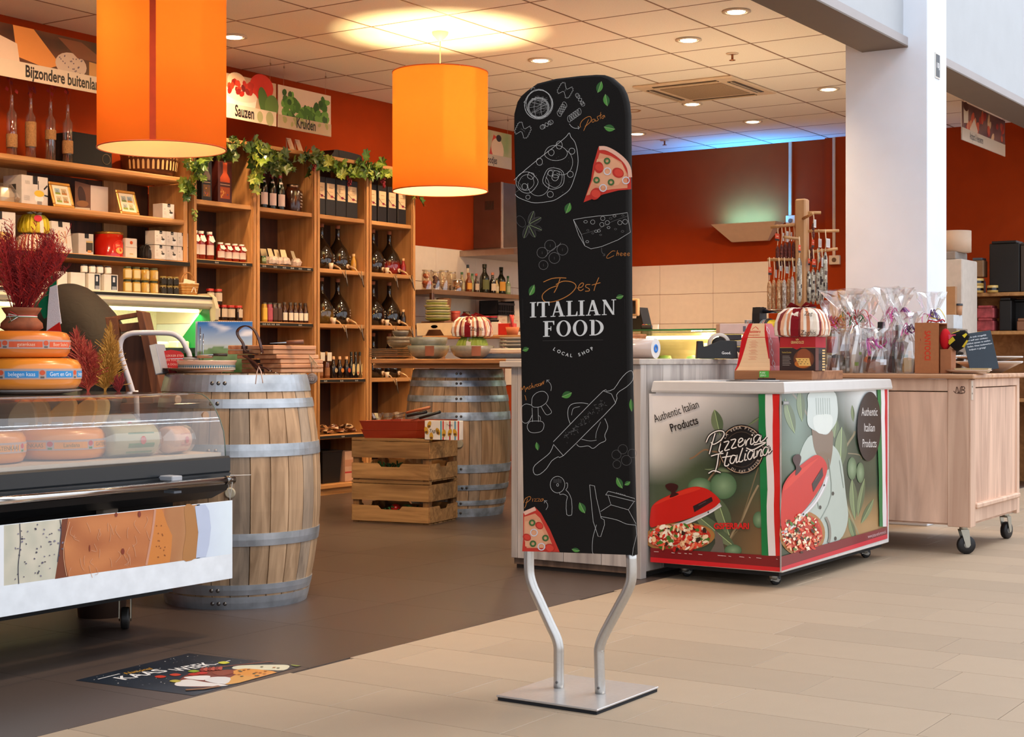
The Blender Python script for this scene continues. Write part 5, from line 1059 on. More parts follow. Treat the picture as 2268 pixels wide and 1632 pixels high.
for i, (p, q, hc, lab) in enumerate((((370,783,6.3),(440,788,6.33),'#8a8a88','silver cheese knife lying flat at the left on the patterned dish'), ((405,781,6.34),(470,787,6.3),'#a88870','brown cheese knife in the middle of the patterned dish'), ((440,790,6.28),(503,785,6.32),'#2a2220','dark handled cheese knife on the right of the patterned dish'))):
    z_ = 1.011+.008*i; P_, Q_2 = PD(*p), PD(*q); P_.z = Q_2.z = z_; knife(lab, P_, Q_2, hc, .008, grp='knives on the patterned dish')
BOARD = WOOD('#a86a44', '#d09a70', 0, .5, 4., name='beech_board'); R = random.Random(6)
offz = [(.0,.0),(.0,.01),(.004,.012),(-.004,-.002),(-.012,-.004),(-.03,-.02)]
labs = ['bottom beech cutting board of the barrel stack', 'second beech board from the bottom of the stack', 'third beech board from the bottom of the stack', 'fourth beech board, just above the dark strap knot', 'fifth beech board, second from the top', 'top beech cutting board with a strap end over its edge']
for i in range(6):
    z = .952+i*.0195; x0 = 4.79-(.03 if i > 2 else 0)+R.uniform(-.004,.004)-(.02 if i > 3 else 0); y0 = 4.31+R.uniform(-.004,.004)
    t = thing('cutting_board', labs[i], 'cutting board', (x0, y0, z), R.uniform(-.02,.02), 'beech cutting boards on the barrel')
    obj('board', B().cbox(0,0,0,.27,.225 if i < 4 else .26,.0175,b=.003), BOARD, t)
    obj('strap_tab', B().cbox(-.003,.095+.01*i,.002,.01,.13+.01*i,.0155,'#2a1814',b=.001), V(.5,var=.2), t)
LTH = V(.45, var=.2, scale=30)
def strapobj(lab, pts, w_=.011, dx=0):
    P_ = smoothline([tuple(PX(x, y, 4.725+dx)) for x, y in pts], 5); o3 = Vector(P_[0]); t = thing('leather_strap', lab, 'strap', o3, group='dark leather straps on the cutting boards')
    obj('strap', B().tube([Vector(p)-o3 for p in P_], w_, 4, '#3c1c14', flat=(.9,.28)), LTH, t)
    obj('rivet', B().ball(Vector(P_[-1])-o3+Vector((-.006,0,0)), .004, 8, '#b8a890'), CHROME, t); return t
strapobj('looped dark leather strap standing up above the boards', [(570,784),(545,779),(538,760),(528,745),(526,733),(535,724),(548,722),(562,730),(572,748),(578,768),(581,782)])
strapobj('dark leather strap wrapped low around the stack', [(540,788),(560,800),(575,812),(590,815),(600,822)], .013, -.012)
strapobj('dark leather strap hanging over the top barrel hoop', [(552,795),(570,818),(590,830),(612,826)], .013, .0)
one('paper_tag_cord', 'thin pale cord loop hanging over the top barrel hoop', 'cord', B().tube([PX(566,850,4.40),PX(569,825,4.42),PX(573,812,4.43),PX(578,822,4.42),PX(582,848,4.40)], .0022, 5, '#c8a898'), MATTE)
p = PD(691,838,6.5); t = thing('round_tag', 'round grey tag hanging beside the rim of the near barrel', 'tag', p, fcr)
obj('disc', B().lathe([(.001,0),(.0235,0),(.0235,.003),(.001,.003)], 28, c='#6a5a54', axis='y'), SATIN, t); a = Art((0,0,0), step=.0006); a.circ(0,0,.019,.001,'#a89890')
for x in (-.007,.002): a.circ(x,-.004,.004,.001,'#a89890'); a.line([(x+.005,-.010),(x+.005,.006)],.001,'#a89890'); a.line([(x-.004,.008),(x+.006,.008)],.001,'#a89890')
obj('emblem', a, PRINT, t); obj('cord', B().tube([(0,.001,.02),(-.004,.01,.07)], .001, 4, '#2a2220'), MATTE, t)
knife('long knife with brown handle and blue tip lying on the top cutting board', PD(598,760,6.4), PD(672,757,6.4), '#7a4a34', .012, grp='knives by the boards')
b = B()
for k in range(18): b.tube([PD(684,785,6.52), PD(690+R.uniform(-4,6),797,6.52), PD(688+k,808+R.uniform(-4,8),6.52)], .0012, 3, '#b89a78')
one('straw_tassel', 'pale straw tassel sticking out beside the cutting boards', 'tassel', b, MATTE)
# calendar
t = thing('wall_calendar', 'spiral-bound landscape calendar with blue sky and green hills', 'calendar', camface(498, 6.70)+Vector((0,0,.951)), fcr, rot=(-.05,0,fcr))
for k in range(3): obj('sheet', B().box(-.122-.006*k,.004+.006*k,0,.118-.006*k,.0055+.006*k,.225,'#d8dce0'), PRINT, t)
a = Art((-.122,.0035,0))
def sky(u, v):
    if v > .55: c = mix('#b8c8d4','#2a6cb4', (v-.55)*2.4); return mix(c, '#e8e8ec', max(0, N2(u*3+2,v*7,3)*2.2-.1)) if v > .72 else c
    hill = .42+.11*math.exp(-((u-.38)/.2)**2); 
    if v > hill: return lin('#b8c4c4')
    return mix('#2e5a28','#7a9a6c', v/hill+N2(u*6,v*9)*.5)
a.grid(0,0,.24,.222,34,30,sky); obj('landscape_print', a, PRINT, t)
b = B()
for i in range(30): b.lathe([(.0035,-.0006),(.0042,0),(.0035,.0006)], 8, (-.118+i*.008,.006,.224), '#3a4048', axis='x', cap=False)
obj('spiral', b, SATIN, t, kind='stuff')
b = B().tube([(-.095,-.002,0),(-.095,-.004,.17)], .0018, 6, '#c8c8cc').tube([(-.108,-.002,0),(-.108,-.004,.20)], .0018, 6, '#c8c8cc'); obj('wire_stand', b, CHROME, t)
# ---------------- pine shelf units on the left wall ----------------
PINE = WOOD('#a06c3a', '#c89258', 0, .55, 3.5, name='pine_shelf'); PINEV = WOOD('#a06c3a', '#c89258', 2, .55, 3.5, name='pine_upright'); DARKP = WOOD('#2e1608', '#48240f', 2, .7, 4., name='dark_back_panel')
YF = 7.42; XSU = [7.365, 7.98, 8.625, 9.235, 9.83]
def price_strip(parent, x0, x1, z, tags):
    s_ = obj('price_strip', B().box(x0,YF-.005,z-.026,x1,YF-.001,z-.006,'#100e0c'), MATTE, parent)
    a = Art((x0,YF-.006,z-.017), step=.0004)
    for u in tags: a.text('€4,95', u*(x1-x0), -.006, .011, '#d8d4cc', al='c')
    if tags: obj('price_lettering', a, PRINT, s_)
BAYS = [([.08,.55,.87,1.28,1.69,2.09], {1.69: [.35,.85]}), ([.08,.55,.87,1.28,1.69,2.09], {1.69: [.08,.28,.45,.6,.75,.92], 1.28: [.08,.16,.24,.33,.75]}), ([.08,.45,.87,1.28,1.69,2.09], {.87: [.12,.47,.8], .45: [.5]}), ([.08,.45,.87,1.28,1.69,2.09], {})]
sl = ['tall pine shelf unit with tomato sauce, nearest the wall fridge', 'tall pine shelf unit with sparkling wine and packets, second from left', 'tall pine shelf unit with demijohns and dark bottles, third from left', 'tall pine shelf unit with demijohns at the right end, by the kitchen']
for i, (zs, st) in enumerate(BAYS):
    x0, x1 = XSU[i]+.001, XSU[i+1]-.001; t = thing('shelf_unit', sl[i], 'shelf', (x0, YF, 0), group='pine wall shelving')
    def W(n_, b, m, **k): o = obj(n_, b, m, t, loc=(-x0,-YF,0), **k); return o
    for xa in (x0, x1-.035): W('side_panel', B().cbox(xa,YF,0,xa+.035,7.78,2.5,b=.002), PINEV); 
    for xa in (x0+.004, x1-.031): W('front_batten', B().cbox(xa,YF-.014,.02,xa+.027,YF,2.48,b=.003), PINEV)
    W('top_panel', B().cbox(x0-.0,YF-.02,2.5,x1,7.79,2.53,b=.004), PINE)
    W('back_panel', B().box(x0+.26,7.765,.05,x1-.035,7.78,2.5,'#3a1c0c'), DARKP)
    W('plinth', B().box(x0+.035,YF+.03,0,x1-.035,YF+.05,.055), PINE)
    for z in zs:
        s_ = W('shelf_board', B().cbox(x0+.036,YF+.004,z-.032,x1-.036,7.765,z,b=.004), PINE)
        if z in st: price_strip(s_, x0+.037, x1-.037, z, st[z])
t = thing('long_wall_shelf', 'long pine wall shelves filled with gift boxes above the fridge', 'shelf', (7.3, YF, 1.6))
for z, x1 in ((2.22,7.28),(1.94,7.30),(1.665,7.34)):
    s_ = obj('shelf_board', B().cbox(4.4-7.3,0,z-1.6-.035,x1-7.3,.35,z-1.6,b=.008), PINE, t)
    if z == 1.665: s_2 = obj('price_strip', B().box(4.4-7.3,-.006,z-1.6-.032,x1-7.3,-.001,z-1.6-.006,'#100e0c'), MATTE, s_)
for xa in (7.30,):
    obj('shelf_support', B().cbox(xa-7.3,.10 if xa < 7.2 else .01,-.4,xa-7.3+.035,.345,.585,b=.003), PINEV, t)
for x0_, x1_ in ((6.05,6.28),(6.9,7.1),(4.9,5.1)): obj('back_board', B().box(x0_-7.3,.335,-.2,x1_-7.3,.35,.62), PINEV, t)
obj('dark_back', B().box(4.4-7.3,.352,-.15,-.0,.36,.58,'#30160a'), DARKP, t)
# ---- product kit ----
def jar(lab, loc, r=.03, h=.09, c='#c08a3a', lid='#1c1a18', lb='#e0d0a8', grp=None, rz=0, lw=(.18,.78), arc=1.2, nm='jar', cat='jar'):
    t = thing(nm, lab, cat, loc, rz, grp)
    obj('glass_body', B().lathe([(.001,0),(r*.94,0),(r,h*.05),(r,h*.78),(r*.8,h*.86),(.001,h*.86)], 18, c=c, cap=False), GLOSS, t)
    obj('lid', B().lathe([(r*.86,h*.84),(r*.88,h),(.001,h)], 18, c=lid, cap=False), SATIN, t)
    if lb: obj('label', B().lathe([(r+.0006,h*lw[0]),(r+.0006,h*lw[1])], 12, c=lb, cap=False, a0=-PI/2-arc, a1=-PI/2+arc), PRINT, t)
    return t
def bottle(lab, loc, h=.28, r=.036, c='#10180f', lb='#e8e0d0', cap='#7a1c1c', grp=None, rz=0, neck=.36, lw=(.15,.45), arc=1.3, shoulder=.62, lb2=None, capz=.86):
    t = thing('bottle', lab, 'bottle', loc, rz, grp); nr = r*neck
    obj('glass_body', B().lathe([(.001,0),(r*.95,0),(r,h*.02),(r,h*(shoulder-.08)),(r*.9,h*shoulder),(nr*1.2,h*(shoulder+.12)),(nr,h*(shoulder+.18)),(nr,h*.97),(.001,h*.97)], 16, c=c, cap=False), GLOSS, t)
    obj('cap', B().lathe([(nr*1.12,h*capz),(nr*1.12,h),(.001,h)], 12, c=cap, cap=False), SATIN, t)
    if lb: obj('label', B().lathe([(r+.0006,h*lw[0]),(r+.0006,h*lw[1])], 12, c=lb, cap=False, a0=-PI/2-arc, a1=-PI/2+arc), PRINT, t)
    if lb2: obj('neck_label', B().lathe([(r*.72,h*(shoulder+.03)),(nr*1.35,h*(shoulder+.12))], 10, c=lb2, cap=False, a0=-PI/2-1.2, a1=-PI/2+1.2), PRINT, t)
    return t
def carton(lab, loc, w_, d, h, c='#d8d0c8', art=None, rz=0, grp=None, nm='gift_box', cat='box', rot=None, m=SATIN, side=None):
    t = thing(nm, lab, cat, loc, rz, grp, rot)
    obj('carton', B().cbox(0,0,0,w_,d,h,c,b=.0015), m, t)
    if art:
        a = Art((0,0,0)); art(a, w_, h)
        if side:
            a2 = Art((0,d,0),(0,-1,0),(0,0,1),(-1,0,0)); side(a2, d, h); a.join(a2)
        obj('print', a, PRINT, t)
    return t
def SX(px, y=7.47): return XY(px, y)
def at(px, z, y=7.47): return Vector((XY(px, y), y, z))
def graybox(a, w_, h):     # white mortar carton
    a.rect(w_*.42,h*.78,w_*.66,h,'#1c1c22'); a.up(); a.line([(w_*.46,h*.86),(w_*.62,h*.86)],h*.03,'#c8c4c0'); a.ell(w_*.72,h*.3,w_*.17,h*.17,'#e8e4e0'); a.rect(w_*.55,h*.3,w_*.89,h*.36,'#e8e4e0'); a.up(); a.ell(w_*.72,h*.4,w_*.15,h*.07,'#3c3834'); a.up(); a.line([(w_*.7,h*.4),(w_*.6,h*.6)],w_*.08,'#4a4640')
    for i in range(4): a.line([(w_*.1,h*(.25+i*.06)),(w_*.3,h*(.25+i*.06))],h*.012,'#8a8680')
    a.ell(w_*.18,h*.62,w_*.06,h*.05,'#b8b0a8')
# z=2.22 shelf: glass stem vases with dried flowers, dark box, arches tin
R = random.Random(21)
def stemvase(lab, px, wrap):
    t = thing('glass_vase', lab, 'vase', at(px, 2.222, 7.5), 0, 'clear bottle vases with dried red flowers'); h = .36
    obj('glass', B().lathe([(.026,0),(.030,.004),(.030,.25),(.012,.28),(.010,h),(.013,h+.004)], 16, c='#ffffff', cap=False), GLASS('#f0e8e0', .05, .18), t)
    b = B()
    for k in range(4): b.tube([(R.uniform(-.015,.015), R.uniform(-.01,.01), .01), (R.uniform(-.01,.01),0,.2),(R.uniform(-.004,.004),0,h+.0),(R.uniform(-.03,.03),R.uniform(-.03,.03),h+.12)], [.002,.002,.0015,.001], 4, '#8a3018')
    obj('flower_stems', b, MATTE, t); b = B()
    for k in range(10):
        p = Vector((R.uniform(-.03,.03), R.uniform(-.02,.02), h+R.uniform(.02,.17))); b.add([p+Vector((-.012,0,0)), p+Vector((.006,-.004,-.012)), p+Vector((.014,0,.008)), p+Vector((-.002,.003,.02))], [(0,1,2,3)], R.choice(['#9a1c14','#7c1410','#b83020']))
    obj('dried_petals', b, MATTE, t, kind='stuff')
    z0, z1 = wrap; obj('jute_wrap', B().lathe([(.0315,z0),(.0335,z0+.004),(.0335,z1-.004),(.0315,z1)], 16, c='#a07448', cap=False), V(.9, var=.3, scale=120, bump=.4), t)
for px, wr, lab in ((26,(.05,.13),'leftmost clear bottle vase with dried red stems on the top shelf'), (68,(.07,.22),'clear bottle vase with a long jute wrap, second from left on the top shelf'), (112,(.13,.19),'clear bottle vase with a narrow jute band, third from left'), (150,(.06,.14),'clear bottle vase nearest the dark box on the top shelf')): stemvase(lab, px, wr)
p = at(161,2.222,7.5); t = thing('speaker_box', 'large black box standing on the top left shelf', 'box', p); obj('case', B().cbox(0,0,0,.32,.22,.205,'#070505',b=.005), MATTE, t); obj('round_badge', B().lathe([(.03,-.001),(.034,-.003),(.034,0)], 24, (.27,0,.06), '#5a4a2c', axis='y', cap=False), SATIN, t)
t = thing('arched_tin', 'round bronze tin shaped with rows of pale arches beneath the near lamp', 'tin', at(330,2.222,7.6)); obj('tin_body', B().lathe([(.145,0),(.175,.03),(.185,.13),(.19,.14),(.001,.14)], 40, c='#6a3a20'), V(.4, .3, var=.3), t)
b = Art(step=.002, warp=lambda x, y, k: Vector(((.1755+y*.1+k)*math.cos(x), (.1755+y*.1+k)*math.sin(x), y)))
for i in range(18): x = -PI+i*PI/18+.05; b.rect(x,.035,x+.085,.08,'#e0b070'); b.ell(x+.0425,.08,.0425,.018,'#e0b070',0,12); b.rect(x,.108,x+.06,.124,'#b07840')
obj('arches', b, PRINT, t)
# z=1.94
FILM = GLASS('#ffffff', .06, .32, name='cellophane')
def crumple(prof, n, seed, amp=.15):
    R = random.Random(seed); b = B().lathe(prof, n, c='#ffffff', smooth=False, cap=False); b.v = [(x*(1+R.uniform(-amp,amp)), y*(1+R.uniform(-amp,amp)), z+R.uniform(-.004,.004)) for x, y, z in b.v]; return b
t = thing('wrapped_gift', 'silvery cellophane wrapped gift at the left edge of the second shelf', 'gift', at(4,1.942,7.55)); obj('cellophane', crumple([(.09,0),(.1,.03),(.085,.08),(.05,.11),(.01,.12)], 14, 4), FILM, t); obj('contents', B().lathe([(.07,.002),(.075,.05),(.05,.09),(.001,.1)], 16, c='#b8a890'), SATIN, t)
def fondue(a, w_, h):
    a.rect(w_*.42,h*.72,w_*.6,h*1.0,'#1a1a20'); a.up(); a.ell(w_*.66,h*.25,w_*.17,h*.14,'#e4e0dc'); a.up(); a.ell(w_*.66,h*.42,w_*.19,h*.11,'#dcb83c'); a.up(); a.line([(w_*.85,h*.38),(w_*.99,h*.36)],h*.05,'#1c1c20'); a.line([(w_*.84,h*.58),(w_*.97,h*.72)],h*.06,'#1c1c20'); a.line([(w_*.62,h*.55),(w_*.62,h*.85)],h*.03,'#1c1c20'); a.rect(w_*.58,h*.05,w_*.76,h*.16,'#8a8480')
    for i in range(5): a.line([(w_*.08,h*(.3-i*.035)),(w_*.3,h*(.3-i*.035))],h*.01,'#9a948c')
    for i in range(6): a.line([(w_*(.14+.03*i),h*.7),(w_*(.13+.03*i),h*.82)],h*.012,'#8a847c')
carton('large white cheese fondue gift box on the second shelf', at(48,1.942,7.5), .205,.16,.178,'#cfc6bf',fondue, side=lambda a,w,h: a.rect(w*.3,h*.4,w*.7,h*.7,'#3c3a38'), rz=.05)
def picframe(lab, px, py, seed):
    t = thing('picture_frame', lab, 'picture frame', at(px,1.944,7.46), grp if False else 0, 'gold framed tile pictures', rot=(-.30,0,.06)); R = random.Random(seed); w_, h = .17, .165
    for x0, z0, x1, z1 in ((0,0,w_,.02),(0,h-.02,w_,h),(0,.02,.02,h-.02),(w_-.02,.02,w_,h-.02)): obj('frame_side', B().cbox(x0,0,z0,x1,.014,z1,'#b8843c',b=.004), V(.3,.35,var=.15), t)
    obj('passe_partout', B().box(.018,.006,.018,w_-.018,.010,h-.018,'#e4d8c0'), PRINT, t)
    a = Art((0,.006,0))
    for i in (0,1):
        for j in (0,1):
            x, z = .036+i*.053, .034+j*.052; a.rect(x,z,x+.042,z+.04,R.choice(['#a8b0a8','#c8b48c','#9ab0b8','#c0a880'])); a.up(); a.rect(x,z,x+.042,z+.013,R.choice(['#8a9a3c','#d89a4a','#7a8a4c','#b87a3c'])); a.line([(x+.01,z+.01),(x+.014,z+.03)],.003,'#4a3a30'); a.line([(x+.025,z+.01),(x+.023,z+.028)],.004,'#5a4038'); a.k -= 1
    obj('pictures', a, PRINT, t)
picframe('gold framed picture leaning beside the fondue box', 121, 0, 1); picframe('gold framed picture leaning at the right of the open brochure', 269, 0, 2)
t = thing('brochure', 'opened brochure with a dark photo page standing on the second shelf', 'brochure', at(166,1.943,7.58)); obj('page', B().add([(0,0,0),(.10,-.03,0),(.10,-.03,.17),(0,0,.19)],[(0,1,2,3)],'#6a4430'), PRINT, t); obj('page', B().add([(.10,-.03,0),(.27,.0,0),(.27,.0,.175),(.10,-.03,.17)],[(0,1,2,3)],'#d8c8bc'), PRINT, t)
a = Art((0,0,0),(.958,-.287,0),(0,0,1),(-.287,-.958,0)); a.ell(.045,.10,.025,.06,'#3a2018',.2); a.up(); a.ell(.05,.05,.04,.02,'#8a5c34'); a.rect(.0,.0,.10,.025,'#c8b8a0'); obj('photo_print', a, PRINT, t)
carton('small white mortar box alone at the right end of the second shelf', at(360,1.942,7.44),.105,.09,.095,'#d6cdc4',graybox, grp='white mortar gift boxes')
# z=1.665
def cheesebox(a, w_, h): a.rect(w_*.3,h*.78,w_*.52,h,'#1c1a1e'); a.ell(w_*.55,h*.25,w_*.4,h*.2,'#d89a5c'); a.up(); a.poly([(w_*.3,h*.3),(w_*.8,h*.28),(w_*.7,h*.45),(w_*.45,h*.42)],'#e8c070'); a.line([(w_*.5,h*.3),(w_*.5,h*.6)],h*.015,'#3a3632')
carton('white box with a round cheese picture at the left edge of the third shelf', at(-28,1.667,7.46),.20,.12,.215,'#cfc8c2',cheesebox)
def softgift(lab, loc, w_, d, h, c, stripes=None, ribbon=None, rz=0, grp=None, seed=0, knot=None, bits=None):
    """cloth or paper wrapped cake: pinched loaf-shaped bundle"""
    t = thing('wrapped_cake', lab, 'gift', loc, rz, grp); R = random.Random(seed); n = 56; vs, cs = [], []; prof = [(.80,0),(.96,.06),(1.0,.25),(.97,.5),(.86,.78),(.66,.95),(.3,1.0),(.01,1.0)]
    for j_, (r_, z) in enumerate(prof):
        for k in range(n):
            a_ = 2*PI*k/n; sq = 1/max(abs(math.cos(a_)), abs(math.sin(a_)))**.55; q = r_*sq*(1+R.uniform(-.012,.012)+.02*math.sin(k*1.7+j_)); vs.append((q*math.cos(a_)*w_/2.1, q*math.sin(a_)*d/2.1, z*h+R.uniform(-.004,.004)*(z > 0)))
    b = B(); m = len(prof)
    for j in range(m-1):
        for k in range(n):
            k2 = (k+1) % n; cc = c
            if stripes: cc = stripes[k % len(stripes)]
            b.add([vs[j*n+k], vs[j*n+k2], vs[(j+1)*n+k2], vs[(j+1)*n+k]], [(0,1,2,3)], cc, False)
    obj('wrapping', b, V(.6, var=.05), t)
    if ribbon:
        bw = w_*.075; P = [(0,-d*.475,.0),(0,-d*.49,h*.25),(0,-d*.46,h*.6),(0,-d*.33,h*.96),(0,0,h*1.02),(0,d*.33,h*.96),(0,d*.49,h*.3),(0,d*.47,0)]
        obj('ribbon', B().add([(-bw, y, z) for _, y, z in P]+[(bw, y, z) for _, y, z in P], [(i, i+1, len(P)+i+1, len(P)+i) for i in range(len(P)-1)], ribbon), FABRIC, t)
        bb = B()
        for s_ in (-1,1): bb.add([(0,0,h*1.02),(s_*w_*.22,-.02,h*1.13),(s_*w_*.30,.0,h*1.05),(s_*w_*.2,.02,h*1.08)], [(0,1,2),(0,2,3)], ribbon); bb.add([(0,-.02,h*1.03),(s_*w_*.14,-.05,h*1.20),(s_*w_*.22,-.03,h*1.12)], [(0,1,2)], ribbon)
        obj('bow', bb, FABRIC, t)
    if bits:
        a = Art((0,-d*.485,0), step=.0008); bits(a, w_, h); obj('print', a, PRINT, t)
    return t
ST = ['#e8dccc','#8a2c24','#d8a880','#e8dccc','#c87a4c','#e8dccc','#9a3a30']
softgift('striped paper wrapped cake on the third shelf under the yellow one', at(82,1.667,7.50)+Vector((0,.04,0)), .20,.16,.105,'#e8dccc', ST, seed=1, bits=lambda a, w, h: a.ell(.055,h*.5,.02,.02,'#b8541c'))
softgift('yellow foil wrapped cake lying on the striped one', at(85,1.776,7.50)+Vector((0,.04,0)), .19,.15,.115,'#c8b418', ['#c8b418','#d8c83c','#b09a14','#c8b418'], ribbon='#e0d8c8', seed=2, bits=lambda a, w, h: (a.ell(-.03,h*.75,.03,.02,'#c82c3c'), a.up()))
def cutl(a, w_, h):
    a.rect(w_*.35,h*.82,w_*.58,h,'#1c1a1e')
    for i in range(4): a.line([(w_*(.2+i*.17),h*.3),(w_*(.17+i*.17),h*.7)],w_*.09,['#e0c8b0','#d8b898','#e8d4bc','#c8a088'][i]); a.line([(w_*(.22+i*.17),h*.12),(w_*(.2+i*.17),h*.3)],w_*.03,'#a8a098')
carton('tilted white box with knife set window on the third shelf', at(120,1.667,7.44),.16,.05,.19,'#d4cbc2',cutl, rot=(-.12,0,.12))
def grill(a, w_, h): a.rect(w_*.4,h*.78,w_*.68,h,'#1c1a1e'); a.rect(w_*.5,h*.15,w_*.95,h*.6,'#3a342c'); a.up(); a.rect(w_*.6,h*.1,w_*.85,h*.22,'#c88a4c'); a.rect(w_*.5,h*.58,w_*.95,h*.66,'#caa86c')
carton('white box with a black raclette picture left of the red tin', at(174,1.667,7.50),.12,.10,.132,'#c8bfb6',grill)
t = thing('biscuit_tin', 'red round biscuit tin with a golden rim on the third shelf', 'tin', at(241,1.667,7.56)); obj('tin_body', B().lathe([(.09,0),(.09,.145),(.001,.145)], 36, c='#b81c10'), GLOSS, t); obj('golden_rim', B().lathe([(.09,.143),(.0935,.146),(.0935,.156),(.088,.159),(.088,.148)], 36, c='#b88438', cap=False), V(.25,.7), t)
a = Art(step=.0008, warp=lambda x, y, k: Vector(((.09+k)*math.sin(x), -(.09+k)*math.cos(x), y))); a.ell(.1,.06,.55,.045,'#d8341c',0,26); a.up(); a.ell(.12,.04,.35,.02,'#dca850'); a.text('Cantucci',-.25,.07,.009,'#f0c8a0',xs=9); a.rect(.7,.02,.95,.10,'#8a6a4c'); obj('print', a, PRINT, t)
def panet(a, w_, h): a.poly([(0,h*.55),(w_,h*.55),(w_*.9,h),(w_*.1,h)],'#d8ccc0'); a.up(); a.ell(w_*.5,h*.78,w_*.13,h*.09,'#c8541c'); a.line([(0,h*.54),(w_,h*.54)],h*.03,'#a89a8c'); a.line([(w_*.35,h*.2),(w_*.65,h*.2)],h*.05,'#b89a5c')
t = carton('white waisted panettone box right of the red tin', at(278,1.667,7.48),.098,.09,.125,'#d6c8b8',panet)
t = softgift('black wrapped cake with a small red seal on the third shelf', at(335,1.667,7.50)+Vector((0,.02,0)),.13,.11,.095,'#1c1614',['#1c1614','#241c1a'], ribbon='#c8c0b8', seed=5, bits=lambda a, w, h: (a.text('GRAN',-.045,.06,.013,'#d8d4cc'), a.ell(.02,.025,.014,.014,'#b82c2c')))
m0 = carton('white mortar box, top left of the stack on the third shelf', at(346,1.763,7.44),.098,.09,.092,'#d6cdc4',graybox, grp='white mortar gift boxes')
k = 0
for px, z, lab in ((383,1.763,'white mortar box, top middle of the stack'),(346,1.668,'white mortar box, bottom left of the stack behind the black cake'),(383,1.668,'white mortar box, bottom middle of the stack')): dup(m0, at(px,z,7.44)+Vector((.0,0,0)), 0, lab)
for z, lab in ((1.763,'white mortar box, top right of the stack against the upright'),(1.668,'white mortar box, bottom right of the stack against the upright')): dup(m0, Vector((7.36-.11, 7.44, z)), 0, lab)
m0.location.x = at(383,0,7.44).x-.1; [setattr(o.location, 'x', 7.36-.11-.1) for o in C.objects if o.get('label') in ('white mortar box, top middle of the stack','white mortar box, bottom middle of the stack')]; [setattr(o.location, 'x', 7.36-.11-.2) for o in C.objects if o.get('label') in ('white mortar box, bottom left of the stack behind the black cake','white mortar box, top left of the stack on the third shelf')]
# ---- bay 1 ----
def bottlewin(a, w_, h, c1, c2):
    a.poly([(w_*.35,h*.97),(w_*.65,h*.97),(w_*.65,h*.72),(w_*.85,h*.6),(w_*.85,h*.5),(w_*.15,h*.5),(w_*.15,h*.6),(w_*.35,h*.72)],c1); a.rect(w_*.15,h*.1,w_*.85,h*.38,c2); a.up(); a.line([(w_*.15,h*.44),(w_*.85,h*.44)],h*.015,'#c8a888')
    for i in range(12): a.ell(w_*R.uniform(.2,.8),h*R.uniform(.12,.36),w_*.06,h*.02,R.choice(['#d89a4c','#a84c2c','#5a4a6a','#c87a34']),R.uniform(0,3),7)
carton('tall dark gift box seen edge-on behind the vine', at(438,2.092,7.5),.03,.14,.26,'#14100e', nm='pasta_gift_box', grp='tall pasta gift boxes')
carton('tall black gift box with bottle-shaped window', at(447,2.092,7.46),.095,.09,.285,'#16110f',lambda a,w,h: bottlewin(a,w,h,'#6a5a50','#7a5430'), nm='pasta_gift_box', grp='tall pasta gift boxes')
carton('tall red-brown gift box with bottle-shaped window', at(483,2.092,7.46),.135,.09,.285,'#4a160c',lambda a,w,h: bottlewin(a,w,h,'#b8481c','#a84a20'), nm='pasta_gift_box', grp='tall pasta gift boxes')
def sauce(lab, px, z, h, r, y=7.47, grp='red tomato sauce bottles with paper tops'):
    t = thing('sauce_bottle', lab, 'bottle', at(px,z,y), 0, grp)
    obj('glass_body', B().lathe([(.001,0),(r,.003),(r,h*.66),(r*.6,h*.84),(r*.55,h*.92),(.001,h*.92)], 16, c='#8c140c', cap=False), GLOSS, t); obj('lid', B().lathe([(r*.62,h*.9),(r*.64,h),(.001,h)], 14, c='#d0c8c0', cap=False), SATIN, t)
    obj('label', B().lathe([(r+.0008,h*.16),(r+.0008,h*.52)], 14, c=['#d8ccc0','#c8a89c'], cap=False, a0=-PI/2-1.4, a1=-PI/2+1.4), PRINT, t)
    obj('paper_bib', B().add([(-r*.6,-r*.55,h*.86),(r*.6,-r*.55,h*.86),(r*.85,-r*1.0,h*.66),(.0,-r*1.15,h*.60),(-r*.85,-r*1.0,h*.66)], [(0,1,2,3,4)], '#e4dcd4'), MATTE, t)
    obj('red_tie', B().lathe([(r*.66,h*.85),(r*.7,h*.87),(r*.66,h*.89)], 12, c='#b8141c', cap=False), FABRIC, t); return t
s0 = sauce('tall red tomato sauce bottle, leftmost beside the upright', 431, 1.692, .19, .030)
for px, lab in ((443,'tall red tomato sauce bottle, second from the upright'), (462,'tall red tomato sauce bottle, third from the upright')): dup(s0, at(px+2,1.692,7.47), 0, lab)
s1 = sauce('short red sauce jar next to the tall sauce bottles', 488, 1.692, .125, .030)
for px, dy, lab in ((504,0,'short red sauce jar, second of the short row'),(520,-.01,'short red sauce jar, third of the short row'),(535,-.01,'short red sauce jar at the right end of the short row')): dup(s1, at(px,1.692,7.49+dy), 0, lab)
j0 = jar('red-lidded antipasti jar in the row, leftmost, behind the wall fridge end', at(478,1.283,7.47), .030,.105,'#2c1c14','#a81c14','#c8b49c', grp='red-lidded antipasti jars', lw=(.2,.75))
for px, dz, lab in ((494,0,'red-lidded antipasti jar, second in the lower row'),(511,0,'red-lidded antipasti jar, third in the lower row'),(528,0,'red-lidded antipasti jar, right end of the lower row'),(465,.107,'red-lidded antipasti jar on top, left'),(483,.107,'red-lidded antipasti jar on top, right')): dup(j0, at(px,1.283+dz,7.47), R.uniform(-.9,.9), lab)
for px, dz, lab in ((478,0,'red-lidded jar leftmost on the shelf below'),(497,0,'red-lidded jar second on the shelf below'),(516,0,'red-lidded jar third on the shelf below')): dup(j0, at(px,.873,7.47), .4, lab)
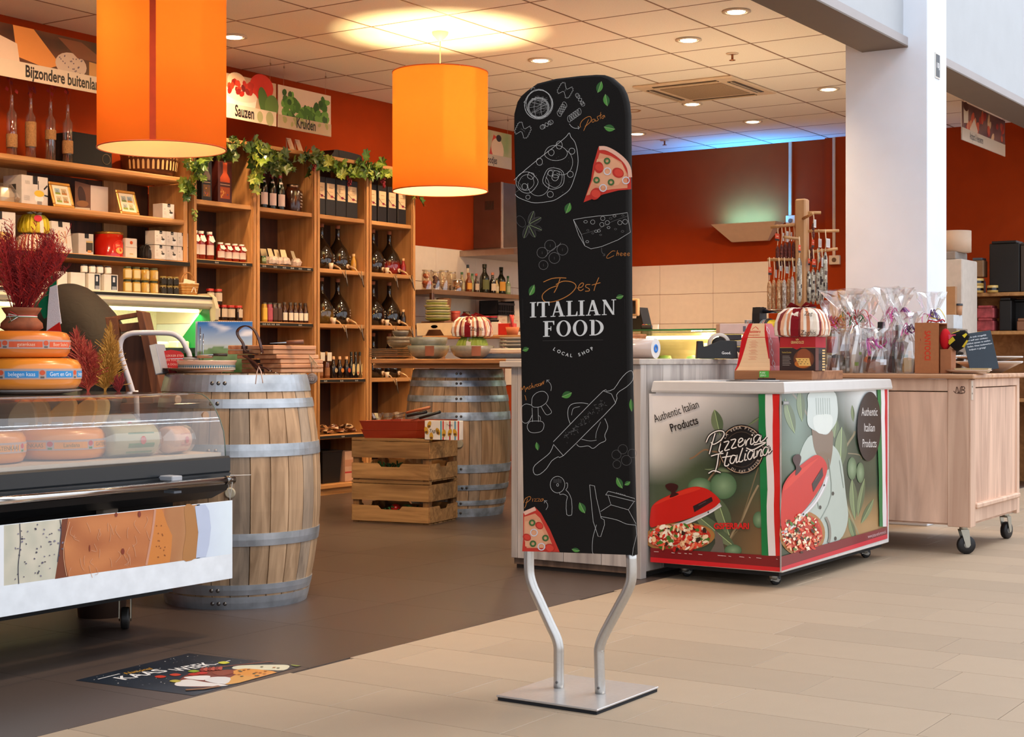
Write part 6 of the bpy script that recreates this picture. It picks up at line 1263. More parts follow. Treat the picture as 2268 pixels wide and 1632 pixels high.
# ---- bay 2 ----
for px, c, lab in ((583,'#c83c2c','sparkling wine bottle, leftmost in the second unit'),(602,'#c83c2c','sparkling wine bottle, middle one'),(621,'#c83c2c','sparkling wine bottle next to the big jar')):
    bottle(lab, at(px,2.092,7.50), .27,.033,'#0c140c','#d8c0b8','#6a1414', 'dark sparkling wine bottles', lw=(.1,.42), lb2='#c8b8b0')
t = thing('storage_jar', 'large dark storage jar with white writing on the second unit', 'jar', at(649,2.092,7.53)); obj('glass_body', B().lathe([(.001,0),(.062,0),(.066,.01),(.066,.15),(.045,.185),(.001,.185)], 24, c='#3a1c10', cap=False), GLOSS, t); obj('lid', B().lathe([(.045,.183),(.048,.205),(.001,.205)], 24, c='#6a5a50', cap=False), STEEL, t)
a = Art(step=.001, warp=lambda x, y, k: Vector(((.067+k)*math.sin(x/.067), -(.067+k)*math.cos(x/.067), y)))
for i, s_ in enumerate(('Fudge','Milk','choco','Crispy','Vol')): a.text(s_, .005, .13-.024*i, .012, '#e8dccc', shear=.1)
obj('writing', a, PRINT, t)
jar('small green-lidded pesto jar at the left of the packets', at(583,1.692,7.45), .022,.055,'#5a5a2c','#1c4a2c','#8a9a6c', lw=(.3,.7))
for i, (px, rz, dy, lab) in enumerate(((588,-.2,.05,'cream card packet leaning behind the pesto jar'),(604,.1,.0,'cream card packet with bread, left front'),(618,.05,.03,'cream card packet with bread, middle back'),(632,-.1,.0,'cream card packet with bread, centre front'),(655,.25,.03,'greyish card packet leaning at the right end'))):
    t = thing('food_packet', lab, 'packet', at(px,1.692,7.45+dy), rz, 'packets with cream cards'); obj('card', B().add([(-.03,0,.03),(.03,0,.03),(.025,.03,.115),(-.025,.03,.115)],[(0,1,2,3)],'#d8c498' if i < 4 else '#a8987c'), PRINT, t); b = crumple([(.01,0),(.038,.006),(.042,.03),(.03,.055),(.01,.06)], 10, i, .12); obj('clear_bag', b, V(.25, var=.3, scale=60, coat=.4), t); bpy.data.objects[t.children[1].name].data.attributes['Col'].data.foreach_set('color', [.62,.5,.42,1]*len(t.children[1].data.loops))
    a = Art((0,0,0),(1,0,0),(0,.333,.943),(0,-.943,.333)); a.k = 3; a.rect(-.008,.095,.008,.112,'#3a3630'); 
    for q in range(3): a.line([(-.018,.08-.01*q),(.018,.08-.01*q)],.002,'#8a8068')
    obj('print', a, PRINT, t)
for i, (px, c, cap, lb, lab) in enumerate(((585,'#b08a2c','#2c2014','#d8b040','yellow dressing bottle at the left of the row'),(597,'#8a3040','#1c1410','#a84c5c','pink dressing bottle beside the yellow one'),(608,'#3a2014','#1c1410','#4a3024','brown dressing bottle, left one'),(618,'#3a2014','#1c1410','#4a3024','brown dressing bottle, right one'))): bottle(lab, at(px,1.283,7.47), .135,.023,c,lb,cap,'small dressing bottles', lw=(.1,.72), shoulder=.78, neck=.7, capz=.88)
b0 = None
for i, (px, lab) in enumerate(((630,'vinegar bottle with white label, leftmost'),(643,'vinegar bottle with white label, second'),(654,'vinegar bottle with white label, third'),(665,'vinegar bottle with white label, fourth'),(676,'vinegar bottle with white label at the right end'))):
    if b0: dup(b0, at(px,1.283,7.47), 0, lab)
    else: b0 = bottle(lab, at(px,1.283,7.47), .145,.022,'#3a1c10','#d8ccb8','#2a1a10','white-labelled vinegar bottles', lw=(.1,.48), shoulder=.6, neck=.5)
# ---- bay 3, 4: black wine cartons ----
def winebox(lab, px, w_, c='#d8b890', y=7.45):
    t = thing('wine_carton', lab, 'wine carton', at(px,2.092,y), 0, 'black wine cartons with cream labels'); h = .285
    obj('carton', B().cbox(0,0,0,w_,.09,h,'#1a1512',b=.004), SATIN, t); a = Art((0,0,0)); a.rect(w_*.1,h*.42,w_*.9,h*.84,c); a.up(); a.line([(w_*.3,h*.72),(w_*.7,h*.72)],.003,'#8a5a40'); a.ell(w_*.6,h*.5,w_*.14,h*.035,'#a8344c'); a.line([(w_*.25,h*.62),(w_*.7,h*.62)],.002,'#8a5a40'); obj('label', a, PRINT, t)
    obj('cord', B().tube([(w_*.05,-.003,h*.64),(w_*.3,-.012,h*.52),(w_*.9,-.004,h*.47)], .0018, 4, '#0c0a08'), MATTE, t); return t
for i, (px, w_, lab) in enumerate(((703,.075,'black wine carton, leftmost in the third unit'),(717,.11,'black wine carton, second in the third unit'),(738,.125,'black wine carton, third in the third unit'),(763,.16,'wide black wine carton at the right of the third unit'))): winebox(lab, px, w_, y=7.45); 
for o in [o for o in C.objects if o.name.startswith('wine_carton')]: pass
wc = [o for o in C.objects if o.name.startswith('wine_carton')]; x = 8.665
for o, w_ in zip(wc, (.105,.11,.12,.13)): o.location.x = x; o.scale.x = w_/{.105:.075,.11:.11,.12:.125,.13:.16}[w_]; x += w_+.006
x = 9.275
for i, lab in enumerate(('black wine carton, leftmost in the right-end unit','black wine carton, second in the right-end unit','black wine carton, third in the right-end unit','black wine carton, rightmost under the far lamp')):
    o = dup(wc[1], (x, 7.45, 2.092), 0, lab); x += .125
# demijohns
def demi(lab, px, z, txt, c='#241608', fill=None, y=7.60):
    t = thing('demijohn', lab, 'glass demijohn', at(px,z+.002,y), 0, 'oil and vinegar demijohns with taps'); r = .098
    obj('glass_body', B().lathe([(.001,0),(r*.8,0),(r*.97,.025),(r,.07),(r*.93,.12),(r*.7,.17),(r*.35,.215),(.022,.24),(.018,.26),(.017,.32),(.021,.325)], 28, c=([fill or c]*4+['#1c120a']*7), cap=False), V(.06, var=.03, coat=.6), t)
    obj('cork', B().lathe([(.017,.318),(.019,.352),(.001,.353)], 14, c='#a8603c'), MATTE, t)
    obj('tap', B().tube([(.0,-r*.9,.035),(.005,-r-.03,.03),(.02,-r-.06,.012),(.045,-r-.085,-.035),(.055,-r-.09,-.06)], [.012,.009,.0065,.0055,.005], 8, '#b8946c'), V(.3,.4), t)
    obj('tap_collar', B().lathe([(.013,-.006),(.017,-.004),(.017,.006),(.013,.008)], 12, (0,-r-.004,.034), '#d8c0a0', axis='y'), SATIN, t)
    obj('pourer', B().tube([(.056,-r-.09,.0),(.062,-r-.092,-.055),(.07,-r-.095,-.10),(.078,-r-.098,-.125)], [.003,.006,.005,.004], 6, '#8a7a68'), STEEL, t)
    a = Art(step=.0016, warp=lambda x, y_, k: Vector(((r+k)*math.sin(x/r), -(r+k)*math.cos(x/r), y_)))
    for i, s_ in enumerate(txt): a.text(s_, .03, .105-.02*i, .011 if i else .014, '#e8dccc', shear=.15)
    obj('writing', a, PRINT, t); return t
DJ = [(712,1.69,('Extra vierge','olijfolie','knoflook'),'#241608','demijohn of garlic olive oil, upper left'), (748,1.69,('Extra vierge','olijfolie','citroen'),'#241608','demijohn of lemon olive oil, upper row beside the first'),
 (712,1.28,('Extra vierge','olijfolie','originale'),'#5a4418','amber demijohn, middle row left'), (748,1.28,('Extra vierge','olijfolie','nocellara'),'#1c120a','dark demijohn, middle row beside the amber one'),
 (826,1.69,('Mango','azijn'),'#241208','mango vinegar demijohn in the right-end unit'), (862,1.69,('Crema di','fruit','passione'),'#7c1010','demijohn with red vinegar in the right-end unit'),
 (826,1.28,('Balsamico','azijn','8 jaar oud'),'#120c08','balsamic demijohn, middle row left in the right-end unit'), (862,1.28,('Balsamico','azijn','framboos'),'#120c08','balsamic demijohn, middle row right in the right-end unit'),
 (826,.87,('Azijn',),'#120c08','demijohn hidden behind the plank table, left'), (862,.87,('Azijn',),'#120c08','demijohn hidden behind the plank table, right')]
for px, z, tx, c, lab in DJ: demi(lab, px, z, tx, c, c)
for px, z, c, lab in ((783,1.69,'#b88420','square oil flask with a yellow filling beside the lemon demijohn'),(893,1.69,'#8c1818','square flask with red filling at the right end'),(893,1.28,'#241814','small dark flask with a wooden stopper at the right end')):
    bottle(lab, at(px,z,7.49), .135,.022,c,None,'#c8a070','small flasks between demijohns', neck=.5, shoulder=.6)
for px, z, lab in ((741-8,1.69,'small white cup between the upper demijohns'),(739,1.28,'small white cup between the middle demijohns'),(857,1.69,'small white cup under the red demijohn'),(857,1.28,'small white cup between the balsamic demijohns'),(857,.87,'small white cup on the low shelf behind the table')):
    one('tasting_cup', lab, 'cup', B().lathe([(.001,0),(.013,0),(.019,.045),(.0175,.045),(.012,.004),(.001,.004)], 16, c='#d8c4a8'), SATIN, at(px,z+.001,7.445), group='small white tasting cups')
for i, (px, lab) in enumerate(((708,'oil bottle with hanging cream card, left'),(723,'oil bottle with hanging cream card, right'))):
    t = bottle(lab, at(px,.872,7.5), .20,.026,'#6a3a1c','#8a5a34','#a87840', 'bottles with hanging cards', lw=(.1,.4)); obj('hang_card', B().box(-.028,-.034,.13,.022,-.032,.195,'#d8ccb8'), PRINT, t)
for i, (px, c, lab) in enumerate(((738,'#b8a078','dark bottle with beige round label'),(752,'#c87a2c','dark bottle with orange round label'),(767,'#b84c24','dark bottle with red round label'))):
    t = bottle(lab, at(px,.872,7.48), .165,.026,'#1c100a',None,'#c8986c', 'dark bottles with round labels', shoulder=.55, neck=.45); a = Art((0,-.027,0)); a.ell(.004,.06,.017,c=c); a.up(); a.circ(.004,.06,.012,.001,'#3a2010'); obj('label', a, PRINT, t)
for i, (px, c, lab) in enumerate(((778,'#0e0a08','dark bottle with oval label, leftmost'),(787,'#0e0a08','dark bottle with oval label, second'),(797,'#6a5030','amber bottle with oval label, third'),(806,'#0e0a08','dark bottle with oval label at the upright'))):
    t = bottle(lab, Vector((at(778,0).x-.0+.052*i, 7.47, .872)), .20,.0235,c,None,'#14100c', 'bottles with oval labels', shoulder=.5, neck=.4); a = Art((0,-.0245,0)); a.ell(0,.065,.017,.045,'#c8b078'); a.up(); a.ell(0,.04,.008,.008,['#5a6a3c','#b83c2c','#8a5a3c','#5a4a3c'][i]); obj('label', a, PRINT, t)
for i in range(6):
    px = 712+i*14; b = crumple([(.005,0),(.045,.008),(.05,.02),(.03,.035),(.004,.04)], 10, 40+i, .18); b.c = [lin(R.choice(['#a87850','#6a3c24','#c89a70','#3a2414','#d8b890']))]*0+[lin(R.choice(['#a87850','#6a3c24','#c89a70','#3a2414','#d8b890'])) for _ in b.f]
    one('snack_bag', 'crackly snack bag on the low shelf, %s' % ['leftmost','second from left','third from left','third from right','second from right','rightmost'][i], 'packet', b, V(.25, var=.2, coat=.4), at(px,.452+(.0 if i % 2 else .03),7.52+.03*(i % 2)), R.uniform(0,3), 'snack bags on the low shelf')
for i in range(3):
    b = crumple([(.005,0),(.05,.02),(.055,.06),(.03,.10),(.05,.14)], 12, 60+i, .15); t = thing('clear_snack_bag', 'shiny clear bag behind the terracotta dishes, %s' % ['left','middle','right'][i], 'packet', at(835+i*24,.452,7.5), 0, 'clear bags in the right-end unit'); obj('clear_bag', b, FILM, t); obj('contents', B().lathe([(.001,.002),(.045,.005),(.048,.05),(.001,.07)], 12, c=['#2a1c14','#c8a068','#5a3a24'][i]), MATTE, t)
t = thing('plastic_bin', 'black plastic bin on the bottom shelf of the third unit', 'bin', at(714,.082,7.5)); obj('tub', B().add([(0,0,0),(.20,0,0),(.20,.2,0),(0,.2,0),(-.01,-.01,.24),(.22,-.01,.24),(.22,.21,.24),(-.01,.21,.24)], [(3,2,1,0),(0,1,5,4),(1,2,6,5),(2,3,7,6),(3,0,4,7)], '#100e0d'), SATIN, t); obj('rim', B().cbox(-.016,-.016,.232,.226,.216,.244,'#16130f',b=.002), SATIN, t)
carton('white carton with a red stripe standing behind the crates', at(764,.082,7.48),.12,.2,.23,'#c8a088',lambda a,w,h: (a.rect(0,h*.5,w,h*.72,'#b88468'), a.rect(0,h*.28,w,h*.33,'#b8242c')), nm='striped_carton')
# on top of the units
for px, lab in ((634,'left leaflet card standing on top of the shelving'),(653,'right leaflet card standing on top of the shelving')):
    t = thing('leaflet', lab, 'leaflet', at(px,2.532,7.5), 0, 'leaflets on the shelving'); obj('card', B().prism([(0,0),(.02,.0),(-.0,.095)], .0, .002,'#c8a888').add([(0,0,.095),(.05,0,.095),(.065,-.03,0),(.012,-.03,0)],[(0,1,2,3)],'#d8b898'), PRINT, t); a = Art((.006,-.016,.05),(1,0,0),(-.2,.3,.95),(0,-.95,.3)); a.line([(.0,.035),(.03,.035)],.003,'#8a6a58'); [a.line([(.002,.02-.008*q),(.036,.02-.008*q)],.0012,'#a8886c') for q in range(5)]; obj('print', a, PRINT, t)
t = thing('black_bag', 'flat black case lying on top of the shelving', 'case', at(735,2.532,7.55)); obj('case', B().prism(smoothline([(0,0),(.36,0),(.36,.05),(.33,.075),(.06,.085),(.02,.06)], 3, True), 0, .16, '#120c0a'), SATIN, t); obj('seam', B().tube([(.09,-.002,.004),(.08,-.002,.08)], .002, 4, '#2a201c'), SATIN, t)
# vine garlands
LV = []
for c1, c2 in (('#5f7c22','#8aa03a'),('#3c5c1c','#56782a'),('#8a9a34','#b0b454')):
    b = B(); P = [(0,0),(.022,.012),(.03,.0),(.045,.012),(.042,.03),(.058,.038),(.04,.056),(.045,.078),(.022,.066),(0,.092)]; P = P+[(-x, y) for x, y in P[-2:0:-1]]
    z = [.0,.006,.012,.010,.006,.014,.006,.012,.004,-.01]; z = z+z[-2:0:-1]; n = len(P)
    b.add([(x*.6, -z_, -y*.6) for (x, y), z_ in zip(P, z)]+[(0,.004,-.03)], [(i,(i+1)%n,n) for i in range(n)], [c1]*n+[c2]); me = b.mesh('leaf'); me.materials.append(V(.4, var=.25, scale=60, coat=.15)); LV.append(me)
def garland(lab, pts, n, seed, spread=.03, grapes=(), lv=None):
    R = random.Random(seed); P = [Vector(p) for p in smoothline([tuple(p) for p in pts], 8)]; t = thing('vine_garland', lab, 'garland', P[0], group='artificial grape vines')
    obj('stem', B().tube([p-P[0] for p in P], .003, 5, '#4a5a24'), MATTE, t)
    for k in range(n):
        p = P[int(R.random()*(len(P)-1))]-P[0]; o = obj('leaf', R.choice(lv or LV), None, t, p+Vector((R.gauss(0,spread*.7), R.uniform(-.05,0), R.gauss(0,spread)))); o.rotation_euler = (R.uniform(-.9,.5), R.uniform(-1.4,1.4), R.uniform(-.8,.8)); s_ = R.uniform(.9,1.7); o.scale = (s_,)*3
    for (gp, c) in grapes:
        b = B()
        for k in range(18): q = k/18; b.ball((R.gauss(0,.011*(1.1-q)), R.gauss(0,.009), -.075*q), .0085, 6, c)
        obj('grape_bunch', b, GLOSS, t, Vector(gp)-P[0])
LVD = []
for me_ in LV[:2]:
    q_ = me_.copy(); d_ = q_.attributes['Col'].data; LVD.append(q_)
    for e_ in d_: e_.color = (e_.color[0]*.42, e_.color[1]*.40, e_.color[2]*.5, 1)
def vp(px, py, y=7.38): return PY(px, py, y)
garland('vine garland with green grapes hanging down beside the gift boxes', [vp(408,425),vp(415,405),vp(430,370),vp(432,345),vp(445,330),vp(480,325)], 34, 1, .035, [(vp(421,352),'#a8b060'),(vp(431,465),'#8a9a50')])
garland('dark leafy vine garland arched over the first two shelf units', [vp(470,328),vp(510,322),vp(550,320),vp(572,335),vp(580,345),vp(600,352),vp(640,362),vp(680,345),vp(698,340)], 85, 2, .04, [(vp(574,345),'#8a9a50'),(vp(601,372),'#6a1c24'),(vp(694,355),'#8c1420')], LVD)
garland('dark vine tuft hanging on the upright between the first units', [vp(560,325),vp(562,350),vp(558,380),vp(552,398)], 26, 4, .035)
garland('bright sunlit vine garland along the top of the right-hand units', [vp(698,345),vp(720,360),vp(760,372),vp(800,368),vp(830,372),vp(868,380)], 62, 3, .03, [(vp(773,390),'#8c1c28'),(vp(850,395),'#8c1c28')])  # plain leaf greens, lighter than the darkened leaf copies
garland('short vine end with one leaf right of the far lamp', [vp(900,395),vp(915,425),vp(925,440)], 8, 5, .02)
# ---------------- hanging category signs ----------------
def signboard(name, lab, y, x0, x1, z0, z1, art):
    t = thing('hanging_sign', lab, 'sign', (x0, y, z0)); W_, H_ = x1-x0, z1-z0
    obj('board', B().box(0,0,0,W_,.004,H_,'#d8ccc0'), SATIN, t); a = Art((0,0,0)); art(a, W_, H_); obj('print', a, V(.3, var=.02), t)
    for u in (.06, W_-.06):
        obj('string', B().tube([(u,.002,H_-.01),(u+.004,.002,ZC-.045-z0)], .0009, 4, '#b89878').lathe([(.008,-.001),(.0095,0),(.008,.001)], 12, (u+.004,.002,ZC-.036-z0), '#8a6a50', axis='y').tube([(u+.004,.002,ZC-.028-z0),(u+.004,.002,ZC-z0)], .0012, 4, '#8a6a50'), MATTE, t)
def blurband(a, W_, H_, c='#d8c4ac'): a.up(); a.rect(0,0,W_,H_*.33,c); a.up()
def s_kaas(a, W_, H_):
    a.grid(0,0,W_,H_,24,8,lambda u, v: mix('#3a1c10','#6a3a20',.5+N2(u*6,v*3,1))); a.up(); a.poly([(.27,H_),(.42,H_),(.62,H_*.42),(.52,H_*.3),(.30,H_*.42)],'#d88a44'); a.poly([(0,.05),(0,H_*.78),(.10,H_*.82),(.30,H_*.66),(.33,.04)],'#dcc0a8'); a.up(); a.ell(.70,H_*.46,.12,.075,'#c8b09c',0,20); a.poly([(.60,H_*.95),(.78,H_*.95),(1.0,H_*.62),(.75,H_*.62)],'#7a4428'); a.poly([(.84,0),(.84,H_*.6),(1.1,H_*.55),(1.1,0)],'#c88a44'); a.up(); R = random.Random(3)
    for i in range(24): a.ell(.70+R.uniform(-.09,.09),H_*.46+R.uniform(-.05,.05),.006,.004,'#5a4a5c',R.uniform(0,3),6)
    blurband(a,W_,H_); a.text('Bijzondere buitenlandse kazen', .36, H_*.07, .070, '#241814', xs=.70, bold=.028)
xa = XY(616,7.35); SH = .302
signboard('', 'wide hanging cheese sign partly hidden by the near lamp', 7.35, XY(0,7.35)-.18, XY(0,7.35)+1.05, 2.655, 2.965, s_kaas)
def s_sauz(a, W_, H_):
    a.grid(0,0,W_,H_,10,6,lambda u, v: mix('#a88a6c','#c8a888',u)); a.up(); a.ell(.42,H_*.85,.12,.09,'#c82814',0,20); a.ell(.17,H_*.86,.09,.06,'#d8b898'); a.rect(0,H_*.5,.06,H_,'#3c3c20'); a.up(); a.poly([(.05,H_*.58),(.08,H_*.1),(.34,H_*.1),(.37,H_*.56)],'#e4d8c8'); a.up(); a.ell(.21,H_*.58,.165,.05,'#d8c8b4',-.05,24); a.up(); R = random.Random(8)
    for i in range(22): a.ell(.21+R.uniform(-.12,.12),H_*.62+R.uniform(-.01,.07),.028,.02,R.choice(['#8a1810','#b02414','#6a100c','#c8381c']),R.uniform(0,3),7); a.k += .2
    a.up(); a.ell(.44,H_*.5,.05,.11,'#4a6a28',.3,16); a.ell(.52,H_*.45,.07,.08,'#5f7c34',-.3,16); blurband(a,W_,H_); a.ell(.40,H_*.15,.03,.04,'#a8a878'); a.ell(.5,H_*.15,.04,.05,'#a8a878'); a.up(); a.text('Sauzen', .15, H_*.07, .078, '#241814', xs=.64, bold=.028)
signboard('', 'hanging sign reading Sauzen with a bowl of red sauce', 7.35, xa-.59, xa-.022, 2.66, 2.66+SH, s_sauz)
def s_krui(a, W_, H_):
    a.rect(0,0,W_,H_,'#d8c0a8'); a.up(); R = random.Random(2)
    for i in range(130): x = R.uniform(.05,.53); top = H_*(.88-.35*math.sin(PI*(x-.05)/.48)**2 if .15 < x < .45 else .85); a.ell(x, R.uniform(H_*.12,top), R.uniform(.022,.045), R.uniform(.018,.032), R.choice(['#3a6a1c','#4f8228','#2c5418','#68983c']), R.uniform(0,3), 8); a.k += .08
    a.up(); a.rect(.08,0,.5,H_*.12,'#a8604c'); a.up(); a.rect(0,0,W_,H_*.30,'#b8a084'); a.up()
    for i in range(20): a.ell(R.uniform(.05,.54),H_*R.uniform(.12,.28),.02,.014,'#9a9a60',R.uniform(0,3),7)
    a.up(); a.text('Kruiden', .19, H_*.07, .074, '#241c14', xs=.64, bold=.028)
signboard('', 'hanging sign reading Kruiden with green basil', 7.35, xa, xa+.575, 2.66, 2.66+SH, s_krui)
def s_brood(a, W_, H_):
    a.grid(0,0,W_,H_,10,6,lambda u, v: mix('#8a9a5c','#c8a888',.5+N2(u*4,v*3,5))); a.up(); a.poly([(.35,H_*.3),(.42,H_*.9),(.50,H_*.8),(.52,H_*.3)],'#c83820'); a.ell(.48,H_*.5,.09,.10,'#d8b898',.9); a.ell(.50,H_*.82,.04,.03,'#2a1c1c'); blurband(a,W_,H_,'#b8a48c'); a.text('Belegde broodjes', .10, H_*.08, .062, '#2a1c14', xs=.62, bold=.02)
signboard('', 'hanging sign about broodjes half hidden behind the banner', 7.35, 10.44, 11.14, 2.67, 2.975, s_brood)
def s_anti(a, W_, H_):
    a.grid(0,0,W_,H_,12,8,lambda u, v: mix('#5a3028','#8a5a48',.5+N2(u*5,v*4,9))); a.up(); R = random.Random(4)
    for i in range(26): a.ell(R.uniform(.12,W_-.03),H_*R.uniform(.3,.85),R.uniform(.03,.07),R.uniform(.02,.04),R.choice(['#c8502c','#d87a4c','#a82c1c','#e0a878','#7a1c14']),R.uniform(0,3),9); a.k += .1
    a.up(); a.poly([(.05,H_*.45),(.04,H_*.9),(.17,H_*.9),(.16,H_*.5)],'#d8b898'); a.poly([(.2,H_*.35),(.32,H_*.68),(.42,H_*.38),(.38,H_*.25)],'#d8b090'); a.up(); a.ell(.105,H_*.9,.065,.035,'#5a2c1c'); blurband(a,W_,H_,'#c8ac90'); a.text('Antipasti & vleeswaren', .2, H_*.1, .058, '#2a1c14', wid=.36, bold=.01)
signboard('', 'hanging sign reading Antipasti & vleeswaren right of the pillar', 3.62, XY(2130,3.62), XY(2226,3.62), 2.72, 3.02, s_anti)
# ---------------- open wall fridge, lit inside ----------------
FW = V(.35, var=.03); R = random.Random(31)
fx0, fx1, fy0, fy1 = 4.3, 7.0, 6.85, 7.40
t = thing('wall_fridge', 'open refrigerated wall cabinet with lit shelves of white cheese', 'fridge', (fx1, fy0, 0))
def WF(n_, b, m, par=None): return obj(n_, b, m, par or t, loc=(-fx1,-fy0,0)) if par is None else obj(n_, b, m, par)
WF('canopy', extr([(fy0,1.34),(fy0-.01,1.36),(fy0,1.375),(fy0,1.385),(fy0+.02,1.41),(fy1,1.41),(fy1,1.33),(fy0+.2,1.33)], fx0, fx1-.03, '#d8ccb0', smooth=False), FW)
WF('price_strip', B().box(fx0,fy0-.004,1.386,fx1-.03,fy0+.0,1.402,'#1a1816'), MATTE)
WF('roller_tube', B().tube([(fx0,fy0+.02,1.345),(fx1-.04,fy0+.02,1.345)], .022, 14, '#c8b898'), SATIN)
WF('light_tube', B().tube([(fx0,fy0+.09,1.315),(fx1-.06,fy0+.09,1.315)], .012, 10, '#fff8dc'), EMIT('#fff0b8', 2.5, 'fridge_tube'))
light('AREA', 'fridge_tube_light', (5.65, fy0+.10, 1.30), 13, (1,.94,.70), tgt=(5.65, fy1-.15, .7), shape='RECTANGLE', size=2.6, size_y=.05)
WF('back_panel', B().box(fx0,fy1-.06,.2,fx1-.03,fy1-.05,1.34,'#c8c49c'), V(.4, var=.1, scale=80))
hb = B()
for i in range(60):
    for j in range(3): hb.box(fx1-.1-i*.03, fy1-.063, 1.17+j*.02, fx1-.09-i*.03, fy1-.059, 1.178+j*.02, '#5a5838')
o = WF('perforations', hb, MATTE); o['kind'] = 'stuff'
WF('end_cap', B().prism([(0,0)]*0+[(-.028,1.238),(-.002,1.238),(-.002,0),(-.028,0)], fy0+.12, fy1, '#c8ccc0').xf(loc=(fx1,0,0)), FW)
ec = B(); P = [(fy0-.03,1.26),(fy0-.035,1.33),(fy0-.01,1.40),(fy0+.03,1.425),(fy1,1.425),(fy1,1.24),(fy0+.0,1.24)]
ec.add([(fx1-.03,y,z) for y,z in P]+[(fx1,y,z) for y,z in P], [tuple(range(7)),tuple(range(7,14))[::-1]]+[(i,(i+1)%7,7+(i+1)%7,7+i) for i in range(7)], '#c8bc9c'); WF('end_bracket', ec, FW)
WF('side_glass', B().add([(fx1-.035,fy0+.02,1.33),(fx1-.035,fy0+.08,1.33),(fx1-.035,fy0+.32,1.10),(fx1-.035,fy0+.32,.5),(fx1-.035,fy0-.1,.5)], [(0,1,2,3,4)], '#127a38'), V(.3,var=.05))
WF('pale_edge', B().add([(fx1-.037,fy0+.07,1.33),(fx1-.037,fy0+.085,1.33),(fx1-.037,fy0+.33,1.10),(fx1-.037,fy0+.315,1.09)], [(0,1,2,3)], '#d8e0b0'), SATIN)
for z in (1.08,.86,.64): WF('shelf_board', B().cbox(fx0,fy0+.12,z-.02,fx1-.04,fy1-.06,z,'#cfd0b8',b=.002).box(fx0,fy0+.112,z-.03,fx1-.04,fy0+.12,z+.004,'#2c3430'), FW)
WF('base', B().cbox(fx0,fy0-.1,.05,fx1-.03,fy1,.5,'#9a9c94',b=.004), FW)
k = 0
for row, z in enumerate((1.082,.862)):
    for i in range(11):
        x = fx1-.10-.155*i; c = R.choice(['#e8e4b0','#e0dca8','#f0ecc8','#d8d498'])
        if x < fx0+.1: continue
        b = B().lathe([(.001,0),(.045,0),(.055,.012),(.055,.028),(.045,.04),(.001,.042)], 14, c=c, cap=False, sx=1.2, sy=.9) if (i+row) % 3 else B().cbox(-.06,-.04,0,.06,.04,.045,c,b=.008)
        one('white_cheese', 'white wrapped cheese on the %s lit fridge shelf, %s from the right end' % (('upper','lower')[row], ['first','second','third','fourth','fifth','sixth','seventh','eighth','ninth','tenth','eleventh'][i]), 'cheese', b, V(.3, var=.06, coat=.3), (x, fy0+.20+R.uniform(0,.04), z), R.uniform(-.2,.2), 'wrapped cheeses in the lit wall fridge')
# goods on top of the fridge (z 1.412)
ZT = 1.426
def ft(px, z=0, y=6.98): return Vector((XY(px,y), y, ZT-.014+z))
j0 = jar('mustard jar with square logo label, lower row leftmost', ft(282), .026,.078,'#b8903c','#2c3418','#d8c490', grp='mustard jars stacked on the fridge', lw=(.12,.74)); NM = ['leftmost','second','third','rightmost']
for r_ in range(2):
    for i in range(4):
        if r_ == 0 and i == 0: continue
        dup(j0, ft(282+i*19.5, r_*.079), [0,0,.9,.9][i], 'mustard jar in the %s row on the fridge, %s%s' % (('lower','upper')[r_], NM[i], ' with red tag side' if i > 1 else ''))
j1 = jar('dark glass tapenade jar, lower row leftmost', ft(361), .022,.055,'#2a2012','#8a7434','#1c1814', grp='dark tapenade jars', lw=(.15,.7))
for r_ in range(2):
    for i in range(3):
        if r_ or i: dup(j1, ft(361+i*13.5, r_*.056), 0, 'dark tapenade jar, %s row %s' % (('lower','upper')[r_], NM[i]))
j2 = jar('small white jar with navy lid on the display carton, leftmost', ft(186,.105), .020,.045,'#d8cfc0','#1c2434','#e8e0d4', grp='small white jars on the cartons', lw=(.1,.8))
for i, px in enumerate((204,221,239)): dup(j2, ft(px,.105), 0, 'small white jar with navy lid on the display carton, %s' % NM[i+1])
def disp(a, w_, h): a.rect(w_*.5,h*.1,w_*.92,h*.95,'#14202c'); a.up(); a.rect(w_*.62,h*.55,w_*.78,h*.85,'#c8ccd0'); a.rect(w_*.56,h*.1,w_*.88,h*.3,'#8a9098')
for px, w_, lab in ((126,.075,'white display carton behind the flag, leftmost on the fridge'),(157,.105,'white display carton in the middle behind the jacket'),(196,.09,'white display carton holding small jars'),(231,.105,'white display carton with dark window and jars, rightmost')):
    carton(lab, ft(px,0,6.95), w_,.12,.10,'#d8d0c4',disp if px > 190 else None, grp='white display cartons on the fridge', nm='display_carton')
t = thing('wicker_basket', 'small wicker gift basket with a handle at the right end of the fridge', 'basket', ft(416,0,7.0)); R = random.Random(3); b = B()
for j in range(9):
    z = j*.0085; r0 = .045+.012*j/8; b.tube([((r0+(.002 if k % 2 else -.002))*1.25*math.cos(2*PI*k/24), (r0+(.002 if k % 2 else -.002))*math.sin(2*PI*k/24), z+.004) for k in range(25)], .0045, 4, '#b8803c' if j % 2 else '#caa060', cap=False)
obj('wicker_body', b, MATTE, t, kind='stuff'); obj('handle', B().tube([(.06*math.cos(a_), 0, .07+.075*math.sin(a_)) for a_ in [PI*k/12 for k in range(13)]], .005, 6, '#a8743c'), MATTE, t); obj('cloth_lining', B().lathe([(.05,.06),(.062,.078),(.05,.07),(.001,.04)], 12, c='#e0d0b8', cap=False, sx=1.25), FABRIC, t); obj('label_card', B().add([(-.07,-.03,.075),(.0,-.05,.06),(.02,-.045,.09),(-.05,-.02,.105)],[(0,1,2,3)],'#d8c8a8'), PRINT, t)
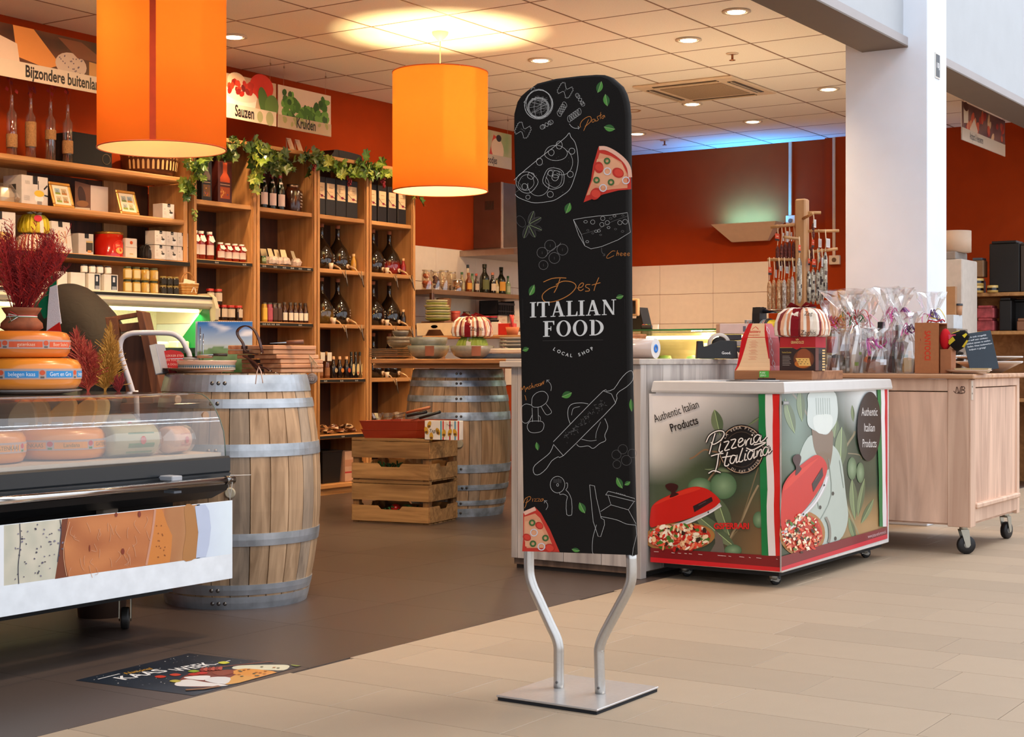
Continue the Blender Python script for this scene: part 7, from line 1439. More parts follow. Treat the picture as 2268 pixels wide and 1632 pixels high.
obj('bow', B().tube([(-.01,-.06,.05),(-.03,-.062,.02)], .003, 4, '#e8e0d4').tube([(0,-.06,.05),(.01,-.062,.015)], .003, 4, '#e8e0d4'), FABRIC, t)
# ---------------- person bending towards the fridge ----------------
t = thing('person', 'person in a dark brown jacket bending forward to the wall fridge', 'person', (5.42, 6.22, 0))
def skin(name, V_, E_, m, par, sub=2, c='#2a1e18'):
    me = bpy.data.meshes.new(name); me.from_pydata([v[:3] for v in V_], E_, []); o = bpy.data.objects.new(name, me); C.objects.link(o); o.parent = par
    md = o.modifiers.new('skin', 'SKIN'); sv = me.skin_vertices[0].data
    for i, v in enumerate(V_): sv[i].radius = (v[3], v[4] if len(v) > 4 else v[3])
    sv[0].use_root = True
    for q in range(1, len(V_)): sv[q].use_root = False
    o.modifiers.new('sub', 'SUBSURF').levels = sub; o.modifiers['sub'].render_levels = sub; me.materials.append(m); sm_ = o.modifiers.new('smooth', 'SMOOTH'); sm_.factor = .5; sm_.iterations = 6 if sub > 1 else 1
    for p_ in me.polygons: p_.use_smooth = True
    md.use_smooth_shade = True; return o
def flatmat(c, rough=.8, sc=20, v=.2):
    m, nt, b = nodes('cloth'); n = nt.nodes.new('ShaderNodeTexNoise'); n.inputs['Scale'].default_value = sc; r = nt.nodes.new('ShaderNodeValToRGB'); r.color_ramp.elements[0].color = (*[q*(1-v) for q in lin(c)], 1); r.color_ramp.elements[1].color = (*[q*(1+v) for q in lin(c)], 1); nt.links.new(n.outputs[0], r.inputs[0]); nt.links.new(r.outputs[0], b.inputs['Base Color']); b.inputs['Roughness'].default_value = rough
    bp = nt.nodes.new('ShaderNodeBump'); bp.inputs['Strength'].default_value = .35; bp.inputs['Distance'].default_value = .01; n2 = nt.nodes.new('ShaderNodeTexNoise'); n2.inputs['Scale'].default_value = 7; n2.inputs['Distortion'].default_value = 1.5; nt.links.new(n2.outputs[0], bp.inputs['Height']); nt.links.new(bp.outputs[0], b.inputs['Normal']); return m
# local frame: +x right, +y towards the fridge
def hull(name, tubes, m, vox=.022):
    b = B()
    for pts, rs in tubes: b.tube([tuple(p) for p in smoothline(pts, 3)], [q[0] for q in smoothline([(r,) for r in rs], 3)], 16, '#241a16')
    o = obj(name, b, m, t); r_ = o.modifiers.new('remesh', 'REMESH'); r_.mode = 'VOXEL'; r_.voxel_size = vox; r_.use_smooth_shade = True
    q = o.modifiers.new('smooth', 'SMOOTH'); q.factor = .6; q.iterations = 8; return o
hull('jacket', [([(0,-.33,.90),(0,-.22,1.01),(0,-.08,1.12),(0,.08,1.205),(.0,.21,1.255),(.01,.31,1.25),(.02,.40,1.22)], [.12,.15,.165,.17,.165,.13,.07]), ([(-.05,.24,1.25),(-.17,.28,1.20),(-.24,.38,1.05),(-.20,.52,.92)], [.10,.085,.065,.045]), ([(.05,.24,1.25),(.19,.28,1.19),(.27,.36,1.02),(.22,.52,.90)], [.10,.085,.065,.045])], flatmat('#1e1612'))
hull('trousers', [([(0,-.34,.96),(0,-.29,.86)], [.13,.14]), ([(-.06,-.30,.88),(-.1,-.27,.78),(-.11,-.16,.48),(-.12,-.20,.10)], [.11,.10,.07,.055]), ([(.06,-.30,.88),(.1,-.27,.78),(.11,-.14,.48),(.12,-.18,.10)], [.11,.10,.07,.055])], flatmat('#14151a'))
for s_ in (-1,1): obj('shoe', B().ball((s_*.12,-.13,.045), .05, 12, '#1a1614', (.9,2.4,.9)), SATIN, t)
SKN = flatmat('#b87a5c', .5, 30, .05)
skin('head', [(.02,.46,1.20,.05),(.02,.53,1.17,.085,.08),(.02,.58,1.12,.08,.085),(.02,.62,1.07,.05)], [(0,1),(1,2),(2,3)], SKN, t)
obj('face_features', B().ball((.02,.655,1.10),.012,8,'#a86a50').ball((-.012,.635,1.125),.008,8,'#2a1c14').ball((.052,.635,1.125),.008,8,'#2a1c14').tube([(-.0,.64,1.065),(.04,.64,1.065)],.004,5,'#8a4438').ball((-.065,.56,1.12),.016,8,'#a86a50',(.5,1,1.4)).ball((.105,.56,1.12),.016,8,'#a86a50',(.5,1,1.4)), SATIN, t)
obj('hair', B().ball((.02,.54,1.165), .098, 14, '#1c120c', (1,1.05,.95)), V(.7, var=.4, scale=80, bump=.5), t)
for s_, hx in ((-1,-.20),(1,.22)):
    hv = [(hx,.54,.90,.03),(hx,.59,.87,.034,.02)]; he = [(0,1)]
    for f in range(4): k = len(hv); q = (f-1.5)*.018; hv += [(hx+q,.63,.855,.010),(hx+q*1.1,.66,.84+.002*f,.009),(hx+q*1.1,.675,.82,.008)]; he += [(1,k),(k,k+1),(k+1,k+2)]
    k = len(hv); hv += [(hx-s_*.035,.60,.87,.011),(hx-s_*.045,.63,.85,.009)]; he += [(1,k),(k,k+1)]; skin('hand', hv, he, SKN, t, 1)
t.rotation_euler.z = -.25
# ---------------- kitchen corner ----------------
hx = 11.2; t = thing('extractor_hood', 'stainless steel extractor hood on the kitchen wall left of the banner', 'hood', (hx, 7.8, 1.92))
obj('chimney', B().cbox(0,-.30,.08,.62,-.002,.66,'#8a7a6c',b=.004), V(.32,.85,var=.1,scale=8), t); obj('hood_plate', B().prism([(-.22,0),(.95,0),(.95,.05),(.62,.08),(0,.08),(-.22,.05)], -.58, -.002, '#a89484'), V(.3,.8,var=.1), t); g = B()
for i in range(7): g.box(-.002,-.22+i*.014,.42,-.0,-.213+i*.014,.50,'#2a1c14')
obj('vent_slots', g, MATTE, t, kind='stuff'); obj('corner_trim', B().box(-.003,-.304,.08,.03,-.298,.66,'#d8c4b0'), V(.25,.6), t)
kx0, kx1 = XY(953,7.45), XY(1180,7.45); t = thing('kitchen_shelf', 'two-tier steel kitchen shelf filled with jars and bottles', 'shelf', (kx0, 7.45, 0))
for z in (1.59,1.30): obj('shelf_board', B().cbox(0,-.02,z-.04 if z > 1.5 else z-.03,kx1-kx0,.34,z,b=.003,c='#8a6a50'), V(.4,.3,var=.1), t)
for x, y in ((0,-.02),(kx1-kx0-.03,-.02),(0,.3),(kx1-kx0-.03,.3)): obj('shelf_post', B().cbox(x,y,0,x+.03,y+.03,1.56,'#a89080',b=.002), STEEL, t)
def kp(px, z, y=7.55): return Vector((XY(px,y), y, z+.001))
CG = GLASS('#f4ead8', .05, .22, name='jar_glass')
for px, h, r, c, lab in ((946,.16,.045,'#c8602c','clip-top jar with orange contents, left on the kitchen shelf'),(966,.155,.038,'#4a1c34','clip-top jar with purple contents'),(983,.17,.042,'#a08468','clear clip-top jar, nearly empty, left one'),(1000,.17,.040,'#8a7458','clear clip-top jar, nearly empty, middle one'),(1012,.10,.05,'#b87c44','low clip-top jar with brown nuts in front')):
    t = thing('clip_jar', lab, 'jar', kp(px,1.59,7.50+(.0 if px != 1000 else .08)), 0, 'clip-top jars on the kitchen shelf'); obj('glass', B().lathe([(r,0),(r,h*.8),(r*.85,h*.88),(r*.88,h*.96)], 18, c='#ffffff', cap=False), CG, t); b = B(); R = random.Random(px)
    for k in range(14): b.ball((R.uniform(-.5,.5)*r, R.uniform(-.5,.5)*r, .02+R.random()*h*(.6 if c not in ('#a08468','#8a7458') else .12)), r*.42, 6, c)
    obj('contents', b, SATIN, t, kind='stuff'); obj('lid', B().lathe([(r*.95,h*.95),(r*.95,h),(.001,h*1.01)], 16, c='#b8a890'), GLOSS, t); obj('wire_clip', B().tube([(-r,0,h*.8),(-r*1.15,-.01,h*.92),(0,-r*1.1,h*.97),(r*1.15,-.01,h*.92)], .0025, 4, '#6a5c4c'), STEEL, t)
for px, h, r, c, lb, cap, y, lab in ((1023,.165,.026,'#8a7a58','#a89c78','#2c5a34',7.50,'green-capped spice bottle on the kitchen shelf'),(1036,.25,.028,'#c8b89c','#d8c8b0','#1c2a34',7.66,'tall pale bottle behind the brown sauce bottle'),(1038,.16,.030,'#6a3014','#c88a2c','#8a4a1c',7.46,'brown sauce bottle with yellow label'),(1046,.17,.025,'#7a8a60','#a8a888','#2c5a34',7.60,'green-capped bottle behind the brown one'),(1055,.16,.024,'#3a2418','#b8a088','#a84030',7.47,'dark bottle with slanted paper label'),(1073,.25,.043,'#14180c','#5a5a2c','#1c2010',7.50,'large dark green oil bottle, left one'),(1091,.18,.030,'#1c140e','#c8b094','#c87a5c',7.46,'dark balsamic bottle with pale label'),(1100,.13,.02,'#a89060','#b8a888','#3a4a2c',7.44,'small oval flask between the oil bottles'),(1110,.24,.040,'#14180c','#c88a2c','#1c2010',7.52,'large dark green oil bottle with orange label, right one'),(1125,.165,.024,'#7a8a60','#98a080','#2c6a3c',7.50,'pale herb bottle next to the right oil bottle')):
    bottle(lab, kp(px,1.59,y), h,r,c,lb,cap,'bottles on the kitchen shelf', shoulder=.58, neck=.4, lw=(.12,.46), capz=.88)
KL = 1.302
b = B().lathe([(.06,0),(.075,.02),(.07,.15),(.078,.22),(.06,.225)], 8, c='#8a5a38', smooth=False, cap=False, sy=.7); one('kraft_bag', 'brown kraft paper bag under the kitchen shelf', 'bag', b, V(.8,var=.3,scale=15,bump=.5), kp(983,KL,7.50))
def tub(name, lab, px, z, r, h, c, lid, y=7.5, grp=None): t = thing(name, lab, 'tub', kp(px,z,y), 0, grp); obj('tub', B().lathe([(.001,0),(r*.9,0),(r,h*.9),(.001,h*.9)], 16, c=c), SATIN, t); obj('lid', B().lathe([(r*1.04,h*.86),(r*1.04,h),(.001,h)], 16, c=lid), GLOSS, t)
for px, c, l, r, h, lab in ((1009,'#a83c2c','#c85040',.04,.12,'red round tub next to the kraft bag'),(1022,'#1c2c5a','#24386a',.035,.08,'dark blue tub on the lower kitchen shelf'),(1033,'#8a6a34','#3a2c1c',.03,.12,'tan jar with a dark lid on the lower shelf'),(1050,'#a82434','#c02c3c',.025,.10,'narrow red tub on the lower shelf'),(1073,'#1c1816','#a81824',.045,.09,'black tub with bright red lid, left one'),(1090,'#1c1816','#b01c28',.045,.09,'black tub with bright red lid, right one'),(1086,'#2c4a3c','#3c5c4c',.03,.13,'dark green jar behind the red lids')): tub('food_tub', lab, px, KL, r, h, c, l, 7.5 if px != 1086 else 7.68, 'tubs on the lower kitchen shelf')
t = thing('plastic_crate', 'black slotted plastic crate on the lower kitchen shelf', 'crate', kp(1103,KL+.10,7.45)); cb = B().box(0,0,0,.26,.2,.01,'#14141a')
for k in range(10): cb.box(.0+k*.027,0,0,.012+k*.027,.004,.09,'#14141a')
cb.box(0,-.002,.03,.26,.004,.04,'#14141a').box(0,-.004,.09,.26,.006,.11,'#14141a').box(0,0,0,.006,.2,.13,'#14141a').box(.254,0,0,.26,.2,.13,'#14141a').box(0,.19,0,.26,.2,.11,'#14141a'); obj('crate_body', cb, SATIN, t)
def redtxt(a, w_, h): [a.text('Casafina', w_*.1+w_*.3*(i%2), h*(.75-.22*i), h*.1, '#b8483c', shear=.2) for i in range(3)]
carton('cream carton with small red script, left of the pair', kp(1104,KL,7.46), .14,.14,.105,'#d8bca0',redtxt, nm='food_carton', grp='cream cartons with red script'); carton('cream carton with small red script, right beside the banner', kp(1133,KL,7.46), .14,.14,.10,'#d8c0a8',redtxt, nm='food_carton', grp='cream cartons with red script')
one('black_pan', 'black rectangular pan in front of the cream cartons', 'pan', B().add([(0,0,.05),(.16,0,.05),(.16,.1,.05),(0,.1,.05),(.01,.01,0),(.15,.01,0),(.15,.09,0),(.01,.09,0)], [(4,5,6,7),(0,4,5,1),(1,5,6,2),(2,6,7,3),(3,7,4,0)], '#100e10').tube([(0,0,.05),(.16,0,.05),(.16,.1,.05),(0,.1,.05),(0,0,.05)], .003, 4, '#1c1a1c'), SATIN, kp(1082,KL,7.33))
# ---------------- crockery on the plank table ----------------
TZ0 = 1.016
def tp_(px, x=8.0, z=TZ0): v = PX(px, 800, x); v.z = z; return v
PLT_ = V(.25, var=.25, scale=18, coat=.3)
for i in range(5):
    one('square_plate', 'square pale plate in the left stack on the plank table, %s' % ['at the bottom','second from the bottom','in the middle','second from the top','on top'][i], 'plate', B().lathe([(.001,0),(.09,0),(.15,.016),(.158,.021),(.15,.019),(.09,.006),(.001,.006)], 4, c='#a8947c', smooth=False).xf(rz=PI/4+.1), PLT_, tp_(868, 8.02, TZ0+.0115*i), R.uniform(-.05,.05), 'stacked plates at the table end')
def bowl(lab, p, r, h, c, lip='#d8ccb8', grp=None, band=None, nm='bowl'):
    t = thing(nm, lab, 'bowl', p, 0, grp); obj('bowl', B().lathe([(.001,0),(r*.5,0),(r*.82,h*.25),(r*.97,h*.65),(r,h),(r*.96,h),(r*.9,h*.6),(r*.7,h*.25),(.001,h*.12)], 32, c=c, cap=False), PLT_, t)
    obj('rim', B().lathe([(r*1.0,h*.97),(r*1.01,h),(r*.96,h*1.01),(r*.95,h*.98)], 32, c=lip, cap=False), GLOSS, t)
    if band: obj('paper_band', B().lathe([(r*.985,h*.22),(r*.99+.002,h*.6),(r*1.0+.003,h*.97)], 6, c='#8a5238', cap=False, a0=band, a1=band+.42), PRINT, t)
    return t
bowl('dark patterned bowl, lower one of the left pair', tp_(884,8.06,TZ0+.075), .082,.045,'#6a5c4c', grp='dark patterned bowls'); bowl('dark patterned bowl tilted in the middle of the left pair', tp_(884,8.06,TZ0+.105), .084,.04,'#7a6a58', grp='dark patterned bowls'); bowl('small dark patterned bowl on top of the pair', tp_(887,8.06,TZ0+.145), .056,.04,'#6a6058', grp='dark patterned bowls')
bowl('large mottled grey bowl with brown paper band, left one', tp_(949,8.0), .138,.085,'#8a8c80','#a8a898', grp='large mottled bowls', band=3.62); bowl('mottled bowl nested inside the left large bowl', tp_(949,8.0,TZ0+.05), .125,.088,'#8c8e84','#a8aca4', grp='large mottled bowls'); bowl('small glazed bowl inside the nested mottled bowl', tp_(950,7.99,TZ0+.11), .06,.03,'#a8b0a4','#c8ccc0', grp='large mottled bowls')
bowl('large mottled grey bowl with brown paper band, right one under the gifts', tp_(1046,8.0), .142,.082,'#908c80','#a8a898', grp='large mottled bowls', band=3.72)
softgift('green paper parcel squeezed between the right bowl and the striped gift', tp_(1046,8.0,TZ0+.04), .21,.17,.10,'#8a9c34',['#8a9c34','#98a844'], ribbon='#d8ccc0', rz=-PI/2+.3, seed=11)
ST2 = ['#e4d8cc','#8a2c28','#c8906c','#e4d8cc','#b87048','#e8e0d4','#7a2420','#d0a888']
def zag(a, w, h): a.text('Zaghis', .02, h*.3, .024, '#2a1c1c', shear=.2)
softgift('striped cake gift with a dark red ribbon on the green parcel', tp_(1046,8.0,TZ0+.138), .27,.21,.13,'#e4d8cc', ST2, ribbon='#7c141c', rz=-PI/2+.3, seed=12, bits=zag)
t = thing('wooden_riser', 'brown wooden riser behind the bowls on the plank table', 'riser', (8.30, 4.6, TZ0)); obj('riser_top', B().cbox(0,0,.135,.22,1.6,.155,b=.003), TT, t); 
for y in (0,.78,1.56): obj('riser_support', B().box(.01,y,0,.21,y+.03,.135), TT, t)
RZ2 = TZ0+.1565
t = thing('wooden_tray', 'pale wooden tray box with a handle slot behind the nested bowls', 'tray', tp_(962,8.32,RZ2)+Vector((0,0,.001)), -PI/2)
P = [(-.145,0),(-.08,0),(-.05,.04),(.05,.04),(.08,0),(.145,0),(.15,.085),(-.15,.085)]
for y in (0,.12): obj('tray_side', B().prism(P, y, y+.008, '#d8c0a0'), V(.6,var=.08), t)
for x in (-.15,.142): obj('tray_end', B().box(x,.008,0,x+.008,.12,.085,'#d0b898'), V(.6,var=.08), t)
obj('handle_slot', B().lathe([(.001,-.001),(.022,-.001)], 16, (0,0,.06), '#a8784c', axis='y', sx=1.3, sy=.5), MATTE, t)
for i in range(8):
    bowl('green patterned dish in the tall stack behind, %s' % ['bottom','second','third','fourth','fifth','sixth','seventh','top'][i], tp_(970-(3 if i > 4 else 0),8.42,RZ2+.088*0+.0+.1+.0175*i), .088-.012*(i > 5),.022,['#8a8c3c','#b8a880'][i % 2], '#d8ccb0', grp='green patterned dishes')
one('tray_stack_base', 'dark wooden block carrying the green dishes', 'block', B().cbox(-.06,-.1,0,.06,.1,.099,'#5a3420',b=.003), SATIN, tp_(970,8.43,RZ2))
bowl('white cup-shaped bowl left of the striped gift', tp_(990,8.36,RZ2+.0), .045,.075,'#d8c8b0', grp='white bowls on the riser') if False else None
bowl('round cream bowl lying behind the striped gift', tp_(1016,8.42,RZ2), .06,.075,'#c8bca8','#d8ccc0', grp='cream bowls on the riser'); bowl('small cream bowl on top behind the red bow', tp_(1043,8.44,RZ2+.0), .05,.10,'#c8c0a8','#d8d0c0', grp='cream bowls on the riser'); bowl('white dish at the right behind the bow', tp_(1066,8.40,RZ2), .055,.085,'#d8d0c4','#e4dcd0', grp='cream bowls on the riser')
t = carton('bright red open carton behind the striped gift', tp_(1097,8.32,RZ2), .11,.09,.075,'#b81c10', None, rz=-PI/2, nm='red_carton')
carton('white card box wedge beside the red carton', tp_(1088,8.31,RZ2-.0), .05,.05,.085,'#d8c8bc', None, rz=-PI/2+.2, nm='white_card_box')
t = thing('utensil_pot', 'terracotta pot with red utensils beside the banner edge', 'pot', tp_(1135,8.34,RZ2)); obj('pot', B().lathe([(.001,0),(.035,0),(.045,.05),(.04,.05),(.001,.04)], 18, c='#b8683c', cap=False), MATTE, t); [obj('utensil', B().tube([(0,0,.03),(dx,0,.13)], .005, 5, c), SATIN, t) for dx, c in ((-.03,'#8a1414'),(-.012,'#b81c1c'),(.01,'#c83020'))]
for i, lab in enumerate(('bottom blue rimmed oval plate, right of the bowls','middle blue rimmed oval plate, right of the bowls','top blue rimmed oval plate, right of the bowls')):
    one('oval_plate', lab, 'plate', B().lathe([(.001,0),(.07,0),(.13,.018),(.135,.024),(.07,.008),(.001,.008)], 28, c='#b8b4ac', sx=.8), PLT_, tp_(1150,8.14,TZ0+.068+.022*i), 0, 'blue rimmed oval plates')
one('baking_tray', 'white ceramic tray with a notch at the right table end', 'tray', B().cbox(-.10,-.19,0,.10,.19,.03,'#c8beb4',b=.006).box(-.09,-.18,.03,.09,.18,.034,'#a89c94'), GLOSS, tp_(1140,8.1,TZ0+.034), 0)
one('blue_dish', 'flat blue mottled dish under the white ceramic tray', 'dish', B().cbox(-.10,-.18,0,.10,.18,.032,'#4a5c74',b=.008), PLT_, tp_(1135,8.1,TZ0), 0)
# ---------------- wall fittings at the back ----------------
def xw(px, py, x=XB-.0): return PX(px, py, x)
t = thing('wall_uplighter', 'cream trough-shaped wall uplighter glowing turquoise above', 'wall light', (XB-.012, (YX(1627,XB)+YX(1705,XB))/2, 2.18), -PI/2)
w1 = (YX(1597,XB)-YX(1740,XB))/2; w2 = w1*.56; zt = .17; v = [(-w1,-.20,zt),(w1,-.20,zt),(w1,0,zt),(-w1,0,zt),(-w2,-.05,0),(w2,-.05,0),(w2,0,0),(-w2,0,0)]
obj('trough', B().add(v, [(0,4,5,1),(1,5,6,2),(0,3,7,4),(4,7,6,5),(3,2,6,7)], '#d8b898'), V(.6,var=.04), t)
obj('fluorescent_tube', B().tube([(-w1*.6,-.09,zt-.03),(w1*.6,-.09,zt-.03)], .012, 10, '#a0fff0'), EMIT('#50c8ff', 3, 'turquoise_tube'), t)
light('AREA', 'uplighter_glow', (XB-.14, t.location.y, 2.18+zt+.01), 32, (.02,.33,1), tgt=(XB-.0, t.location.y, 2.18+zt+.22), shape='RECTANGLE', size=.5, size_y=.06)
for px, z0, w_, lab, boxpy, bw in ((1746,2.32,.03,'pale cable duct running down beside the uplighter to a double socket',(478,502),.075),(1848,2.0,.025,'pale cable duct near the pillar ending in a single socket',(567,587),.085)):
    y = YX(px, XB-.06); t = thing('cable_duct', lab, 'cable duct', (XB-.06 if px > 1800 else XB, y, 0)); xo = t.location.x
    d = (XB-.0)*1.0/(CA+SA*_t(px)); zb = 1+(800-boxpy[1])*d/F; zc = 1+(800-boxpy[0])*d/F
    obj('duct', B().cbox(-.02,-w_/2,zc,0,w_/2,ZC,'#d0b498',b=.002), SATIN, t); s_ = obj('socket_plate', B().cbox(-.035,-bw/2-.02,zb,0,bw/2,zc,'#d8c0a4',b=.003), SATIN, t); obj('socket_hole', B().lathe([(.022,-.038),(.022,-.034),(.001,-.034)], 16, (0,-.01,(zb+zc)/2), '#6a4c34', axis='x'), MATTE, s_)
# house number plate on the pillar
a0 = PY(2075,146,3.0); t = thing('number_plate', 'small dark number plate reading 10j on the white pillar', 'sign', (a0.x, 3.0, a0.z)); obj('frame', B().cbox(-.042,-.006,-.078,.042,0,.078,'#d8d4cc',b=.001), SATIN, t); obj('panel', B().box(-.034,-.008,-.068,.034,-.006,.068,'#4a4e54'), SATIN, t); a = Art((0,-.008,0)); a.text('10j',0,-.014,.034,'#e8e8e8',al='c',bold=.02); obj('lettering', a, PRINT, t)
# ---------------- glass sales counter at the back, lit ----------------
vx = 9.15; vy0, vy1 = 4.55, 5.62; t = thing('sales_vitrine', 'lit glass sales vitrine behind the plank counter', 'display counter', (vx, vy0, 0))
obj('cabinet', B().cbox(.0,-.8,0,.75,vy1-vy0,.96,'#8a7a68',b=.004), SATIN, t); obj('deck', B().box(0,-.8,.96,.75,vy1-vy0,.98,'#d8c8a8'), GLOSS, t)
GGL = GLASS('#eef6ea', .04, .08, name='vitrine_glass')
obj('front_glass', B().box(0,-.8,.98,.004,vy1-vy0,1.205,'#fff'), GGL, t); obj('top_glass', B().cbox(-.01,-.82,1.205,.5,vy1-vy0+.02,1.215,'#2c7a4c',b=.001), GLASS('#9cc8a4', .05, .35, name='green_glass'), t); obj('glass_edge', B().box(-.012,-.82,1.206,-.008,vy1-vy0+.02,1.216,'#1f6a3c'), GLOSS, t)
obj('back_wall', B().box(.46,-.8,.98,.47,vy1-vy0,1.2,'#d0a878'), SATIN, t); obj('light_tube', B().tube([(.40,-.35,1.165),(.40,.62,1.165)], .013, 10, '#fffbe8'), EMIT('#fff4d8', 7, 'vitrine_tube'), t)
light('AREA', 'vitrine_light', (vx+.40, 4.7, 1.15), 14, (1,.9,.7), tgt=(vx+.3, 4.7, .9), shape='RECTANGLE', size=.08, size_y=1.0)
light('AREA', 'added_ceiling_fill', (vx+.44, 4.7, 1.19), 24, (1,.70,.42), tgt=(vx+1.3, 5.2, 3.1), shape='RECTANGLE', size=.08, size_y=1.4)  # added fill aimed upward to brighten the ceiling, no lamp of its own
R = random.Random(13)
for i in range(7): one('salad_dish', 'small dish of pale deli food inside the vitrine, %s' % ['leftmost','second','third','fourth','fifth','sixth','rightmost'][i], 'dish', B().lathe([(.001,0),(.04,0),(.055,.03),(.05,.03),(.04,.05+.01*R.random()),(.001,.06)], 14, c=['#d8ccb8','#d8ccb8','#e0d8c8','#c8c0a8',R.choice(['#c8b040','#d8c870','#a8a83c']),'#d8c860'], cap=False), SATIN, (vx+.15+.1*(i%2), vy1-.1-.16*i, .981), 0, 'deli dishes in the vitrine')
def vt_(px, z, x=vx+.12): v_ = PX(px, 800, x); v_.z = z; return v_
t = thing('cash_register', 'cash register screen with a beige frame seen beside the banner', 'cash register', vt_(1395,1.216), -PI/2-.0); obj('stand', B().prism([(-.06,0),(.115,0),(.10,.06),(.075,.155),(.06,.15),(.05,.08),(-.06,.08)], 0, .12, '#18130f'), SATIN, t)
obj('screen_frame', B().cbox(-.13,-.03,.095,.08,-.0,.215,'#c89a6c',b=.006), SATIN, t); obj('screen', B().box(-.115,-.032,.11,.062,-.030,.20,'#120c08'), GLOSS, t)
t = thing('card_terminal', 'card payment terminal lying tilted on the vitrine top', 'card reader', vt_(1432,1.217,vx+.06), -PI/2+.5, rot=(-.28,0,-PI/2+.5)); obj('body', B().cbox(-.04,-.02,.0,.04,.15,.03,'#2a2220',b=.008), GLOSS, t); obj('display', B().box(-.03,.09,.03,.03,.14,.032,'#8a7468'), SATIN, t); kb = B()
for i in range(3):
    for j in range(4): kb.box(-.028+i*.02,-.01+j*.02,.03,-.014+i*.02,.004+j*.02,.034,['#c83020','#d8b020','#2c8a3c'][i] if j == 0 else '#c8c0b4')
obj('keys', kb, SATIN, t, kind='stuff')
one('receipt_card', 'small white card standing beside the payment terminal', 'card', B().box(0,0,0,.004,.04,.035,'#d8ccc0'), PRINT, vt_(1458,1.217,vx+.06))
# ---------------- on the plank counter ----------------
Z1 = 1.0135
def cp(px, x, z=Z1): v_ = PX(px, 800, x); v_.z = z; return v_
p = cp(1452, 6.62); t = thing('film_roll', 'big clear film roll with a blue core lying on the counter', 'roll', (6.62, p.y, Z1+.049)); obj('film', B().lathe([(.001,0),(.049,0),(.049,.36),(.001,.36)], 32, c='#b0a098', axis='y'), V(.2,var=.05,coat=.5), t); obj('paper_end', B().lathe([(.018,-.001),(.049,-.001)], 32, c='#d8d4d0', axis='y', cap=False), SATIN, t); obj('core', B().lathe([(.009,.01),(.009,-.003),(.021,-.003),(.021,.0)], 24, c='#1a72c8', axis='y', cap=False), SATIN, t)
fcr = ANG-PI/2
p = PD(1543,800,7.62); p.z = Z1; t = thing('tape_dispenser', 'heavy black tape dispenser with a wide tape roll', 'tape dispenser', p, fcr)
k = 7.62/F; P = [(0,0),(.205,0),(.20,.088),(.185,.09),(.115,.09),(.08,.075),(.05,.062),(.036,.06),(.032,.087),(.006,.088)]
obj('body', B().prism(P, 0, .06, '#0e0e10'), SATIN, t, bev=.002); obj('tape_roll', B().lathe([(.040,.015),(.056,.015),(.056,.045),(.040,.045),(.040,.015)], 28, (.115,0,.072), '#b8b0a8', axis='y', cap=False), SATIN, t); obj('roll_core', B().lathe([(.001,.018),(.036,.018),(.036,.042),(.001,.042)], 20, (.115,0,.072), '#1a1818', axis='y'), MATTE, t); a = Art((0,-.0005,0)); a.text('Good.',.125,.022,.013,'#d8d8d8',bold=.02); obj('lettering', a, PRINT, t)
t = thing('document_tray', 'stack of grey and black letter trays behind the tape dispenser', 'tray', PD(1600,800,7.9)+Vector((0,0,Z1-1)), fcr)
for i in range(4): obj('tray_layer', B().cbox(0,0,.032*i,.10,.14,.028+.032*i,['#9a9490','#2c2a2e'][i % 2],b=.003), SATIN, t)
carton('pinkish white carton lying on the letter trays', PD(1594,800,7.9)+Vector((0,-.0,Z1-1+.129)), .15,.14,.052,'#c8aca0',lambda a,w,h: (a.rect(w*.80,h*.2,w*.9,h*.75,'#5a5660')), rz=fcr, nm='flat_carton')
one('crumpled_paper', 'crumpled cream tissue paper beside the tape roll', 'paper', crumple([(.005,0),(.04,.008),(.035,.03),(.01,.05)], 10, 77, .25), V(.8,var=.15), PD(1622,800,7.72)+Vector((0,0,Z1-1)))
bpy.data.objects['crumpled_paper'].data.attributes['Col'].data.foreach_set('color', [.72,.5,.36,1]*len(bpy.data.objects['crumpled_paper'].data.loops))
# ---------------- on the freezer ----------------
ZF = .9095
BLK = WOOD('#7a4828', '#a87048', 1, .6, 4., name='walnut_block')
t = thing('wooden_block', 'long brown wooden board block lying on the freezer lid', 'board', (6.9, 2.83, ZF)); L_ = YX(1626,6.9)-2.83
obj('block', B().cbox(0,0,0,.40,L_*.62,.045,b=.003), BLK, t); obj('block', B().cbox(.0,L_*.62+.001,0,.40,L_,.045,b=.003), BLK, t)
o_ = obj('green_label', B().box(-.0015,YX(1703,6.9)-2.83,.012,0,YX(1682,6.9)-2.83,.043,'#4aa83c'), PRINT, t); a = Art((-.0018,YX(1682,6.9)-2.83-.004,.03),(0,-1,0),(0,0,1),(-1,0,0)); a.text('PURE',0,0,.009,'#e8f4e0'); a.text('ZERO',0,-.013,.009,'#e8f4e0'); obj('label_print', a, PRINT, o_)
one('black_tag', 'small black plastic strip in front of the wooden block', 'strip', B().cbox(-.02,YX(1718,6.87)-3,0,.0,YX(1682,6.87)-3,.008,'#101214',b=.001), SATIN, (6.87, 3, ZF))
ZK = ZF+.0455
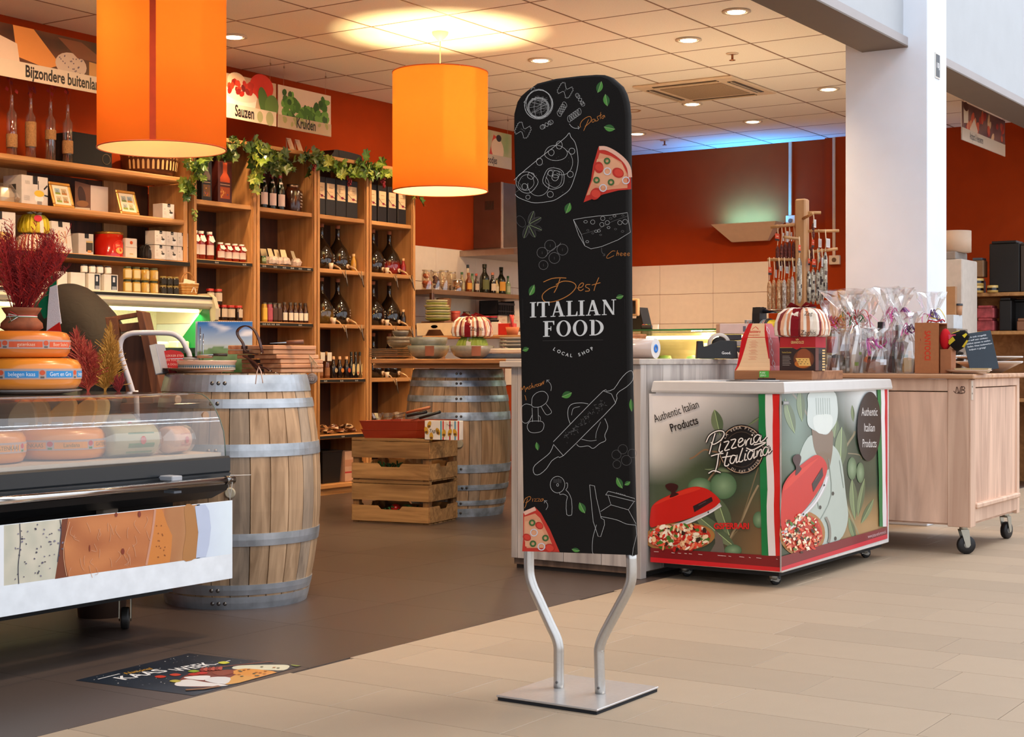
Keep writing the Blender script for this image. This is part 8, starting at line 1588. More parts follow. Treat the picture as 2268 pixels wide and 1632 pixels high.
# pandoro box: tapered
by0, by1 = YX(1707,6.93), YX(1627,6.93); bw = by1-by0
t = thing('pandoro_box', 'tapered red and beige pandoro cake box standing on the wooden block', 'cake box', (6.93, by0, ZK)); Hh = .232; i_ = bw*.27
vb = [(0,0,0),(bw*.95,0,0),(bw*.95,bw,0),(0,bw,0)]; sh = [0,.012,.035,.075,.11]; lev = [(0,0),(.045,.10),(.020+.07,.35),(.022+.115,.7),(.27,1)]
vs = []
for ins, q in lev: d_ = bw*ins; vs += [(d_,d_,Hh*q),(bw*.95-d_,d_,Hh*q),(bw*.95-d_,bw-d_,Hh*q),(d_,bw-d_,Hh*q)]
b = B(); b.add(vs, [(j*4+i, j*4+(i+1)%4, (j+1)*4+(i+1)%4, (j+1)*4+i) for j in range(4) for i in range(4)]+[(16,17,18,19)], '#b8141c'); obj('box', b, V(.35,var=.04,coat=.2), t)
def rw(x, y, k):
    q = y/Hh; j = max(0, min(3, sum(q >= l[1] for l in lev[1:]))); (i0, q0), (i1, q1) = lev[j], lev[j+1]; ins = bw*(i0+(i1-i0)*(q-q0)/(q1-q0)); return Vector((ins-k, x, y))
a = Art(step=.0006, warp=rw); a.fy = 1
for j in range(12):
    y0, y1 = Hh*j/12, Hh*(j+1)/12
    def ed(y): q = y/Hh; L0 = bw*(1-.02)-bw*(.02+.34*min(1,q*1.0)**.7); return (bw*(.16*q+.16*(1-q)**0*0)+ (0 if q < .25 else bw*.10)*min(1,(q-.0)*1.2)+.004, L0)
    (a0_, b0_), (a1_, b1_) = ed(y0+1e-4), ed(y1-1e-4); a.poly([(a0_,y0+1e-4),(b0_,y0+1e-4),(b1_,y1-1e-4),(a1_,y1-1e-4)], '#d8b48c')
# writing (mirrored in y because the face is seen towards -y)
class M_(Art): pass
a.up()
def mt(s_, x, y, h, c, wid=None):
    v_, f_ = textmesh(s_, .02); x0 = min(q[0] for q in v_); x1 = max(q[0] for q in v_); k = h/.72; kx = wid/(x1-x0) if wid else k; a.add([a.pt(x-(q[0]-(x0+x1)/2)*kx, y+q[1]*k) for q in v_], f_, c)
cxm = bw*.52; mt('Battistero', cxm, Hh*.80, .014, '#c02c20', .062); mt('PANDORO', cxm, Hh*.735, .008, '#c85a40', .056); a.line([(cxm-.018,Hh*.87),(cxm-.01,Hh*.90),(cxm,Hh*.93),(cxm+.01,Hh*.90),(cxm+.018,Hh*.87)], .003, '#c02c20')
for k in range(20): a.line([(cxm-.012-.006*((k*7)%3),Hh*(.63-.021*k)),(cxm+.012+.006*((k*5)%3),Hh*(.63-.021*k))], .0016, '#cc8468') if k not in (8,15) else None
obj('front_print', a, PRINT, t)
a = Art(step=.0006, warp=lambda x, y, k: Vector((x, rw(0,y,0).x-k, y)))
for k in range(4): zc = Hh*(.93-.235*k); a.line([(.055,zc),(.072,zc-Hh*.08),(.055,zc-Hh*.16),(.038,zc-Hh*.08)], .006, '#e8d4d8', True); a.line([(.055,zc-Hh*.16),(.055,zc-Hh*.235 if k < 3 else .003)], .003, '#e8d4d8')
obj('side_print', a, PRINT, t)
# chocolate cake box
gy0, gy1 = YX(1806,6.93), YX(1727,6.93); gw = gy1-gy0
def gr(a, w, h):
    a.rect(0,0,w,h*.68,'#2c1814'); a.rect(0,h*.68,w,h,'#a81418'); a.up(); a.poly([(w*.36,h*.68),(w*.6,h*.68),(w*.48,h*.62)],'#a81418'); a.line([(0,h*.68),(w*.36,h*.68)],.0015,'#c8a050'); a.line([(w*.6,h*.68),(w,h*.68)],.0015,'#c8a050'); a.ell(w*.68,h*.34,w*.29,h*.29,'#a8541c',0,26,c2='#5a2c14'); a.up(); a.ell(w*.68,h*.45,w*.19,h*.20,'#8a4420',0,20); a.ell(w*.64,h*.20,w*.22,h*.12,'#b8641c',0,20); a.up(); a.poly([(w*.45,h*.37),(w*.83,h*.37),(w*.88,h*.14),(w*.55,h*.14)],'#e0b060'); a.up()
    for i in range(14): a.ell(w*(.52+.03*(i%10)),h*(.2+.06*(i%3)),.003,.0018,'#2c140c',0,7)
    a.text('GRANDOLCE',w*.5,h*.80,.013,'#d8b878',al='c',wid=w*.36,bold=.02); a.poly([(w*.46,h*.9),(w*.45,h*.96),(w*.48,h*.92),(w*.5,h*.97),(w*.52,h*.92),(w*.55,h*.96),(w*.54,h*.9)],'#d8b060'); a.text('Panettone Cioccolato',w*.07,h*.52,.008,'#c8a850',wid=w*.26)
    for i in range(7): a.line([(w*.08,h*(.43-.045*i)),(w*(.28+.02*(i%3)),h*(.43-.045*i))],.0014,'#b8a89c')
    a.rect(w*.0,0,w*.0+.001,h,'#1a0c0a')
def gside(a, d, h): a.rect(0,0,d,h*.68,'#3a201a')
t = carton('dark brown and red panettone box with a chocolate cake picture', (6.93, gy1, ZK), gw, .13, .163, '#2c1814', gr, rz=-PI/2, nm='panettone_box', cat='cake box')
a = Art((gw,.0,0),(0,1,0),(0,0,1),(1,0,0)); h = .163; a.rect(0,h*.68,.13,h,'#b01c2c'); a.rect(0,0,.04,h*.66,'#6a3c30'); a.rect(.04,h*.3,.08,h*.5,'#1c1410'); a.up()
for i in range(8): a.rect(.085,h*.66*i/8,.12,h*.66*(i+.55)/8,'#e0b878')
obj('side_print', a, PRINT, t)
def zag2(a, w, h): a.text('Zaghis', .03, h*.06, .022, '#2a1c1c', shear=.2); a.up(); a.text('Zag', .05, h*.72, .020, '#2a1c1c', shear=.2)
softgift('striped cake gift with a dark red ribbon on top of the panettone box', (7.0, YX(1777,7.0), ZK+.164), .275,.20,.14,'#e4d4c4', ['#e4d4c4','#7a2420','#d8a07c','#e8dccc','#c88058','#e8dccc','#e0d0bc'], ribbon='#7c141c', rz=-PI/2, seed=15, bits=zag2)
# ---------------- on the trolley ----------------
ZT2 = .9355
def tr(px, x=8.0, z=ZT2): v_ = PX(px, 800, x); v_.z = z; return v_
t = thing('ribbon_dispenser', 'black ribbon dispenser with a steel rod and coloured spools', 'ribbon dispenser', tr(1752,7.94)); ya, yb = YX(1684,8)-t.location.y, YX(1810,8)-t.location.y
obj('base', B().cbox(-.05,yb,0,.05,ya,.02,'#141416',b=.003), SATIN, t)
for y in (ya-.045, yb): obj('bracket', B().prism(smoothline([(-.05,.02),(.045,.02),(.045,.33),(.03,.365),(-.03,.365),(-.05,.33)], 2, True), y, y+.045, '#121214'), SATIN, t)
obj('rod', B().tube([(0,yb+.02,.345),(0,ya-.02,.345)], .012, 12, '#a8a4b0'), CHROME, t)
for i, (q, c) in enumerate(((.86,['#c8beb8','#2c5a3c','#c8beb8','#a83438']),(.66,['#d8b414']),(.46,['#1c1a1c']))):
    y = yb+(ya-yb)*q; s_ = obj('spool', B().lathe([(.001,-.04),(.085,-.04),(.085,-.036),(.03,-.034),(.03,.034),(.085,.036),(.085,.04),(.001,.04)], 26, (0,y,.22), '#161a18', axis='y'), SATIN, t)
    b = B(); [b.lathe([(.074,-.033+.0055*k),(.076,-.031+.0055*k),(.076,-.0285+.0055*k)], 26, (0,y,.22), c[k % len(c)], axis='y', cap=False) for k in range(12)]; obj('wound_ribbon', b, SATIN, s_)
for i, (z, h, lab) in enumerate(((ZT2,.09,'lowest of the stacked cartons behind the pandoro box'),(ZT2+.091,.09,'middle of the stacked cartons behind the pandoro box'),(ZT2+.182,.075,'grey carton under the white lettered game box'))): carton(lab, tr(1650,7.95,z), .14,.16,h,['#a8988c','#9a8c84','#a8a4ac'][i], None, rz=-PI/2, nm='stacked_carton', grp='cartons behind the pandoro box')
def bor(a, w, h): a.rect(.001,.001,w*.09,h-.001,'#8a8c90'); a.up(); a.text('BORRELEN VAN DE PLANK', w*.22, h*.28, h*.42, '#1c2c3c', wid=w*.74, bold=.03); a.ell(w*.14,h*.5,w*.02,h*.3,'#c86a3c')
carton('white lettered box lying on the carton stack behind the pandoro box', tr(1649,7.93,ZT2+.258), .145,.12,.04,'#c8ccd4', bor, rz=-PI/2, nm='lettered_box')
# sausage rack
p0 = PD(1776.5, 800, 8.62); t = thing('sausage_rack', 'tall pine post with wooden pegs for hanging dried sausages', 'rack', (p0.x, p0.y, ZT2)); HZ = 1+(800-441)*8.62/F-ZT2
obj('post', B().cbox(-.032,-.032,0,.032,.032,HZ,'#c89868',b=.008), WOOD('#b07c4c', '#cf9c68', 2, .5, 3., name='rack_post'), t); obj('foot', B().cbox(-.07,-.07,0,.07,.07,.02,'#b07c4c',b=.004), PINE, t)
def rp(px, py, d=8.62): return PD(px, py, d)-t.location
PEGS = [((1707,503),(1766,497),8.62,8.62),((1737,525),(1770,529),8.4,8.5),((1700,575),(1766,575),8.62,8.62),((1777,485),(1800,473),8.6,8.45),((1788,471),(1818,471),8.62,8.62),((1788,512),(1858,511),8.62,8.62),((1788,559),(1855,551),8.62,8.62)]
for a_, b_, d1, d2 in PEGS: obj('peg', B().tube([rp(*a_, d1), rp(*b_, d2)], .0085, 8, '#b87a4c'), PINE, t)
rack = t; R = random.Random(17); SAUS = []
def saus(px, yh, y0, y1, w_, col, spots, lab, grp, d=8.6, tag=None):
    top = PD(px, yh, d); s_ = thing('dried_sausage', lab, 'sausage', top, 0, grp); k = d/F; z0, z1 = -(y0-yh)*k, -(y1-yh)*k; r = w_*k/2; bend = R.uniform(-.006,.006)
    n = 12; pts = [(bend*math.sin(PI*i/n), 0, z0+(z1-z0)*i/n) for i in range(n+1)]; rs = [r*min(1, .35+2.6*min(i/n, 1-i/n)**.7)*(1+R.uniform(-.04,.04)) for i in range(n+1)]
    b = B(); b.tube(pts, rs, 10, col)
    b.c = [lin(R.choice(spots)) if R.random() < .42 else c for c in b.c]; obj('sausage', b, V(.75,var=.45,scale=110,bump=.5), s_)
    obj('string_loop', B().tube([(0,0,z0+.004),(-.002,-.004,z0*.5),(-.003,0,.008),(.003,0,.008),(.003,-.004,z0*.5),(.0,0,z0+.004)], .0022, 4, '#d8b890'), MATTE, s_)
    if tag:
        tx, ty0, ty1, tw, kind = tag; p = (tx-px)*k; zA, zB = -(ty0-yh)*k, -(ty1-yh)*k; W2 = tw*k/2
        tb = B(); rot = R.uniform(-.35,.35)
        if kind == 'o': tb.box(p-W2,-.010,zB+(zA-zB)*.28,p+W2,-.009,zA,'#c8421c').box(p-W2,-.010,zB,p+W2,-.009,zB+(zA-zB)*.28,'#2a1c18').box(p-W2*.5,-.011,zB+(zA-zB)*.55,p+W2*.5,-.0101,zB+(zA-zB)*.68,'#e0a888')
        else:
            tb.box(p-W2,-.010,zB,p+W2,-.009,zA,'#c8bcb4')
            for q in range(5): tb.box(p-W2*.7,-.0108,zB+(zA-zB)*(.2+.14*q),p+W2*.55,-.0101,zB+(zA-zB)*(.23+.14*q),'#8a8684')
        obj('tag_card', tb, PRINT, s_)
TAN, TS = '#b8885c', ['#d0a878','#c8986c','#a87448','#d8b890']; WHs, WSP = '#b8a898', ['#d0c4b8','#c8bcae','#9a8474','#e0d8cc']; MOT = ['#c8bca8','#3c2c28','#d8d0bc','#6a544a','#b0a490']; BR, BRS = '#5a2014', ['#6a2c1c','#4a1810','#7a3a28']
lr = ['leftmost','second from left','third from left','fourth from left','white one in the middle','sixth from left','seventh from left']
for i, (x, y0, c) in enumerate(((1704,622,TAN),(1714,619,TAN),(1725,618,TAN),(1731,620,TAN),(1737,619,WHs),(1747,616,TAN),(1755,612,WHs))):
    saus(x, 573, y0, 690, 9.6, c, TS if c == TAN else WSP, 'pale dried sausage on the low left peg, '+lr[i], 'sausages on the low left peg', 8.60+.03*(i % 2), {0:(1699,592,609,18,'o'),1:(1717,597,615,8,'w'),2:(1728,589,600,12,'w'),4:(1745,590,605,15,'w'),6:(1757,590,602,9,'w')}.get(i))
for i, (x, y0) in enumerate(((1722,545),(1731,541),(1739,537),(1748,535),(1758,536))):
    saus(x, 500, y0, 598, 8.5, BR, BRS, 'dark red-brown sausage on the upper left peg, '+['leftmost','second','third','fourth','nearest the post'][i], 'sausages on the upper left peg', 8.64, {0:(1712,518,534,23,'o'),1:(1733,516,534,7,'w'),2:(1743,512,536,13,'w'),3:(1752,514,534,6,'w')}.get(i))
saus(1770, 527, 571, 672, 12, '#a89c8c', MOT, 'long mottled black and white sausage hanging in front of the post', 'single mottled sausage', 8.45, (1763,543,560,13,'o'))
for i, (x, y0, y1, yh) in enumerate(((1792,600,672,556),(1801,596,674,555),(1811,597,674,554),(1820,592,670,553),(1828,558,660,511))):
    saus(x, yh, y0, y1, 10.5, '#a89c88', MOT, 'mottled dried sausage on the right pegs, '+['leftmost','second','third','fourth','rightmost and highest'][i], 'mottled sausages on the right pegs', 8.6, {0:(1783,573,588,11,'o'),1:(1797,574,592,22,'o'),3:(1816,571,591,13,'w'),4:(1835,528,548,22,'w')}.get(i))
for i, (x, y0, tg) in enumerate(((1801,495,(1802,486,504,14,'w')),(1798,545,(1796,531,548,13,'o')),(1813,548,(1812,529,548,18,'w')))):
    saus(x, [472,511,511][i], y0, y0+34, 7, BR if i != 2 else '#a89c88', BRS if i != 2 else MOT, 'short sausage with card on the right side, '+['top peg','left below','middle below'][i], 'short sausages with cards', 8.62, tg)
# gift bags: contents + cellophane + ribbon
def cello(t, r, h, flare, seed, c='#ffffff'):
    R = random.Random(seed); n = 18; b = B(); pr = [(r,0),(r*1.08,h*.25),(r*.95,h*.5),(r*.3,h*.66),(r*.22,h*.69),(r*.6,h*.78),(flare*.8,h*.92),(flare,h)]; vs = []
    for j, (q, z) in enumerate(pr):
        for k in range(n):
            a_ = 2*PI*k/n; u = q*(1+R.uniform(-.13,.13)*(1 if j < 4 else 1.8)); vs.append((u*math.cos(a_), u*math.sin(a_), z+(R.uniform(-.03,.02)*h*.5 if j == len(pr)-1 else R.uniform(-.008,.008)) if j else 0))
    for j in range(len(pr)-1):
        for k in range(n): b.add([vs[j*n+k], vs[j*n+(k+1)%n], vs[(j+1)*n+(k+1)%n], vs[(j+1)*n+k]], [(0,1,2),(0,2,3)], c)
    obj('cellophane', b, FILM, t)
def curls(t, z, cols, seed, s=.05, n=5):
    R = random.Random(seed); k = 0
    for c in cols:
        b = B()
        for i in range(n):
            a_ = R.uniform(0,6.28); L_ = R.uniform(.6,1.3)*s; P = [(0,0,z),(L_*.5*math.cos(a_), L_*.5*math.sin(a_)-.012, z+L_*R.uniform(.2,.9)),(L_*math.cos(a_), L_*math.sin(a_)-.018, z+L_*R.uniform(-.2,.5)),(L_*1.1*math.cos(a_+.8), L_*math.sin(a_+.8)-.015, z-L_*R.uniform(.1,1.))]
            b.tube(smoothline(P, 4), .0045, 4, c, flat=(1,.2))
        obj('ribbon_curls', b, SATIN, t, kind='stuff')
def giftbag(lab, px, x, r, h, flare, seed, contents, cols, zr=.68):
    t = thing('gift_bag', lab, 'gift bag', tr(px, x), 0, 'cellophane gift bags on the trolley')
    for nm, b, m in contents: obj(nm, b, m, t)
    cello(t, r, h, flare, seed); curls(t, h*zr, cols, seed)
def jb(x, y, r, h, c, lid, z=0): return B().lathe([(.001,z),(r,z+.002),(r,z+h*.8),(r*.85,z+h*.86),(.001,z+h*.86)], 16, (x,y,0), c, cap=False).lathe([(r*.95,z+h*.83),(r*.95,z+h),(.001,z+h)], 16, (x,y,0), lid, cap=False)
def bb(x, y, r, h, c, cap): return B().lathe([(.001,0),(r,.002),(r,h*.6),(r*.85,h*.68),(r*.38,h*.8),(r*.36,h*.94),(.001,h*.94)], 16, (x,y,0), c, cap=False).lathe([(r*.44,h*.9),(r*.44,h),(.001,h)], 12, (x,y,0), cap, cap=False)
giftbag('gift bag with a black-lidded jar and red-orange ribbons, leftmost', 1843, 8.0, .06,.40,.075, 1, [('jar', jb(0,-.01,.036,.10,'#7a4438','#1c1a1c'), GLOSS), ('red_pot', jb(.0,.0,.03,.09,'#b82c20','#d85a30',.11), SATIN), ('price_tag', B().box(-.015,-.05,.005,.02,-.048,.03,'#d8dce0').xf(rz=-.9), PRINT)], ['#c8281c','#d8641c','#c8508c'])
giftbag('tall gift bag with wide flared top and tricolour string, second from left', 1873, 8.05, .075,.46,.13, 2, [('jar', jb(-.02,-.02,.028,.085,'#4a4020','#2a2018'), GLOSS), ('purple_pack', B().cbox(-.03,-.03,.09,.03,.02,.16,'#6a1c44',b=.006), SATIN), ('pasta_bag', B().lathe([(.03,.0),(.035,.05),(.02,.10)], 10, (.03,.03,0), '#a8742c'), SATIN)], ['#b81c34','#2c6a3c','#d8d0c8'])
giftbag('gift bag holding a white bottle with green dots', 1896, 7.97, .055,.43,.09, 3, [('white_bottle', bb(0,0,.034,.20,'#d8d0c8','#c8c4c0'), GLOSS), ('green_dots', B().lathe([(.0352,.04),(.0352,.06)], 5, (0,0,0), '#8ab03c', cap=False, a0=3.3, a1=3.9).lathe([(.0352,.10),(.0352,.115)], 5, (0,0,0), '#9ab84c', cap=False, a0=4.0, a1=4.5), PRINT), ('pasta', B().lathe([(.02,0),(.026,.06),(.02,.09)], 9, (.03,-.05,0), '#c89848'), SATIN)], ['#2c6a3c','#d8d0c8','#b82c34'])
giftbag('low gift bag with a brown black-lidded jar and pink ribbon', 1939, 7.95, .062,.24,.07, 4, [('jar', jb(0,0,.050,.09,'#8a4c38','#1c1818'), GLOSS), ('price_tag', B().box(.0,-.062,.045,.035,-.06,.075,'#d8dce4').xf(rz=-.8), PRINT)], ['#d860a0','#a84490'], .62)
giftbag('tall gift bag with a red-capped sauce jar, top spreading high', 1962, 8.12, .06,.47,.085, 5, [('sauce_jar', jb(0,0,.038,.23,'#9a3428','#c82830'), GLOSS), ('dark_pack', B().cbox(-.05,-.0,.2,-.01,.03,.28,'#1c1818',b=.003), SATIN)], ['#d86aa0','#d8a0c0'])
giftbag('gift bag with dark bottle and pink curled ribbon in the middle', 1990, 8.08, .065,.46,.09, 6, [('dark_bottle', bb(-.01,0,.032,.26,'#1c1a18','#2a2624'), GLOSS), ('golden_oil', bb(.035,.0,.02,.17,'#8a6a1c','#2a2018'), GLOSS)], ['#d860a8','#6a2c7c','#e088b8'])
giftbag('gift bag with golden flask and wooden tags beside the brown carton', 2012, 7.98, .065,.33,.08, 7, [('flask', B().cbox(-.05,-.03,0,.04,.02,.085,'#a87c20',b=.01), GLOSS), ('wood_tag', B().box(-.03,-.05,.07,-.01,-.047,.12,'#c89c70').box(.005,-.055,.065,.017,-.052,.11,'#c89c70').xf(rz=-.7), PRINT), ('green_pack', B().cbox(.03,0,0,.07,.04,.10,'#4a6a44',b=.004), SATIN)], ['#d860a8','#4a2050'])
giftbag('gift bag with thin purple and pink loops, rightmost behind the carton', 2062, 8.15, .06,.44,.085, 8, [('white_box', B().cbox(-.03,-.03,0,.03,.03,.22,'#c8bcb8',b=.003), SATIN)], ['#d878b8','#4a2468','#c8b040'])
giftbag('gift bag with clear pink wrapped contents behind the sauce jar bag', 1920, 8.28, .07,.44,.09, 9, [('black_box', B().cbox(-.03,-.02,.18,.03,.02,.25,'#1a1618',b=.003), SATIN), ('pink_pack', jb(0,0,.045,.17,'#c8a0a0','#b06080'), SATIN)], ['#d8a0b8'])
# brown carton with red lettering
def santo(a, w, h):
    P = a.pt; cx = w*.60
    def vt(s_, x, y0, y1, hh, c):
        v_, f_ = textmesh(s_, .03); x0 = min(q[0] for q in v_); x1 = max(q[0] for q in v_); kx = (y0-y1)/(x1-x0); kk = hh/.72; a.add([P(x+q[1]*kk, y0-(q[0]-x0)*kx) for q in v_], f_, c)
    vt('SANTOCCI', w*.42, h*.84, h*.26, .032, '#c8340c'); vt('LIMONCELLO', w*.22, h*.72, h*.38, .009, '#b8603c'); a.line([(w*.35,h*.8),(w*.35,h*.28)],.0012,'#c84420'); a.line([(w*.42,h*.12),(w*.58,h*.12)],.001,'#b8603c')
p = tr(2026, 7.93); yw = YX(2026,7.93)-YX(2079,7.93)
t = thing('open_carton', 'tall brown carton with red SANTOCCI lettering and an open side', 'carton', p, -PI/2); CB = V(.7,var=.06,scale=60)
obj('front_panel', B().box(0,0,0,yw,.003,.268,'#a8683c'), CB, t); obj('back_panel', B().box(0,.14,0,yw,.143,.268,'#9a5c34'), CB, t); obj('left_panel', B().box(0,.003,0,.003,.14,.268,'#9a5c34'), CB, t); obj('base_panel', B().box(0,.003,0,yw,.14,.003,'#9a5c34'), CB, t); obj('top_flap', B().box(0,.003,.262,yw,.14,.266,'#a8683c'), CB, t)
a = Art((0,0,0)); santo(a, yw, .268); obj('lettering', a, PRINT, t); obj('rope_handle', B().tube(smoothline([(yw*.4,.05,.266),(yw*.5,.04,.28),(yw*.8,.05,.274),(yw,.06,.284),(yw*1.05,.08,.275)], 4), .004, 6, '#b01c28'), SATIN, t)
t = thing('rolled_socks', 'rolled red and black patterned cloth hanging from the open carton', 'socks', p+Vector((.05,-yw-.03,.13))); b = B().ball((0,.01,.05), .05, 12, '#b0141c', (1,.55,1.15)); obj('red_roll', b, FABRIC, t); b = B().lathe([(.045,0),(.05,.04),(.035,.08),(.02,.10)], 12, c='#14100e').xf(rx=.9, loc=(.02,-.02,.02)); b.c = [lin('#c8b030') if (i*7) % 5 == 0 else c for i, c in enumerate(b.c)]; obj('patterned_cloth', b, FABRIC, t); obj('pink_strip', B().box(-.02,-.05,.05,-.015,.0,.075,'#d85a70'), FABRIC, t); 
one('cloth_holder', 'small inner carton carrying the rolled cloth', 'carton', B().cbox(-.03,-.03,0,.05,.03,.128,'#a0643c',b=.002), CB, p+Vector((.05,-yw-.03,0)))
# dishes on the trolley
for i, (px, x, z, r, lab) in enumerate(((2146,7.98,ZT2,.115,'flat pale round plate at the trolley corner'),)): one('round_plate', lab, 'plate', B().lathe([(.001,0),(r*.7,0),(r,.016),(r*1.01,.02),(r*.7,.006),(.001,.006)], 32, c='#c8a890'), GLOSS, tr(px, x, z))
t = thing('snack_dish', 'three-part cream dish lying on the round plate', 'dish', tr(2140,7.98,ZT2+.0065)); [obj('compartment', B().add([(-.03,y-.045,.022),(.03,y-.045,.022),(.03,y+.045,.022),(-.03,y+.045,.022),(-.02,y-.035,0),(.02,y-.035,0),(.02,y+.035,0),(-.02,y+.035,0)], [(4,5,6,7),(0,4,5,1),(1,5,6,2),(2,6,7,3),(3,7,4,0)], '#d0bc8c'), GLOSS, t) for y in (-.08,.01)]
for i, (z, h, lab) in enumerate(((.0,.058,'wide cream serving bowl behind the chalkboard'),(.064,.022,'flat white serving platter above the wide bowl'))):
    r = .185; t = thing('serving_bowl' if i == 0 else 'serving_platter', lab, 'dish', PD(2190,800,8.65)+Vector((0,0,ZT2-1+z+.0))); obj('dish', B().lathe([(.001,0),(.07,0),(r*.9,h*.85),(r,h),(r*.97,h+.003),(.06,.008),(.001,.008)], 40, c='#c8b09c', cap=False), GLOSS, t); obj('rim', B().lathe([(r*.975,h+.001),(r*1.005,h+.003),(r*.99,h+.007)], 40, c='#e8dcd4', cap=False), GLOSS, t)
p = PD(2150,816,8.25); p.z = ZT2+.003; t = thing('chalkboard_sign', 'tilted slate chalkboard with white handwriting leaning beside the plates', 'sign', p, fcr, rot=(-.22,-.15,fcr)); cw, ch = .155, .215
obj('slate', B().cbox(0,0,0,cw,.006,ch,'#22303c',b=.001), V(.6,var=.1), t); a = Art((0,0,0)); 
for i, s_ in enumerate(('Het is ook mogelijk','om zelf een cadeau-','pakket samen te stellen','Stellen. Onze medewerkers','helpen u graag!')): a.text(s_, .012+.006*(i > 3), ch-.026-.017*i, .0085, '#d8dce0', wid=[.115,.12,.128,.135,.09][i], shear=.12, bold=.01)
obj('handwriting', a, PRINT, t)
one('sign_foot', 'dark wire foot of the chalkboard lying on the trolley', 'stand', B().tube([(0,0,.003),(.12,-.02,.003),(.2,.03,.003),(.05,.07,.003)], .003, 5, '#1c1814'), MATTE, p+Vector((-.03,-.02,0)))
for i, (px, z, r, h, lab) in enumerate(((2112,ZT2,.07,.10,'lower stainless steel bowl behind the open carton'),(2115,ZT2+.101,.075,.09,'upper stainless steel bowl behind the open carton'))): one('steel_bowl', lab, 'bowl', B().lathe([(.001,0),(r*.6,0),(r*.9,h*.4),(r,h),(r*.96,h),(r*.8,h*.4),(.001,h*.1)], 24, c='#9a9490', cap=False), V(.2,.9,var=.1), PD(px,800,8.85)+Vector((0,0,z-1)), 0, 'stacked steel bowls')
t = thing('cold_display', 'glass display case with a slanted wooden edge at the far right', 'display counter', (9.98, 3.45, 0)); obj('cabinet', B().cbox(0,0,0,.9,1.4,.93,'#7a6654',b=.004), SATIN, t); obj('slanted_glass', B().add([(0,0,.93),(0,1.4,.93),(.32,1.4,1.22),(.32,0,1.22)], [(0,1,2,3)], '#fff'), GGL, t); obj('wooden_edge', B().tube([(0,0,.93),(.32,0,1.22)], .012, 4, '#a8582c'), PINE, t); obj('rear_board', B().box(.32,0,.93,.34,1.4,1.0,'#a89c8c'), SATIN, t)
# ---------------- back shelving on the far right ----------------
rx = 12.6
def rs(px, z, x=rx): v_ = PX(px, 800, x); v_.z = z; return v_
yL, yR = YX(2114,rx), YX(2300,rx); t = thing('back_shelf_unit', 'light wooden shelf unit with packaging at the far right back', 'shelf', (rx, yR, 0)); W_ = yL-yR
ZS1, ZS2 = 1+(800-648)*rx/(CA+SA*_t(2190))/F, 1+(800-733)*rx/(CA+SA*_t(2190))/F
for z in (ZS1, ZS2, .7): obj('shelf_board', B().cbox(0,0,z-.03,.4,W_,z,'#c89870',b=.003), PINE, t)
obj('side_panel', B().cbox(0,W_-.03,0,.4,W_,ZS1-.03,'#a8744c',b=.003), PINEV, t); obj('side_panel', B().cbox(0,0,0,.4,.03,ZS1-.03,'#a8744c',b=.003), PINEV, t); obj('back_panel', B().box(.39,0,0,.4,W_,ZS1,'#8a5434'), PINE, t)
def rbox(lab, pxa, pxb, z, h, c, nm='storage_box', dep=.2, cat='box', x=rx+.02, lidc=None, grp=None, m=SATIN):
    a_, b_ = rs(pxa,z,x), rs(pxb,z,x); w_ = a_.y-b_.y; t = thing(nm, lab, cat, a_, -PI/2, grp); obj('body', B().cbox(0,0,.001,w_,dep,h,c,b=.006), m, t)
    obj('lid', B().cbox(w_*.08,-.004,h,w_*.9,dep,h+.02,lidc or c,b=.004), m, t); return t
rbox('tall black plastic container on the upper back shelf', 2191, 2258, ZS1, .40, '#120e0c', 'plastic_container'); rbox('greyish container at the very right edge of the upper shelf', 2260, 2285, ZS1, .38, '#3a3028', 'plastic_container')
rbox('clear plastic biscuit box above the striped tins', 2152, 2178, ZS1+.13, .14, '#8a6a4c', 'biscuit_box', .12, lidc='#4a5058')
ct = rbox('narrow black support box under the clear biscuit box', 2153, 2176, ZS1, .105, '#1c1816', 'support_box', .1, x=rx+.08)
for px, z, r, h, lab in ((2164,ZS1,.062,.058,'lower yellow and black tin on the upper back shelf'),(2164,ZS1+.06,.062,.058,'upper yellow and black tin on the upper back shelf'),(2201,ZS1,.045,.058,'small yellow and black tin beside the tall container')):
    t = thing('striped_tin', lab, 'tin', rs(px,z+.001,rx+.05)+Vector((-.03,0,0)), 0, 'yellow and black tins'); obj('tin', B().lathe([(.001,0),(r,0),(r,h*.3)], 24, c='#d0a85c', cap=False).lathe([(r,h*.3),(r,h*.66)], 24, c='#1c1612', cap=False).lathe([(r,h*.66),(r,h),(.001,h)], 24, c='#d8b468', cap=False), GLOSS, t)
one('grey_cylinder', 'grey round insulated container at the left of the upper back shelf', 'container', B().lathe([(.001,0),(.08,0),(.085,.2),(.075,.24),(.001,.245)], 24, c='#4a4c50'), MATTE, rs(2133,ZS1+.001,rx+.25)); one('black_pot', 'dark rounded pot in front of the grey cylinder', 'pot', B().lathe([(.001,0),(.07,0),(.085,.05),(.08,.13),(.05,.19),(.001,.2)], 24, c='#100e0e'), SATIN, rs(2133,ZS1+.001,rx+.09))
for i in (0,1): rbox('red and white striped snack box, %s one' % ['lower','upper'][i], 2163, 2201, ZS2+.105*i, .085, '#b04c50', 'striped_box', .15, grp='striped snack boxes', m=V(.6,var=.45,scale=22))
rbox('black tall box right of the striped boxes', 2213, 2240, ZS2, .25, '#14110f', grp='black boxes on the lower back shelf'); rbox('black box at the far right of the lower shelf', 2242, 2275, ZS2, .24, '#100e0d', x=rx+.15, grp='black boxes on the lower back shelf'); rbox('small brown box at the right edge of the lower shelf', 2252, 2280, ZS2, .08, '#8a5c40', x=rx-.0, dep=.1)
x2 = 11.9
def r2(px, z): return rs(px, z, x2)
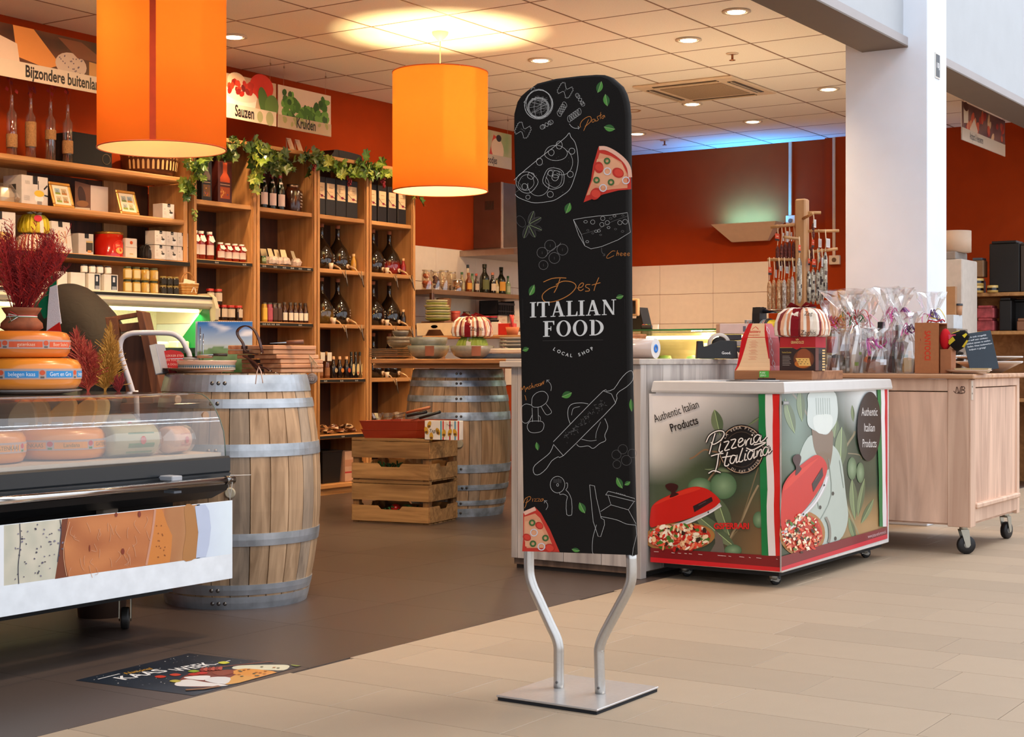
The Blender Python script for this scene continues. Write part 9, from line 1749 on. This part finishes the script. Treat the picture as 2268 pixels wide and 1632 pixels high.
a_, b_ = r2(2070,0), r2(2131,0); t = thing('white_machine', 'tall white coffee machine cabinet right behind the pillar', 'machine', (x2, b_.y, 0)); obj('cabinet', B().cbox(0,0,0,.4,a_.y-b_.y,1.80,'#c8bcb0',b=.008), SATIN, t); obj('hopper', B().cbox(.0,.05,1.80,.3,a_.y-b_.y-.08,1.86,'#8a8078',b=.006), SATIN, t)
one('paper_roll', 'large white paper roll standing on the white machine', 'paper roll', B().lathe([(.025,0),(.12,0),(.12,.17),(.025,.17),(.025,0)], 28, c='#c8ac94', cap=False), V(.8,var=.04), (x2+.16, b_.y+.10, 1.861))
zc2 = 1+(800-729)*(x2/(CA+SA*_t(2110)))/F
one('counter_ledge', 'ledge carrying the white tray box right of the pillar', 'ledge', B().cbox(-.30,b_.y-.05,0,-.02,a_.y,zc2-.002,'#8a7a6a',b=.004), SATIN, (x2, 0, 0))
carton('long white box on the ledge right of the pillar', (x2-.28, a_.y-.02, zc2), a_.y-b_.y-.0,.22,.105,'#c8ccd0', None, rz=-PI/2, nm='white_long_box')
t = thing('coffee_cup', 'cardboard coffee cup with a dark lid right of the pillar', 'cup', (x2-.12, YX(2123,x2-.12), zc2+.106)); obj('cup', B().lathe([(.001,0),(.024,0),(.031,.075),(.001,.075)], 18, c='#b8845c', cap=False), SATIN, t); obj('lid', B().lathe([(.033,.073),(.032,.088),(.001,.09)], 18, c='#2a2c34', cap=False), SATIN, t)
carton('tall kraft book box leaning at the pillar edge', (x2-.18, YX(2090,x2-.18), zc2+.106), .09,.05,.22,'#a87c54', None, rz=-PI/2, nm='kraft_box')
pj = PD(1862,800,11.9); t = thing('yellow_container', 'round yellow container peeking out left of the pillar', 'container', Vector((pj.x, pj.y, 0))); obj('stand', B().cbox(-.12,-.12,0,.12,.12,1.2,'#8a6444',b=.003), SATIN, t); obj('tank', B().lathe([(.001,1.2),(.085,1.2),(.085,1.45),(.06,1.54),(.001,1.56)], 22, c='#c88c30', cap=False), GLOSS, t)
